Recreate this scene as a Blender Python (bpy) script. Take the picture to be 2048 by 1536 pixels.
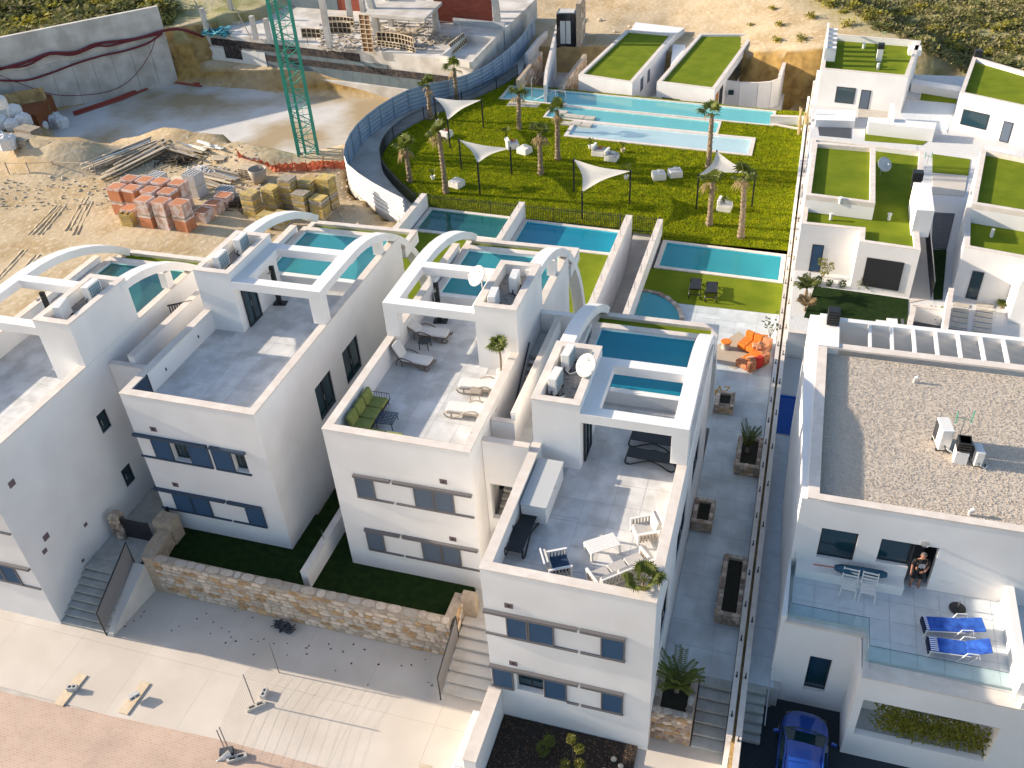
import bpy, bmesh, math, random
from mathutils import Vector, Matrix, noise as mnoise
random.seed(7)
R = random.random
def U(a, b): return a + (b - a) * random.random()
rad = math.radians
for o in list(bpy.data.objects): bpy.data.objects.remove(o, do_unlink=True)
scn = bpy.context.scene
COL = scn.collection
# ------------------------------------------------------------------ camera
CAM = Vector((0, 0, 31.5)); FPX = 1832.07
ya, pt, ro = rad(-19.1029), rad(37.1418), rad(-3.8482)
fw = Vector((math.sin(ya)*math.cos(pt), math.cos(ya)*math.cos(pt), -math.sin(pt)))
r0 = Vector((math.cos(ya), -math.sin(ya), 0)); u0 = r0.cross(fw)
RT = r0*math.cos(ro) + u0*math.sin(ro); UP = -r0*math.sin(ro) + u0*math.cos(ro)
cd = bpy.data.cameras.new('camera'); cam = bpy.data.objects.new('camera', cd); COL.objects.link(cam)
cd.sensor_width = 36; cd.sensor_fit = 'HORIZONTAL'; cd.lens = FPX/2048*36; cd.clip_start = .5; cd.clip_end = 1500
cam.matrix_world = Matrix(((RT.x, UP.x, -fw.x, CAM.x), (RT.y, UP.y, -fw.y, CAM.y), (RT.z, UP.z, -fw.z, CAM.z), (0, 0, 0, 1)))
scn.camera = cam
# ------------------------------------------------------------------ light
w = bpy.data.worlds.new('World'); scn.world = w; w.use_nodes = True
nt = w.node_tree; nt.nodes.clear()
sky = nt.nodes.new('ShaderNodeTexSky'); sky.sky_type = 'NISHITA'; sky.sun_disc = False
SUN_EL = rad(19.5); SUN_DIR = Vector((math.cos(SUN_EL), .03*math.cos(SUN_EL), -math.sin(SUN_EL))).normalized()
sky.sun_elevation = SUN_EL; sky.sun_rotation = math.atan2(-SUN_DIR.x, -SUN_DIR.y)
sky.altitude = 50; sky.air_density = 1.0; sky.dust_density = 1.6; sky.ozone_density = 1.2
bg = nt.nodes.new('ShaderNodeBackground'); bg.inputs['Strength'].default_value = .135
wo = nt.nodes.new('ShaderNodeOutputWorld')
nt.links.new(sky.outputs[0], bg.inputs[0]); nt.links.new(bg.outputs[0], wo.inputs[0])
sd = bpy.data.lights.new('sun', 'SUN'); sd.energy = 4.9; sd.angle = rad(.53); sd.color = (1, .855, .68)
so = bpy.data.objects.new('sun', sd); COL.objects.link(so); so.location = (-60, 20, 60)
so.rotation_euler = SUN_DIR.to_track_quat('-Z', 'Y').to_euler()
scn.view_settings.view_transform = 'Standard'; scn.view_settings.look = 'None'
scn.view_settings.exposure = .88; scn.view_settings.gamma = 1.0; scn.view_settings.use_curve_mapping = False
# ------------------------------------------------------------------ survey helpers: a sight line from the survey point met with a level or a plane
def ray(px, py): return ((px-1024)*RT - (py-768)*UP + FPX*fw)
def at(px, py, z): d = ray(px, py); return CAM + d*((z-CAM.z)/d.z)
def crop(ox, oy, s): return lambda x, y, z: at(ox+x/s, oy+y/s, z)
Z1 = crop(0, 0, 2.9257); Z2 = crop(680, 0, 2.9257); Z3 = crop(1350, 0, 2.934); ZP = crop(980, 0, 3.0567)
ZF = crop(1560, 30, 4.197); ZG = crop(1560, 260, 4.197); ZH = crop(1560, 440, 4.197)
# ------------------------------------------------------------------ materials
MAT = {}
def srgb(r, g, b):
    f = lambda c: (c/255/12.92) if c/255 <= .04045 else ((c/255+.055)/1.055)**2.4
    return (f(r), f(g), f(b))
def mat(name, c1, c2=None, scale=3., rough=.8, bump=0., bscale=None, metal=0., spec=.4, detail=4., rnd=0., c3=None, c3scale=.4, c3amt=.5, coat=0., lo=.35, hi=.65, sheen=0., bdist=.02, trans=0.):
    m = bpy.data.materials.new(name); m.use_nodes = True; n = m.node_tree.nodes; L = m.node_tree.links
    p = n['Principled BSDF']; p.inputs['Roughness'].default_value = rough; p.inputs['Metallic'].default_value = metal
    p.inputs['Specular IOR Level'].default_value = spec; p.inputs['Coat Weight'].default_value = coat
    if coat: p.inputs['Coat Roughness'].default_value = .05
    tc = n.new('ShaderNodeTexCoord'); co = tc.outputs['Object']
    gm = n.new('ShaderNodeNewGeometry'); wpos = gm.outputs['Position']
    col = None
    rgb = n.new('ShaderNodeRGB'); rgb.outputs[0].default_value = (*c1, 1); col = rgb.outputs[0]
    def mixc(fac, a, b):
        mx = n.new('ShaderNodeMix'); mx.data_type = 'RGBA'
        if isinstance(fac, float): mx.inputs['Factor'].default_value = fac
        else: L.new(fac, mx.inputs['Factor'])
        L.new(a, mx.inputs['A'])
        if isinstance(b, tuple): mx.inputs['B'].default_value = (*b, 1)
        else: L.new(b, mx.inputs['B'])
        return mx.outputs['Result']
    def noi(sc, det, a=lo, b=hi, vec=wpos):
        t = n.new('ShaderNodeTexNoise'); t.inputs['Scale'].default_value = sc; t.inputs['Detail'].default_value = det; L.new(vec, t.inputs['Vector'])
        mr = n.new('ShaderNodeMapRange'); mr.inputs[1].default_value = a; mr.inputs[2].default_value = b; L.new(t.outputs['Fac'], mr.inputs[0])
        return mr.outputs[0]
    if c2: col = mixc(noi(scale, detail), col, c2)
    if c3:
        f3 = noi(c3scale, 6., .45, .62); mu = n.new('ShaderNodeMath'); mu.operation = 'MULTIPLY'; mu.inputs[1].default_value = c3amt; L.new(f3, mu.inputs[0])
        col = mixc(mu.outputs[0], col, c3)
    if rnd:
        oi = n.new('ShaderNodeObjectInfo'); mr = n.new('ShaderNodeMapRange'); mr.inputs[3].default_value = 1-rnd; mr.inputs[4].default_value = 1+rnd
        L.new(oi.outputs['Random'], mr.inputs[0]); hs = n.new('ShaderNodeHueSaturation'); L.new(mr.outputs[0], hs.inputs['Value']); L.new(col, hs.inputs['Color']); col = hs.outputs[0]
    L.new(col, p.inputs['Base Color'])
    if bump:
        t = n.new('ShaderNodeTexNoise'); t.inputs['Scale'].default_value = bscale or scale*4; t.inputs['Detail'].default_value = 5; L.new(wpos, t.inputs['Vector'])
        b = n.new('ShaderNodeBump'); b.inputs['Strength'].default_value = bump; b.inputs['Distance'].default_value = bdist; L.new(t.outputs['Fac'], b.inputs['Height']); L.new(b.outputs[0], p.inputs['Normal'])
    if trans:
        tl = n.new('ShaderNodeBsdfTranslucent'); L.new(col, tl.inputs['Color']); ms = n.new('ShaderNodeMixShader'); ms.inputs[0].default_value = trans
        L.new(p.outputs[0], ms.inputs[1]); L.new(tl.outputs[0], ms.inputs[2]); L.new(ms.outputs[0], n['Material Output'].inputs[0])
    MAT[name] = m; return m
def glassy(name, tint, rough=.03, f0=.03, bump=0., bscale=2., gloss=(1, 1, 1), body=None, bodyf=0.):
    m = bpy.data.materials.new(name); m.use_nodes = True; n = m.node_tree.nodes; L = m.node_tree.links; n.remove(n['Principled BSDF'])
    t = n.new('ShaderNodeBsdfTransparent'); t.inputs[0].default_value = (*tint, 1); base = t.outputs[0]
    if body:
        df = n.new('ShaderNodeBsdfDiffuse'); df.inputs[0].default_value = (*body, 1); mb_ = n.new('ShaderNodeMixShader'); mb_.inputs[0].default_value = bodyf
        L.new(t.outputs[0], mb_.inputs[1]); L.new(df.outputs[0], mb_.inputs[2]); base = mb_.outputs[0]
    g = n.new('ShaderNodeBsdfGlossy'); g.inputs['Roughness'].default_value = rough; g.inputs['Color'].default_value = (*gloss, 1)
    lw = n.new('ShaderNodeLayerWeight'); lw.inputs['Blend'].default_value = .5
    pw = n.new('ShaderNodeMath'); pw.operation = 'POWER'; pw.inputs[1].default_value = 4.; L.new(lw.outputs['Facing'], pw.inputs[0])
    ma = n.new('ShaderNodeMath'); ma.operation = 'MULTIPLY_ADD'; ma.inputs[1].default_value = 1-f0; ma.inputs[2].default_value = f0; ma.use_clamp = True; L.new(pw.outputs[0], ma.inputs[0])
    ms = n.new('ShaderNodeMixShader'); L.new(ma.outputs[0], ms.inputs[0])
    L.new(base, ms.inputs[1]); L.new(g.outputs[0], ms.inputs[2]); L.new(ms.outputs[0], n['Material Output'].inputs[0])
    if bump:
        gm = n.new('ShaderNodeNewGeometry'); x = n.new('ShaderNodeTexNoise'); x.inputs['Scale'].default_value = bscale; x.inputs['Detail'].default_value = 3; L.new(gm.outputs['Position'], x.inputs['Vector'])
        b = n.new('ShaderNodeBump'); b.inputs['Strength'].default_value = bump; b.inputs['Distance'].default_value = .05; L.new(x.outputs['Fac'], b.inputs['Height'])
        L.new(b.outputs[0], g.inputs['Normal']); L.new(b.outputs[0], lw.inputs['Normal'])
    MAT[name] = m; return m
def bricky(name, c1, c2, mort, bw, bh, scale=1., rough=.85, rot=0., msz=.02, vertical=False):
    m = mat(name, c1, rough=rough, bump=.25, bscale=30); n = m.node_tree.nodes; L = m.node_tree.links
    gm = n.new('ShaderNodeNewGeometry'); mp = n.new('ShaderNodeMapping'); mp.inputs['Rotation'].default_value = (0, 0, rot) if not vertical else (rad(90), 0, rot); L.new(gm.outputs['Position'], mp.inputs[0])
    b = n.new('ShaderNodeTexBrick'); b.inputs['Color1'].default_value = (*c1, 1); b.inputs['Color2'].default_value = (*c2, 1); b.inputs['Mortar'].default_value = (*mort, 1)
    b.inputs['Scale'].default_value = scale; b.inputs['Brick Width'].default_value = bw; b.inputs['Row Height'].default_value = bh; b.inputs['Mortar Size'].default_value = msz
    L.new(mp.outputs[0], b.inputs[0])
    t = n.new('ShaderNodeTexNoise'); t.inputs['Scale'].default_value = .7; t.inputs['Detail'].default_value = 6; L.new(gm.outputs['Position'], t.inputs[0])
    hs = n.new('ShaderNodeHueSaturation'); mr = n.new('ShaderNodeMapRange'); mr.inputs[3].default_value = .75; mr.inputs[4].default_value = 1.25; L.new(t.outputs[0], mr.inputs[0]); L.new(mr.outputs[0], hs.inputs['Value'])
    L.new(b.outputs[0], hs.inputs['Color']); L.new(hs.outputs[0], n['Principled BSDF'].inputs['Base Color']); return m
W_ = (.80, .785, .77)
mat('white', W_, (.74, .725, .71), scale=.6, rough=.85, bump=.15, bscale=60, c3=(.66, .63, .6), c3scale=.25, c3amt=.25)
mat('coping', (.70, .64, .58), (.62, .55, .49), scale=2.5, rough=.7, bump=.1, c3=(.56, .50, .44), c3scale=.8, c3amt=.35)
mat('tile', (.53, .53, .525), (.65, .65, .645), scale=1.3, rough=.6, bump=.05, c3=(.42, .41, .395), c3scale=1.1, c3amt=.7, rnd=.05)
mat('joint', (.45, .445, .44), rough=.9)
mat('pathtile', (.50, .54, .55), (.62, .66, .67), scale=1.2, rough=.6, c3=(.41, .43, .43), c3scale=.8, c3amt=.6, rnd=.06)
mat('etile', (.50, .54, .57), (.56, .60, .63), scale=3, rough=.55, rnd=.03)
mat('street', (.54, .485, .425), (.60, .55, .49), scale=.5, rough=.85, bump=.12, bscale=25, c3=(.47, .42, .36), c3scale=.35, c3amt=.45, rnd=.008)
bricky('pavers', (.46, .31, .235), (.51, .37, .29), (.49, .39, .32), .2, .1, rot=.02)
mat('lawn', (.05, .075, .004), (.10, .13, .006), scale=1.6, rough=.95, bump=.9, bscale=16, c3=(.15, .17, .01), c3scale=.5, c3amt=.4, detail=8., bdist=.06, spec=.05)
mat('blade', (.28, .34, .008), (.40, .42, .014), scale=.9, rough=.9, spec=.1, trans=.2, detail=6.)
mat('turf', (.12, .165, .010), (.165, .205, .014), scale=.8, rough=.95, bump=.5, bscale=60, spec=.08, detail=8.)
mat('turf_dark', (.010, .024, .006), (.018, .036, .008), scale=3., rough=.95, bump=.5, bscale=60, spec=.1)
mat('metal_white', (.72, .72, .70), rough=.45, metal=.0, spec=.5, c2=(.62, .62, .6), scale=1.)
mat('dark_metal', (.022, .024, .028), rough=.45, spec=.5)
mat('black_plastic', (.014, .015, .017), rough=.5, spec=.5)
mat('grey_metal', (.21, .20, .20), rough=.45, spec=.5)
mat('steel', (.5, .5, .5), rough=.3, metal=.9)
mat('shutter', (.030, .075, .145), (.042, .095, .175), scale=60, rough=.75, spec=.3)
mat('shutter_lit', (.085, .115, .16), (.11, .14, .185), scale=60, rough=.75, spec=.3)  # paler copy of the shutter colour, with the light on it painted in
mat('rail', (.13, .125, .13), rough=.5, spec=.5)
mat('rail_blue', (.030, .055, .095), rough=.5, spec=.5)
mat('vent', (.14, .105, .11), rough=.7)
mat('dglass', (.012, .04, .055), rough=.04, spec=.8, coat=.3)
mat('room_dark', (.02, .022, .025), rough=.9)
glassy('glass', (.74, .89, .89), .02, .06)
glassy('glass_clear', (.86, .93, .92), .02, .04)
for nm, tint, body in (('water_teal', (.60, .90, .89), (.05, .36, .40)), ('water_blue', (.52, .86, .90), (.015, .30, .42)), ('water_green', (.55, .80, .72), (.015, .14, .13)), ('water_pale', (.88, .97, .97), (.55, .72, .74)), ('water_lap', (.74, .95, .94), (.16, .52, .52)), ('water_deep', (.36, .62, .86), (.008, .08, .36))):
    glassy(nm, tint, .02, .02, bump=.14, bscale=2.6, gloss=(.8, .9, 1), body=body, bodyf=.6)
for nm, a in (('pooltile', (.24, .64, .64)), ('pooltile_blue', (.09, .55, .66)), ('pooltile_green', (.10, .34, .30)), ('pooltile_pale', (.74, .82, .82)), ('pooltile_lap', (.46, .74, .72)), ('pooltile_deep', (.03, .17, .58))):
    bricky(nm, a, tuple(min(.85, c*1.08) for c in a), tuple(min(.9, c*1.2+.02) for c in a), .3, .3, msz=.02, rough=.5)
mat('stone_a', (.50, .39, .29), (.60, .50, .41), scale=7, rough=.9, bump=.6, bscale=18, rnd=.28)
mat('stone_b', (.48, .40, .32), (.56, .49, .41), scale=7, rough=.9, bump=.6, bscale=18, rnd=.22)
mat('stone_c', (.36, .21, .10), (.50, .34, .19), scale=6, rough=.9, bump=.6, bscale=18, rnd=.25)
mat('stone_d', (.27, .17, .12), (.34, .28, .24), scale=6, rough=.9, bump=.6, bscale=18, rnd=.25)
mat('mortar', (.46, .37, .28), (.36, .28, .20), scale=5, rough=.95, bump=.7, bscale=20)
mat('concrete', (.46, .43, .39), (.56, .53, .49), scale=.8, rough=.9, bump=.2, c3=(.34, .31, .27), c3scale=.5, c3amt=.6)
mat('concrete_pale', (.52, .49, .45), (.62, .59, .55), scale=.7, rough=.9, bump=.15, c3=(.36, .33, .29), c3scale=.5, c3amt=.65)
mat('step', (.40, .40, .37), (.47, .465, .44), scale=4, rough=.85, c3=(.30, .29, .26), c3scale=1.2, c3amt=.5)
mat('sand', (.47, .36, .22), (.58, .47, .32), scale=.35, rough=.95, bump=.8, bscale=3, c3=(.33, .235, .12), c3scale=.12, c3amt=.55, bdist=.12, detail=8.)
mat('earth', (.33, .22, .085), (.45, .33, .16), scale=1.2, rough=.95, bump=1., bscale=4, c3=(.2, .13, .055), c3scale=.9, c3amt=.7, bdist=.2, detail=8.)
mat('scrub', (.30, .26, .15), (.17, .19, .07), scale=.25, rough=.95, bump=1., bscale=3, c3=(.44, .37, .25), c3scale=.15, c3amt=.6, bdist=.2, detail=10.)
mat('pitfloor', (.53, .51, .48), (.60, .58, .55), scale=.4, rough=.7, bump=.1, c3=(.36, .275, .16), c3scale=.13, c3amt=1., detail=8.)
mat('gravel', (.46, .39, .315), (.60, .53, .45), scale=30, rough=.9, bump=1., bscale=45, bdist=.03, detail=2.)
mat('pebble', (.55, .475, .39), (.66, .59, .50), scale=8, rough=.8)
mat('gravel_dark', (.22, .21, .20), (.42, .40, .37), scale=28, rough=.85, bump=1., bscale=40, bdist=.03)
mat('gravel_white', (.72, .72, .71), (.5, .5, .5), scale=34, rough=.85, bump=1., bscale=45, bdist=.03)
mat('mulch', (.022, .016, .012), (.055, .04, .03), scale=25, rough=.95, bump=1., bscale=40, bdist=.04)
mat('soil', (.020, .018, .012), (.04, .035, .022), scale=20, rough=.95, bump=1., bscale=35, bdist=.04)
mat('ac_white', (.72, .71, .69), rough=.45, spec=.5)
mat('ac_fin', (.06, .17, .24), (.10, .24, .31), scale=50, rough=.6)
mat('ac_dark', (.03, .035, .04), rough=.7)
mat('dish', (.47, .48, .48), rough=.5)
mat('cushion', (.70, .675, .645), (.66, .63, .60), scale=8, rough=.95, bump=.15, bscale=50)
mat('cushion_grey', (.40, .385, .37), (.45, .43, .41), scale=8, rough=.95, bump=.15, bscale=50)
mat('cushion_blue', (.02, .045, .09), (.04, .07, .12), scale=8, rough=.95)
mat('green_fab', (.20, .22, .055), (.25, .27, .075), scale=6, rough=.95, bump=.2, bscale=50)
mat('orange_fab', (.62, .17, .018), (.70, .22, .03), scale=5, rough=.9, bump=.3, bscale=30)
mat('red_fab', (.42, .02, .012), (.5, .03, .02), scale=5, rough=.9)
mat('rust_fab', (.35, .085, .03), (.48, .22, .11), scale=7, rough=.9, lo=.4, hi=.55)
mat('peach_fab', (.62, .33, .18), (.5, .2, .1), scale=9, rough=.9)
mat('wicker', (.14, .105, .085), (.19, .15, .125), scale=40, rough=.8, bump=.5, bscale=80)
mat('taupe', (.34, .29, .235), rough=.6)
mat('white_paint', (.74, .72, .69), rough=.5)
mat('blue_fab', (.012, .055, .30), (.03, .12, .48), scale=4, rough=.9, bump=.3, bscale=18)
mat('navy_fab', (.008, .016, .05), rough=.9)
mat('umbrella_blue', (.018, .07, .12), (.03, .09, .15), scale=6, rough=.9)
mat('sail', (.62, .60, .56), (.66, .64, .60), scale=2, rough=.9, trans=.25)
mat('bark', (.19, .135, .085), (.30, .235, .165), scale=14, rough=.95, bump=1., bscale=22, bdist=.05)
mat('bark_thin', (.16, .12, .08), rough=.9)
mat('leaf', (.085, .115, .018), (.15, .17, .03), scale=4, rough=.6, spec=.3, trans=.3, rnd=.15)
mat('leaf_dark', (.025, .055, .016), (.045, .08, .02), scale=4, rough=.5, spec=.4, trans=.25, rnd=.1)
mat('leaf_yellow', (.15, .16, .02), (.20, .19, .03), scale=4, rough=.6, trans=.35, rnd=.15)
mat('leaf_dry', (.33, .24, .12), (.25, .17, .08), scale=5, rough=.9, trans=.2)
mat('scrub_leaf', (.14, .15, .045), (.21, .20, .065), scale=.6, rough=.9, trans=.25, rnd=.25)
mat('scrub_dry', (.33, .28, .13), (.25, .22, .09), scale=.6, rough=.9, trans=.25, rnd=.25)
mat('scrub_gold', (.36, .30, .03), (.25, .24, .04), scale=.8, rough=.9, trans=.25, rnd=.15)
mat('bamboo', (.24, .24, .02), (.33, .30, .05), scale=4, rough=.7, trans=.35)
mat('fence_blue', (.25, .33, .42), (.20, .28, .37), scale=.9, rough=.5, spec=.4)
mat('fence_white', (.62, .63, .64), (.5, .51, .52), scale=.9, rough=.45, spec=.5)
mat('crane', (.010, .25, .19), (.014, .29, .22), scale=1.5, rough=.4, spec=.5)
mat('terracotta', (.45, .17, .075), (.52, .22, .11), scale=5, rough=.9, bump=.2, rnd=.1)
mat('terracotta_pot', (.42, .10, .05), rough=.8)
mat('wrap', (.62, .52, .49), (.50, .30, .23), scale=2.4, rough=.3, spec=.6, lo=.48, hi=.56)
mat('block_grey', (.44, .44, .45), (.5, .5, .5), scale=6, rough=.95, rnd=.06)
mat('hole', (.05, .06, .08), rough=.95)
mat('wood_yellow', (.44, .30, .07), (.52, .39, .14), scale=3, rough=.8, c3=(.25, .22, .16), c3scale=2.5, c3amt=.7, rnd=.18)
mat('wood_pale', (.52, .42, .29), (.6, .5, .37), scale=5, rough=.85, rnd=.15)
mat('wood_old', (.30, .25, .19), (.42, .37, .30), scale=4, rough=.9, rnd=.25)
mat('wood_dark', (.05, .04, .03), (.1, .07, .045), scale=5, rough=.85)
mat('wood_brown', (.16, .075, .03), (.24, .12, .05), scale=4, rough=.7)
mat('rebar', (.23, .075, .02), (.16, .05, .018), scale=5, rough=.9)
mat('hose', (.14, .015, .02), rough=.6)
mat('pipe_red', (.30, .05, .03), rough=.6)
mat('mesh_orange', (.60, .17, .09), (.45, .13, .07), scale=2, rough=.9, trans=.2)
mat('net_blue', (.05, .26, .32), (.08, .33, .38), scale=3, rough=.9)
mat('membrane', (.10, .135, .155), (.13, .165, .18), scale=1, rough=.7, rnd=.08)
mat('tar', (.022, .02, .022), (.09, .065, .055), scale=3, rough=.8, lo=.45, hi=.7)
mat('insul', (.66, .65, .62), (.6, .59, .57), scale=2, rough=.8)
bricky('redbrick', (.27, .055, .03), (.33, .08, .045), (.20, .07, .05), .5, .22, vertical=True)
bricky('greyblock', (.40, .42, .45), (.46, .48, .5), (.3, .31, .33), .45, .22, vertical=True)
mat('sack', (.70, .69, .68), (.56, .56, .56), scale=5, rough=.7, bump=.6, bscale=6, bdist=.08)
mat('tarp', (.05, .30, .36), rough=.6)
mat('black_glass', (.012, .012, .014), rough=.12, spec=.7)
mat('cor_wood', (.30, .12, .03), (.4, .18, .05), scale=3, rough=.7)
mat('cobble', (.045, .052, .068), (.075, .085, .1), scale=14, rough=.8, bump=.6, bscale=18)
mat('asphalt', (.020, .026, .034), (.035, .042, .05), scale=20, rough=.85)
mat('carpaint', (.008, .06, .34), rough=.22, metal=.25, spec=.6, coat=1.)
mat('cartrim', (.01, .01, .012), rough=.4)
mat('carglass', (.006, .03, .035), rough=.03, spec=.9)
mat('tyre', (.015, .015, .016), rough=.9)
mat('yellow', (.62, .34, .01), rough=.6)
mat('rug', (.40, .33, .25), (.46, .39, .3), scale=12, rough=.95)
mat('skin', (.36, .17, .11), rough=.6)
mat('tshirt', (.010, .010, .012), rough=.9)
mat('print', (.75, .76, .78), rough=.8)
mat('hair', (.04, .03, .025), rough=.8)
mat('cap', (.12, .11, .10), rough=.8)
mat('teal_plastic', (.03, .30, .27), rough=.5)
mat('green_plastic', (.03, .33, .20), rough=.5)
mat('deck', (.50, .46, .40), (.43, .39, .33), scale=3, rough=.85)
mat('plumeria', (.72, .70, .64), (.5, .52, .4), scale=30, rough=.7)
mat('litter', (.06, .04, .03), (.12, .07, .045), scale=9, rough=.9, rnd=.3)
mat('cactus', (.52, .40, .2), (.42, .33, .18), scale=4, rough=.9)
mat('rock', (.48, .41, .31), (.56, .49, .39), scale=3, rough=.95, bump=.8, bscale=8, rnd=.12)
# ------------------------------------------------------------------ mesh builder
class MB:
    def __init__(s): s.v = []; s.f = []; s.M = None
    def add(s, vs, fs):
        o = len(s.v)
        if s.M is not None: vs = [s.M @ Vector(v) for v in vs]
        s.v.extend([tuple(v) for v in vs]); s.f.extend([tuple(i+o for i in f) for f in fs]); return s
    def box(s, x0, x1, y0, y1, z0, z1):
        return s.add([(x0,y0,z0),(x1,y0,z0),(x1,y1,z0),(x0,y1,z0),(x0,y0,z1),(x1,y0,z1),(x1,y1,z1),(x0,y1,z1)],
                     [(3,2,1,0),(4,5,6,7),(0,1,5,4),(1,2,6,5),(2,3,7,6),(3,0,4,7)])
    def cbox(s, c, d, rz=0., ry=0., rx=0.):
        M = Matrix.Translation(Vector(c)) @ Matrix.Rotation(rz, 4, 'Z') @ Matrix.Rotation(ry, 4, 'Y') @ Matrix.Rotation(rx, 4, 'X')
        a, b, e = d[0]/2, d[1]/2, d[2]/2
        vs = [M @ Vector(v) for v in ((-a,-b,-e),(a,-b,-e),(a,b,-e),(-a,b,-e),(-a,-b,e),(a,-b,e),(a,b,e),(-a,b,e))]
        return s.add(vs, [(3,2,1,0),(4,5,6,7),(0,1,5,4),(1,2,6,5),(2,3,7,6),(3,0,4,7)])
    def prism(s, poly, z0, z1):
        n = len(poly); ar = sum(poly[i][0]*poly[(i+1)%n][1]-poly[(i+1)%n][0]*poly[i][1] for i in range(n))
        if ar < 0: poly = poly[::-1]
        z0f = z0 if hasattr(z0, '__len__') else [z0]*n; z1f = z1 if hasattr(z1, '__len__') else [z1]*n
        vs = [(p[0],p[1],z0f[i]) for i, p in enumerate(poly)] + [(p[0],p[1],z1f[i]) for i, p in enumerate(poly)]
        return s.add(vs, [tuple(range(n-1,-1,-1)), tuple(range(n,2*n))] + [(i,(i+1)%n,n+(i+1)%n,n+i) for i in range(n)])
    def extr(s, prof, p0, p1, up=(0,0,1)):            # profile (a,b) swept from p0 to p1; a along side, b along up
        p0, p1 = Vector(p0), Vector(p1); d = (p1-p0).normalized(); u = Vector(up); sd = d.cross(u).normalized(); n = len(prof)
        vs = [p0+sd*a+u*b for a, b in prof] + [p1+sd*a+u*b for a, b in prof]
        return s.add(vs, [tuple(range(n)), tuple(range(2*n-1,n-1,-1))] + [(i,n+i,n+(i+1)%n,(i+1)%n) for i in range(n)])
    def cyl(s, p0, p1, r0, r1=None, n=8, cap=True):
        p0, p1 = Vector(p0), Vector(p1); r1 = r0 if r1 is None else r1; d = p1-p0
        if d.length < 1e-6: return s
        d.normalize(); a = d.orthogonal().normalized(); b = d.cross(a)
        vs = [p0+(a*math.cos(t)+b*math.sin(t))*r0 for t in [2*math.pi*i/n for i in range(n)]] + [p1+(a*math.cos(t)+b*math.sin(t))*r1 for t in [2*math.pi*i/n for i in range(n)]]
        fs = [(i,(i+1)%n,n+(i+1)%n,n+i) for i in range(n)]
        if cap: fs += [tuple(range(n-1,-1,-1)), tuple(range(n,2*n))]
        return s.add(vs, fs)
    def tube(s, pts, r, n=6):
        pts = [Vector(p) for p in pts]; rr = r if hasattr(r, '__len__') else [r]*len(pts); rings = []
        up = None
        for i, p in enumerate(pts):
            d = (pts[min(i+1,len(pts)-1)]-pts[max(i-1,0)]).normalized()
            if up is None: up = d.orthogonal().normalized()
            up = (up - d*up.dot(d)); up = up.normalized() if up.length > 1e-5 else d.orthogonal().normalized(); b = d.cross(up)
            rings.append([p+(up*math.cos(2*math.pi*k/n)+b*math.sin(2*math.pi*k/n))*rr[i] for k in range(n)])
        fs = [(i*n+k, i*n+(k+1)%n, (i+1)*n+(k+1)%n, (i+1)*n+k) for i in range(len(pts)-1) for k in range(n)]
        fs += [tuple(range(n-1,-1,-1)), tuple((len(pts)-1)*n+k for k in range(n))]
        return s.add([v for r_ in rings for v in r_], fs)
    def lathe(s, prof, c=(0,0,0), n=12):
        c = Vector(c); vs = [c+Vector((r*math.cos(2*math.pi*k/n), r*math.sin(2*math.pi*k/n), z)) for r, z in prof for k in range(n)]
        fs = [(i*n+k, i*n+(k+1)%n, (i+1)*n+(k+1)%n, (i+1)*n+k) for i in range(len(prof)-1) for k in range(n)]
        fs += [tuple(range(n-1,-1,-1)), tuple((len(prof)-1)*n+k for k in range(n))]
        return s.add(vs, fs)
    def rbox(s, x0, x1, y0, y1, z0, z1, r=.05, m=2):   # box with rounded upright corners and softened top (cushions)
        pl = []
        for cx, cy, a0 in ((x1-r,y0+r,-90),(x1-r,y1-r,0),(x0+r,y1-r,90),(x0+r,y0+r,180)):
            for k in range(m+1): a = rad(a0+90*k/m); pl.append((cx+r*math.cos(a), cy+r*math.sin(a)))
        n = len(pl); cx, cy = (x0+x1)/2, (y0+y1)/2; q = min(r*.6, (z1-z0)*.4)
        def ring(k, z): return [(cx+(p[0]-cx)*k, cy+(p[1]-cy)*k, z) for p in pl]
        k = 1-q/max(x1-x0, y1-y0)*1.6
        vs = ring(k, z0)+ring(1, z0+q)+ring(1, z1-q)+ring(k, z1)
        fs = [tuple(range(n-1,-1,-1)), tuple(range(3*n,4*n))] + [(j*n+i, j*n+(i+1)%n, (j+1)*n+(i+1)%n, (j+1)*n+i) for j in range(3) for i in range(n)]
        return s.add(vs, fs)
    def sheet(s, pts): return s.add(pts, [tuple(range(len(pts)))])
    def slab_holes(s, u0, u1, v0, v1, d0, d1, holes, plane):   # wall panel with real openings; plane maps (u,v,d)->(x,y,z)
        us = sorted({u0,u1,*[h[0] for h in holes],*[h[1] for h in holes]}); vs_ = sorted({v0,v1,*[h[2] for h in holes],*[h[3] for h in holes]})
        us = [u for u in us if u0<=u<=u1]; vs_ = [v for v in vs_ if v0<=v<=v1]
        solid = lambda i, j: 0<=i<len(us)-1 and 0<=j<len(vs_)-1 and not any(h[0]<(us[i]+us[i+1])/2<h[1] and h[2]<(vs_[j]+vs_[j+1])/2<h[3] for h in holes)
        q = lambda *p: s.add([plane(*x) for x in p], [(0,1,2,3)])
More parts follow.
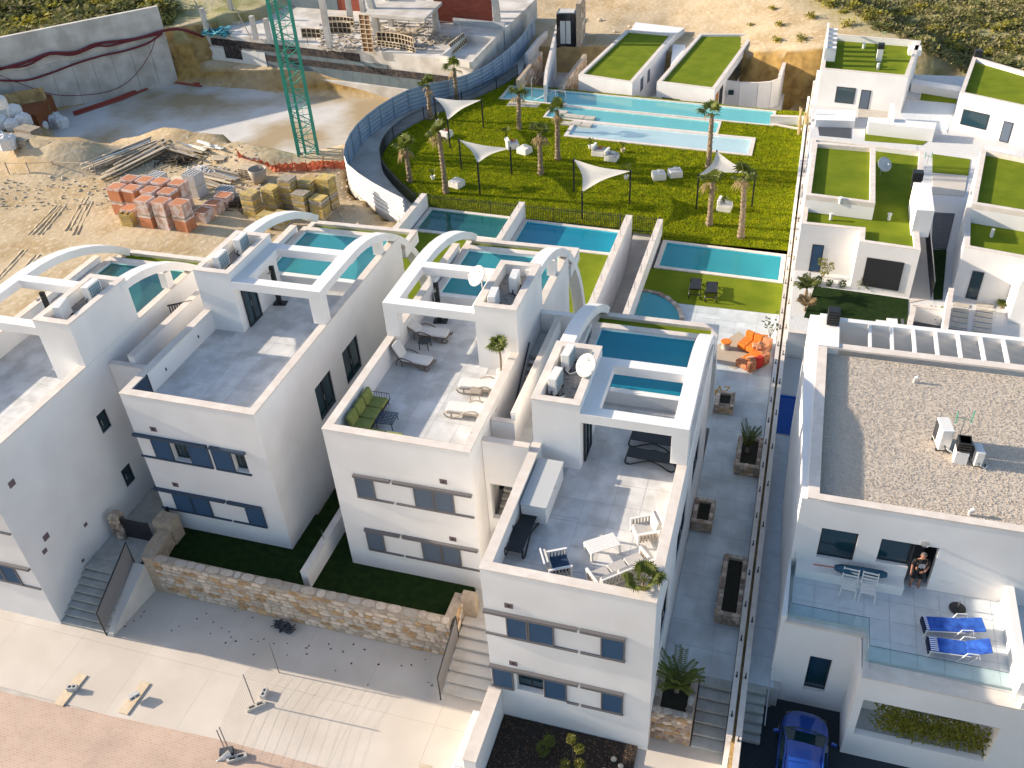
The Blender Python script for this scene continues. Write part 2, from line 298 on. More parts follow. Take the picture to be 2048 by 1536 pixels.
        for i in range(len(us)-1):
            for j in range(len(vs_)-1):
                if not solid(i, j): continue
                a, b, c, d = us[i], us[i+1], vs_[j], vs_[j+1]
                q((a,c,d0),(b,c,d0),(b,d,d0),(a,d,d0)); q((a,d,d1),(b,d,d1),(b,c,d1),(a,c,d1))
                if not solid(i-1,j): q((a,c,d1),(a,c,d0),(a,d,d0),(a,d,d1))
                if not solid(i+1,j): q((b,c,d0),(b,c,d1),(b,d,d1),(b,d,d0))
                if not solid(i,j-1): q((a,c,d1),(b,c,d1),(b,c,d0),(a,c,d0))
                if not solid(i,j+1): q((a,d,d0),(b,d,d0),(b,d,d1),(a,d,d1))
        return s
    def mesh(s, name, m, smooth=False):
        me = bpy.data.meshes.new(name); me.from_pydata(s.v, [], s.f); me.update(); me.materials.append(MAT[m])
        if smooth: me.polygons.foreach_set('use_smooth', [True]*len(me.polygons))
        return me
    def build(s, name, m, parent=None, smooth=False, world=False, bevel=0.):
        if world and parent is not None:
            l = parent.location; s.v = [(v[0]-l.x, v[1]-l.y, v[2]-l.z) for v in s.v]
        o = bpy.data.objects.new(name, s.mesh(name, m, smooth)); COL.objects.link(o)
        if parent is not None: o.parent = parent
        if bevel:
            b = o.modifiers.new('bevel', 'BEVEL'); b.width = bevel; b.segments = 2; b.limit_method = 'ANGLE'; b.angle_limit = rad(50)
        return o
def tag(o, label=None, cat=None, group=None, kind=None):
    if label: o['label'] = label
    if cat: o['category'] = cat
    if group: o['group'] = group
    if kind: o['kind'] = kind
    return o
def thing(name, label, cat, loc=(0,0,0), rz=0., group=None):
    o = bpy.data.objects.new(name, None); o.empty_display_size = .2; COL.objects.link(o); o.location = loc; o.rotation_euler = (0,0,rz); return tag(o, label, cat, group)
def dup(o, loc, rz=None, label=None, group=None, scale=None):
    def cp(x, par):
        c = x.copy(); COL.objects.link(c)
        if par is not None: c.parent = par
        for ch in x.children: cp(ch, c)
        return c
    c = cp(o, None); c.location = loc
    if rz is not None: c.rotation_euler = (0, 0, rz)
    if scale: c.scale = (scale,)*3
    if label: c['label'] = label
    if group: c['group'] = group
    return c
def inst(me, name, loc, rot=(0,0,0), sc=(1,1,1), parent=None):
    o = bpy.data.objects.new(name, me); COL.objects.link(o); o.location = loc; o.rotation_euler = rot; o.scale = sc
    if parent is not None: o.parent = parent
    return o
def boxes(name, m, parent, bl, bevel=0.):
    for b in bl: MB().box(*b).build(name, m, parent, world=True, bevel=bevel)
def struct(o): o['kind'] = 'structure'; return o
def inpoly(x, y, poly):
    c = False; n = len(poly)
    for i in range(n):
        x1, y1 = poly[i][0], poly[i][1]; x2, y2 = poly[i-1][0], poly[i-1][1]
        if (y1 > y) != (y2 > y) and x < (x2-x1)*(y-y1)/(y2-y1)+x1: c = not c
    return c
def xy(v): return (v[0], v[1])
def smooth_curve(pts, k=6, closed=False):
    P = [Vector(p) for p in pts]; out = []
    for i in range(len(P)-1):
        a, b, c, d = P[max(i-1,0)], P[i], P[i+1], P[min(i+2,len(P)-1)]
        for j in range(k):
            t = j/k; out.append(.5*((2*b)+(c-a)*t+(2*a-5*b+4*c-d)*t*t+(3*b-a-3*c+d)*t**3))
    out.append(P[-1]); return out
TILE = {}
def tiles(parent, x0, x1, y0, y1, z, sx, sy, m, skip=None, name='floor_tile', t=.012):
    nx = max(1, round((x1-x0)/sx)); ny = max(1, round((y1-y0)/sy)); dx, dy = (x1-x0)/nx, (y1-y0)/ny
    me = MB().box(-dx/2+.006, dx/2-.006, -dy/2+.006, dy/2-.006, 0, t).mesh(name, m); l = parent.location if parent else Vector()
    for i in range(nx):
        for j in range(ny):
            cx, cy = x0+dx*(i+.5), y0+dy*(j+.5)
            if skip and skip(cx, cy): continue
            inst(me, name, Vector((cx, cy, z))-l, parent=parent)
def stones(parent, o, ux, L, H, n_dir, sw=.42, sh=.26, mats=('stone_a','stone_a','stone_b','stone_c'), depth=.05, world=True):
    """separate stones over a wall face: o origin, ux unit along, height H, n_dir outward normal"""
    o, ux, n_dir = Vector(o), Vector(ux), Vector(n_dir); up = n_dir.cross(ux); up = up if up.length > .5 else Vector((0,0,1))
    if abs(up.z) > .5 and up.z < 0: up = -up
    rows = max(1, round(H/sh)); rh = H/rows; l = parent.location if world else Vector()
    for r_ in range(rows):
        x = -U(0, sw*.5)
        while x < L:
            ww = U(.55, 1.45)*sw; a, b = max(x, 0), min(x+ww, L); x += ww
            if b-a < .08: continue
            key = random.randrange(7); mm = random.choice(mats)
            if ('st', key, mm) not in TILE:
                rr = random.Random(key*31+5); mb = MB(); pl = []
                for k in range(8):
                    t = 2*math.pi*(k+.5)/8; q = .5/max(abs(math.cos(t)), abs(math.sin(t))); pl.append((math.cos(t)*q*rr.uniform(.84,1.0), math.sin(t)*q*rr.uniform(.82,1.0)))
                vs = [(p[0], p[1], 0) for p in pl]+[(p[0]*.93, p[1]*.9, .7+.1*rr.random()) for p in pl]+[(p[0]*.6+rr.uniform(-.05,.05), p[1]*.55, 1.) for p in pl]
                mb.add(vs, [tuple(range(16,24))]+[(j*8+i, j*8+(i+1)%8, (j+1)*8+(i+1)%8, (j+1)*8+i) for j in range(2) for i in range(8)])
                TILE['st', key, mm] = mb.mesh('stone', mm)
            c = o+ux*((a+b)/2)+up*(rh*(r_+.5)+U(-.02,.02))
            s = bpy.data.objects.new('stone', TILE['st', key, mm]); COL.objects.link(s); s.parent = parent
            X, Y, N = ux*(b-a-.015), up*(rh*U(.92,1.12)), n_dir*depth*U(.6,1.5); c = c-l
            s.matrix_basis = Matrix(((X.x,Y.x,N.x,c.x),(X.y,Y.y,N.y,c.y),(X.z,Y.z,N.z,c.z),(0,0,0,1)))
# ================================================================== THE SETTING
FO = [(-28.9,99.2),(-28.5,91.4),(-29.2,83.8),(-30.9,79.7),(-32.7,78.1),(-34.4,76),(-35.4,72.4),(-35.7,68.7),(-35.4,65.7),(-34.6,62.8),(-33.3,60.2),(-30.9,58.0),(-28.5,56.3),(-26.4,55.0)]
FOs = [xy(p) for p in smooth_curve([(a,b,0) for a,b in FO], 5)]
FI = [(-26.4,57.3),(-29.4,60.3),(-31.6,63.0),(-32.8,65.6),(-33.3,68.6),(-33.0,72.0),(-31.6,75.4),(-29.5,79.6),(-27.9,83.4),(-27.2,86.5)]
FIs = [xy(p) for p in smooth_curve([(a,b,0) for a,b in FI], 5)]
estate = FOs + [(-25,55),(-25,22),(-34,22),(-34,-40),(60,-40),(60,88),(-2,92)]
pit = [(-82,66),(-75,76),(-68,86),(-40,84.5),(-31.5,82),(-36.5,74),(-37.2,68),(-40,65.2),(-46,65.6),(-51,67.0),(-57,65.6),(-62,63.2),(-66,63.4),(-72,69),(-76,66.5),(-82,60)]
def sst(a, b, x): t = min(1, max(0, (x-a)/(b-a))); return t*t*(3-2*t)
def dpoly(x, y, poly):
    d = 1e9; n = len(poly)
    for i in range(n):
        a = poly[i-1]; b = poly[i]; vx, vy = b[0]-a[0], b[1]-a[1]; t = max(0, min(1, ((x-a[0])*vx+(y-a[1])*vy)/(vx*vx+vy*vy+1e-9)))
        d = min(d, math.hypot(x-a[0]-vx*t, y-a[1]-vy*t))
    return d
def hgt(x, y):
    nz = mnoise.noise(Vector((x*.12, y*.12, 1.7)))*.35 + mnoise.noise(Vector((x*.5, y*.5, 4)))*.10
    if y < 95 and inpoly(x, y, estate):
        return -2.6 if dpoly(x, y, estate) > .9 else -.6
    if y > 88 and x > -38:
        xe = 11.5-(y-90)*.6                       # a low ridge runs diagonally behind the far villas; scrub lies in the hollow east of it
        z = .9 + 2.4*sst(90, 108, y)*(1-sst(-14, -2, x-xe)*0) ; w_ = x-xe
        z = 1.2+2.6*sst(-22, 0, w_)*sst(88, 93, y) + .5*sst(95, 112, y)
        z = z*(1-sst(0, 5.2, w_)) + .9*sst(0, 5.2, w_) + 1.6*sst(8, 40, w_) + nz*1.5
        return z
    if inpoly(x, y, pit): return .9 - 1.9*sst(0, 1.6, dpoly(x, y, pit)) - .06
    # heaps between yard and pit
    h = .9 + nz*.6
    for cx, cy, rx, ry, hh in ((-52,66,9,3.2,1.1),(-44,63.5,5,2.5,.9),(-61,60.5,5.5,4,1.6),(-70,61,9,4.5,1.1),(-48,88.5,16,3,.6)):
        q = ((x-cx)/rx)**2+((y-cy)/ry)**2
        if q < 1: h += hh*(1-q)**1.2*(1+.5*mnoise.noise(Vector((x*.8, y*.8, 9))))
    wl = (x+66.5)*.739-(y-83.7)*.673            # behind the long retaining wall the ground is high
    if wl < -.2 and y > 40 and x < -58: h = 4.6+nz*2+2.*sst(10, 60, -wl)
    elif y > 91 and x < -38: h = 3.2+nz*2
    return h
def grid(x0, x1, y0, y1, st, fn, name, m):
    nx, ny = int((x1-x0)/st)+1, int((y1-y0)/st)+1
    vs = [(x0+i*st, y0+j*st, fn(x0+i*st, y0+j*st)) for j in range(ny) for i in range(nx)]
    mb = MB(); mb.v = vs; mb.f = [(j*nx+i, j*nx+i+1, (j+1)*nx+i+1, (j+1)*nx+i) for j in range(ny-1) for i in range(nx-1)]
    return mb.build(name, m, smooth=True)
mg = bpy.data.materials.new('groundmix'); MAT['groundmix'] = mg; mg.use_nodes = True
n = mg.node_tree.nodes; L = mg.node_tree.links; pb = n['Principled BSDF']; pb.inputs['Roughness'].default_value = .95; pb.inputs['Specular IOR Level'].default_value = .1
gm = n.new('ShaderNodeNewGeometry')
def gnoise(sc, det, a, b):
    t = n.new('ShaderNodeTexNoise'); t.inputs['Scale'].default_value = sc; t.inputs['Detail'].default_value = det; L.new(gm.outputs['Position'], t.inputs['Vector'])
    r = n.new('ShaderNodeMapRange'); r.inputs[1].default_value = a; r.inputs[2].default_value = b; L.new(t.outputs[0], r.inputs[0]); return r.outputs[0], t.outputs[0]
def gmix(f, a, b):
    x = n.new('ShaderNodeMix'); x.data_type = 'RGBA'; L.new(f, x.inputs['Factor'])
    for k, c in (('A', a), ('B', b)):
        if isinstance(c, tuple): x.inputs[k].default_value = (*c, 1)
        else: L.new(c, x.inputs[k])
    return x.outputs['Result']
c_s = gmix(gnoise(.3, 8, .4, .62)[0], (.50, .40, .265), (.40, .295, .165))
c_s = gmix(gnoise(2.5, 6, .5, .7)[0], c_s, (.56, .46, .33))
sp = n.new('ShaderNodeSeparateXYZ'); L.new(gm.outputs['Normal'], sp.inputs[0]); rs = n.new('ShaderNodeMapRange'); rs.inputs[1].default_value = .93; rs.inputs[2].default_value = .75; L.new(sp.outputs[2], rs.inputs[0])
c_s = gmix(rs.outputs[0], c_s, gmix(gnoise(1.1, 8, .35, .65)[0], (.42, .27, .09), (.24, .145, .05)))
sx = n.new('ShaderNodeSeparateXYZ'); L.new(gm.outputs['Position'], sx.inputs[0])
# scrub grows only where the far hillside begins: east of the sandy plateau and beyond the retaining wall
m1 = n.new('ShaderNodeMath'); m1.operation = 'MULTIPLY_ADD'; m1.inputs[1].default_value = .6; L.new(sx.outputs[1], m1.inputs[0]); L.new(sx.outputs[0], m1.inputs[2])
m2 = n.new('ShaderNodeMapRange'); m2.inputs[1].default_value = 59.; m2.inputs[2].default_value = 66.; L.new(m1.outputs[0], m2.inputs[0])
m4 = n.new('ShaderNodeMapRange'); m4.inputs[1].default_value = -56; m4.inputs[2].default_value = -62; L.new(sx.outputs[0], m4.inputs[0]); m5 = n.new('ShaderNodeMapRange'); m5.inputs[1].default_value = 2.6; m5.inputs[2].default_value = 3.6; L.new(sx.outputs[2], m5.inputs[0])
m6 = n.new('ShaderNodeMath'); m6.operation = 'MULTIPLY'; L.new(m4.outputs[0], m6.inputs[0]); L.new(m5.outputs[0], m6.inputs[1])
m7 = n.new('ShaderNodeMath'); m7.operation = 'MAXIMUM'; L.new(m2.outputs[0], m7.inputs[0]); L.new(m6.outputs[0], m7.inputs[1])
c_g = gmix(gnoise(.5, 10, .4, .62)[0], (.38, .34, .19), (.22, .22, .085)); c_g = gmix(gnoise(.22, 8, .52, .66)[0], c_g, (.46, .38, .25))
L.new(gmix(m7.outputs[0], c_s, c_g), pb.inputs['Base Color'])
bm_ = n.new('ShaderNodeBump'); bm_.inputs['Strength'].default_value = .6; bm_.inputs['Distance'].default_value = .10; L.new(gnoise(2.2, 8, 0, 1)[1], bm_.inputs['Height']); L.new(bm_.outputs[0], pb.inputs['Normal'])
struct(grid(-135, 75, 14, 190, 1., hgt, 'ground', 'groundmix'))
struct(MB().sheet([(-700,-300,-3.2),(700,-300,-3.2),(700,900,-3.2),(-700,900,-3.2)]).build('terrain', 'sand'))
struct(MB().prism([(x, y) for x, y in pit], -1.9, -.93).build('pit_floor', 'pitfloor'))
# --- street: slabs of pale concrete, joint by joint, then the pink pavers
st = struct(MB().box(-60, .95, -30, 21.2, -.5, -.03).build('street', 'concrete'))
for i in range(10):
    for j, (y0, y1) in enumerate(((14.95, 17.9), (17.9, 21.2))):
        x0, x1 = -33.0+i*3.25, -33.0+(i+1)*3.25
        if i == 9: x1 = .93
        MB().box(x0+.003, x1-.003, y0+.003, y1-.003, -.03, 0).build('paving_slab', 'street', st)
struct(MB().prism([(-60,13.9),(-28,14.75),(-17.8,15.2),(-10,15.2),(-10,-10),(-60,-10)], -.03, .004).build('pavement', 'pavers'))
struct(MB().box(-10, .93, 4, 14.95, -.03, .0).build('forecourt', 'street'))
struct(MB().box(.97, 40, 4, 22.4, -.5, .02).build('driveway', 'asphalt'))
# --- gardens, walks
struct(MB().box(-2.24, .44, 21.98, 48.15, -.4, .985).box(-7.95, -2.24, 36.7, 48.15, -.4, .985).build('garden_path', 'joint'))
gp = bpy.data.objects['garden_path']
tiles(gp, -2.24, .44, 21.98, 36.7, .986, .9, 1.25, 'pathtile'); tiles(gp, -7.95, .44, 36.7, 48.12, .986, 1.2, 1.25, 'pathtile')
struct(MB().box(-7.95, .45, 48.15, 52.0, -.4, 1.0).build('garden_lawn', 'turf'))
struct(MB().box(-18.0, -10.1, 41.0, 53.0, -1, 1.29).build('rear_lawn', 'turf'))
struct(MB().box(-25.3, -18.3, 41.0, 53.2, -1, 1.29).build('rear_lawn', 'turf'))
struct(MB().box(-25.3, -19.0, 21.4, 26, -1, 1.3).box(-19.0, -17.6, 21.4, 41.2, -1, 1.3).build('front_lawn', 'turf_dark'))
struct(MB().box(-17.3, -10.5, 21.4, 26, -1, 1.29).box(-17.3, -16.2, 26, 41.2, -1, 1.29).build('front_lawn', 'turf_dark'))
struct(MB().box(-10.0, -8.3, 41, 54.4, -1.6, -.9).prism([(-10.,54.4),(-8.3,54.4),(-8.3,57.0),(-10.,57.0)], -1.7, [-.9,-.9,.98,.98]).build('side_alley', 'concrete_pale'))
struct(MB().box(.97, 2.15, 22.0, 36.85, -.5, 1.1).box(.97, 2.15, 40.3, 43.6, -.5, 1.1).build('side_path', 'joint'))
tiles(bpy.data.objects['side_path'], .97, 1.95, 22.0, 36.85, 1.1, 1.0, 1.3, 'etile')
# --- community lawn
pools_xy = [(-27.1,80.0),(-27.1,83.6),(-2.0,80.75),(-2.0,77.3),(-6.32,77.7),(-6.32,74.8),(-3.2,74.5),(-3.2,70.8),(-18.9,72.3),(-18.9,75.9),(-21.8,76.2),(-21.8,79.4)]
lawn = [(.5,56.0),(.5,81.0),(-1.7,81.0),(-27.0,84.2)] + FIs[::-1] + [(-8.2,56.55),(-8.0,55.95)]
from mathutils.geometry import tessellate_polygon
tri = tessellate_polygon([[Vector((*p, 0)) for p in lawn], [Vector((*p, 0)) for p in pools_xy[::-1]]])
lv = [(*p, 1.0) for p in lawn] + [(*p, 1.0) for p in pools_xy[::-1]]
lm = MB(); lm.v = lv; lm.f = [tuple(t) for t in tri]
struct(lm.build('community_lawn', 'lawn'))
struct(MB().prism(FOs[2:] + [(-26.0,56.9)] + FIs + [(-27.2,88)], .3, .97).build('walkway', 'concrete'))
def blades(poly, z, n_, h, name, holes=(), label='', m='blade', wmul=1.):
    mb = MB(); xs = [p[0] for p in poly]; ys = [p[1] for p in poly]; k = 0
    while k < n_:
        x, y = U(min(xs), max(xs)), U(min(ys), max(ys))
        if not inpoly(x, y, poly) or any(inpoly(x, y, q) for q in holes): continue
        k += 1
        cl = .7+.6*max(0, mnoise.noise(Vector((x*1.7, y*1.7, 0)))+.35)
        a = U(0, 6.28); hh = h*U(.6, 1.3)*cl; ww = hh*.45*wmul; lx, ly = U(-.6,.6)*hh, U(-.6,.6)*hh
        mb.v += [(x-math.cos(a)*ww, y-math.sin(a)*ww, z-.01), (x+math.cos(a)*ww, y+math.sin(a)*ww, z-.01), (x+lx, y+ly, z+hh)]; i = len(mb.v); mb.f.append((i-3,i-2,i-1))
    o = mb.build(name, m); return tag(o, label, 'grass', kind='stuff')
blades(lawn, 1.0, 210000, .075, 'lawn_grass', (pools_xy,), 'thick mown grass covering the shared pool garden')
# --- hillside and building plots to the right
struct(MB().box(.98, 8.8, 44.2, 88, -2.4, 2.3).box(8.8, 40, 44.2, 88, -2.4, 2.285).build('villa_terrace', 'gravel_white'))
struct(MB().prism([(-27.6,84.2),(-1.9,81.6),(-1.4,102),(-27,102)], -2.5, -1.2).build('pool_house_yard', 'concrete_pale'))
# ================================================================== WHITE TOWN HOUSES
def arch(mb, x0, x1, yS, y0, a, zt, zb, th, zmin=None, n=18):
    pts = [(yS, zt)] if yS < y0 else []
    for k in range(n+1):
        t = math.pi/2*k/n; y, z = y0+a*math.sin(t), zb+(zt-zb)*math.cos(t)
        if zmin is not None and z < zmin: break
        pts.append((y, z))
    inn = []
    for y, z in pts:
        if y <= y0: inn.append((y, z-th))
        else:
            t = math.asin(min(1, (y-y0)/a)); inn.append((y0+(a-th)*math.sin(t), zb+(zt-th-zb)*math.cos(t)))
    m = len(pts); vs = [(x, *p) for x in (x0, x1) for p in pts+inn]; q = 2*m
    fs = []
    for i in range(m-1):
        fs += [(i, i+1, q+i+1, q+i)[::-1], (m+i, m+i+1, q+m+i+1, q+m+i), (i, m+i, m+i+1, i+1)[::-1], (q+i, q+i+1, q+m+i+1, q+m+i)[::-1]]
    fs += [(0, q, q+m, m)[::-1], (m-1, 2*m-1, q+2*m-1, q+m-1)[::-1]]
    mb.add(vs, fs); return pts[-1]
def shutter_set(h, y, z0, z1, cells, m='shutter', rm='rail', holes=()):
    """cells: (x0,x1) closed blinds"""
    for x0, x1 in cells:
        p = MB().box(x0+.04, x1-.04, y-.045, y-.02, z0+.03, z1-.03).build('shutter', m, h, world=True)
        f = MB().box(x0, x0+.05, y-.06, y, z0, z1).box(x1-.05, x1, y-.06, y, z0, z1).box(x0+.05, x1-.05, y-.06, y, z0, z0+.04).box(x0+.05, x1-.05, y-.06, y, z1-.04, z1).build('shutter_frame', rm, p)
        l = h.location; f.data.transform(Matrix.Translation(-l))
def rails(h, y, segs, ztop, zbot, rm='rail'):
    for x0, x1 in segs:
        MB().box(x0, x1, y-.14, y, ztop-.08, ztop+.04).build('shutter_rail', rm, h, world=True)
        MB().box(x0, x1, y-.07, y, zbot-.07, zbot).build('shutter_rail', rm, h, world=True)
def vent(h, x, y, z): 
    v = MB().box(x-.15, x+.15, y-.02, y, z-.12, z+.12).build('vent_plate', 'vent', h, world=True); o = MB().box(x-.05, x+.05, y-.026, y-.02, z-.04, z+.04).build('vent_hole', 'room_dark', v); o.data.transform(Matrix.Translation(-h.location))
def glazed_door(h, x, y0, y1, z0, z1, face=1, mid=True):
    """dark framed glazed opening set in a wall whose face is the plane x, facing +x or -x"""
    s = face; f = MB()
    for a, b in ((y0, y0+.07), (y1-.07, y1)) + ((((y0+y1)/2-.05, (y0+y1)/2+.05),) if mid else ()): f.box(min(x-s*.14, x-s*.06), max(x-s*.14, x-s*.06), a, b, z0+.06, z1-.06)
    f.box(min(x-s*.14, x-s*.06), max(x-s*.14, x-s*.06), y0, y1, z0, z0+.06).box(min(x-s*.14, x-s*.06), max(x-s*.14, x-s*.06), y0, y1, z1-.06, z1)
    d = f.build('door_frame', 'dark_metal', h, world=True)
    g = MB().box(min(x-s*.11, x-s*.1), max(x-s*.11, x-s*.1), y0+.07, y1-.07, z0+.06, z1-.06).build('pane', 'dglass', d); g.data.transform(Matrix.Translation(-h.location))
    hd = MB().cyl((x-s*.03, (y0+y1)/2-.12, (z0+z1)/2-.15), (x-s*.03, (y0+y1)/2-.12, (z0+z1)/2+.15), .015).build('handle', 'steel', d); hd.data.transform(Matrix.Translation(-h.location))
def spots(h, pts, d=.05):
    for x, y, z in pts: MB().box(x-d, x+d, y-d, y+d, z-.07, z+.07).build('wall_light', 'black_plastic', h, world=True)

def town_house(label, xl, xr, yf, F, zb, tower_right, holesF, garden_z, water, tilebed, side_windows=None, gate=None, arch_l=True, arch_r=True):
    h = thing('white_house', label, 'house', (((xl+xr)/2), yf, zb))
    P_ = F+1.05; tt = F+3.2; pg = F+2.78; t = .34
    ty0, ty1 = yf+6.55, yf+10.4; tw = 1.85
    tx0, tx1 = (xr-tw-.02, xr-.02) if tower_right else (xl+.02, xl+tw+.02)
    w0, w1 = yf+11.2, yf+15.3; yb = yf+17.5
    # front wall with real openings, side and rear walls
    hol = [hh for hh in holesF]
    mb = MB().slab_holes(xl, xr, zb, P_-.05, yf, yf+t, hol, lambda u, v, d: (u, d, v))
    mb.box(xl, xl+t, yf+t, yf+15.2, zb, F-.03) if True else None
    sw = side_windows or []
    mb.slab_holes(yf+t, yf+15.2, zb, F-.03, xr, xr-t, sw, lambda u, v, d: (d, u, v))
    mb.box(xl+t, xr-t, yf+14.9, yf+15.2, zb, F-.5)
    mb.build('wall', 'white', h, world=True)
    MB().box(xl+t, xr-t, yf+t, yf+14.9, F-.3, F-.02).build('terrace_slab', 'joint', h, world=True)
    fl = MB().box(xl+t, xr-t, yf+.6, yf+14.6, F-3.4, F-3.2).build('inner_floor', 'room_dark', h, world=True)
    # roof terrace tiles
    tiles(h, xl+t, xr-t, yf+t, w0-.5, F-.02, 1.15, 1.2, 'tile', lambda x, y: tx0 < x < tx1 and ty0 < y < ty1)
    # parapets: front stands on the facade already; sides
    sp = MB().box(xl, xl+t, yf+t, yf+15.2, F-.03, P_-.05)
    sp.box(xr-t, xr, yf+t, yf+15.2, F-.03, P_-.05)
    sp.build('parapet', 'white', h, world=True)
    e = .02
    boxes('coping', 'coping', h, [(xl-e, xr+e, yf-e, yf+t+e, P_-.05, P_), (xl-e, xl+t+e, yf+t+e, ty0-.001, P_-.05, P_), (xr-t-e, xr+e, yf+t+e, ty0-.001, P_-.05, P_), (xl-e, xl+t+e, ty1+.022, yf+15.2, P_-.05, P_), (xr-t-e, xr+e, ty1+.022, yf+15.2, P_-.05, P_),
        (*((xl-e, xl+t+e) if tower_right else (xr-t-e, xr+e)), ty0, ty1+.02, P_-.05, P_)], .01)
    # stair tower with recessed top
    T = MB().box(tx0, tx1, ty0, ty0+.28, F-.02, tt-.05).box(tx0, tx1, ty1-.28, ty1, F-.02, tt-.05).box(tx0, tx0+.28, ty0+.28, ty1-.28, F-.02, tt-.05).box(tx1-.28, tx1, ty0+.28, ty1-.28, F-.02, tt-.05)
    T.box(tx0+.28, tx1-.28, ty0+.28, ty1-.28, tt-.75, tt-.6); T.build('stair_tower', 'white', h, world=True)
    boxes('tower_coping', 'coping', h, [(tx0-e, tx1+e, ty0-e, ty0+.3, tt-.05, tt), (tx0-e, tx1+e, ty1-.3, ty1+e, tt-.05, tt), (tx0-e, tx0+.3, ty0+.302, ty1-.302, tt-.05, tt), (tx1-.3, tx1+e, ty0+.302, ty1-.302, tt-.05, tt)], .01)
    # gravel bed in the tower top
    gb = MB().box(tx0+.28, tx1-.28, ty0+.28, ty1-.28, tt-.6, tt-.55)
    for _ in range(170):
        gx, gy, s = U(tx0+.32, tx1-.32), U(ty0+.32, ty1-.32), U(.025, .06); gb.cbox((gx, gy, tt-.54), (s*1.4, s, s), U(0, 3), U(-.5, .5))
    tag(gb.build('gravel_bed', 'gravel_dark', h, world=True), kind='stuff')
    # door in the tower side
    if tower_right: glazed_door(h, tx0-.16, ty0+.5, ty0+1.6, F, F+2.15, -1)
    else: glazed_door(h, tx1+.16, ty0+.5, ty0+1.6, F, F+2.15, 1)
    # pergola frame
    a, b = (xl, tx0) if tower_right else (tx1, xr); bw = .62; bh = .42
    pgm = MB().box(a, b, ty0, ty0+.5, pg-bh, pg).box(a, b, ty1-.62, ty1-.12, pg-bh, pg)
    if tower_right: pgm.box(b-.3, b, ty0+.5, ty1-.62, pg-bh, pg-.002)
    else: pgm.box(a, a+.62, ty0+.5, ty1-.62, pg-bh, pg-.002)
    ox0, ox1 = (xl, xl+bw) if tower_right else (xr-bw, xr)
    pgm.box(ox0, ox1, ty0, ty0+.5, P_, pg-bh)                       # corner post
    pgm.build('pergola_frame', 'white', h, world=True, bevel=.01)
    # long beams that turn into arches over the pool
    am = MB()
    if arch_l:
        sx = (xl, xl+bw) if tower_right else (xl+.03, xl+.03+bw)
        z0 = pg if tower_right else tt-.25
        arch(am, sx[0], sx[1], ty0+.5 if tower_right else ty1+.01, yf+10.4, 10.5, z0+.003, garden_z, .38, zmin=F+.12)
    if arch_r:
        sx = (xr-bw, xr) if not tower_right else (xr-bw, xr+.003)
        z0 = pg if not tower_right else tt-.15
        arch(am, sx[0], sx[1]+.001, ty0+.5 if not tower_right else ty1+.01, yf+10.0, 9.2, z0+.003, garden_z-.4, .38, zmin=None)
        xx = xr-bw/2; MB().box(xx-.2, xx+.2, yf+13.0, yf+13.45, P_, pg-.9).build('arch_post', 'white', h, world=True)
    am.build('arch_beam', 'white', h, world=True, bevel=.012)
    # roof pool
    pl, pr = xl+t+.45, xr-t-.1; rim = F+.72; wl = F+.6
    pm = MB().box(pl-.3, pr, w0-.3, w0, F-.02, wl-.01).box(pl-.3, pl, w0, w1, F-.1, rim).box(pl-.3, pr, w1, w1+.35, F-.1, rim).box(pr, xr-t, w0-.3, w1+.35, F-.1, rim).build('pool_wall', 'white', h, world=True)
    boxes('pool_rim', 'coping', h, [(pl-.32, pl+.02, w0, w1, rim, rim+.04), (pl-.32, pr, w1+.001, w1+.37, rim, rim+.04)])
    MB().box(pl, pr, w0, w1, F-.7, F-.45).box(pl, pl+.03, w0, w1, F-.45, wl).box(pr-.03, pr, w0, w1, F-.45, wl).box(pl+.03, pr-.03, w1-.03, w1, F-.45, wl).box(pl+.03, pr-.03, w0, w0+.03, F-.45, wl-.02).build('pool_basin', tilebed, h, world=True)
    MB().sheet([(pl+.03, w0+.03, wl), (pr-.03, w0+.03, wl), (pr-.03, w1-.03, wl), (pl+.03, w1-.03, wl)]).build('pool_water', water, h, world=True)
    # strip of turf and the outer rim behind the pool, cantilevered
    MB().box(xl, xr, yf+15.65, yb, F-.55, F-.05).build('deck_slab', 'white', h, world=True)
    MB().box(xl+.3, xr-.3, yf+15.65, yb-.35, F-.05, F).build('turf_strip', 'turf', h, world=True)
    boxes('deck_rim', 'coping', h, [(xl, xl+.3, yf+15.65, yb-.351, F-.05, F+.16), (xr-.3, xr, yf+15.65, yb-.351, F-.05, F+.16), (xl, xr, yb-.35, yb, F-.05, F+.16)])
    # strip of turf by the pool side, drain lines in the terrace
    MB().box(xl+t+.5, xl+t+2.1, yf+3.95, yf+3.975, F-.009, F-.003).build('drain_channel', 'joint', h, world=True)
    spots(h, [(xl+t+.0, yf+2.6, F+.45), (xl+t+.0, yf+5.2, F+.45)] if not tower_right else [(xl+t, yf+3.1, F+.45)], .03)
    return h
hD = town_house('x', -8.15, -2.25, 18.98, 7.3, 0., False,
    [(-7.16, -6.15, 1.95, 3.05)], 1.0, 'water_blue', 'pooltile_blue', side_windows=[(20.6, 22.4, 3.9, 5.9), (24.2, 27.0, 3.9, 5.9), (28.5, 31.0, 3.9, 5.9)])
hD['label'] = 'foreground white house with black loungers and a white lounge set on its roof terrace'
hC = town_house('white house with green sofa and cream cushioned loungers on its roof terrace', -16.15, -10.06, 23.7, 7.95, 1.0, True,
    [], 1.3, 'water_teal', 'pooltile', side_windows=[])
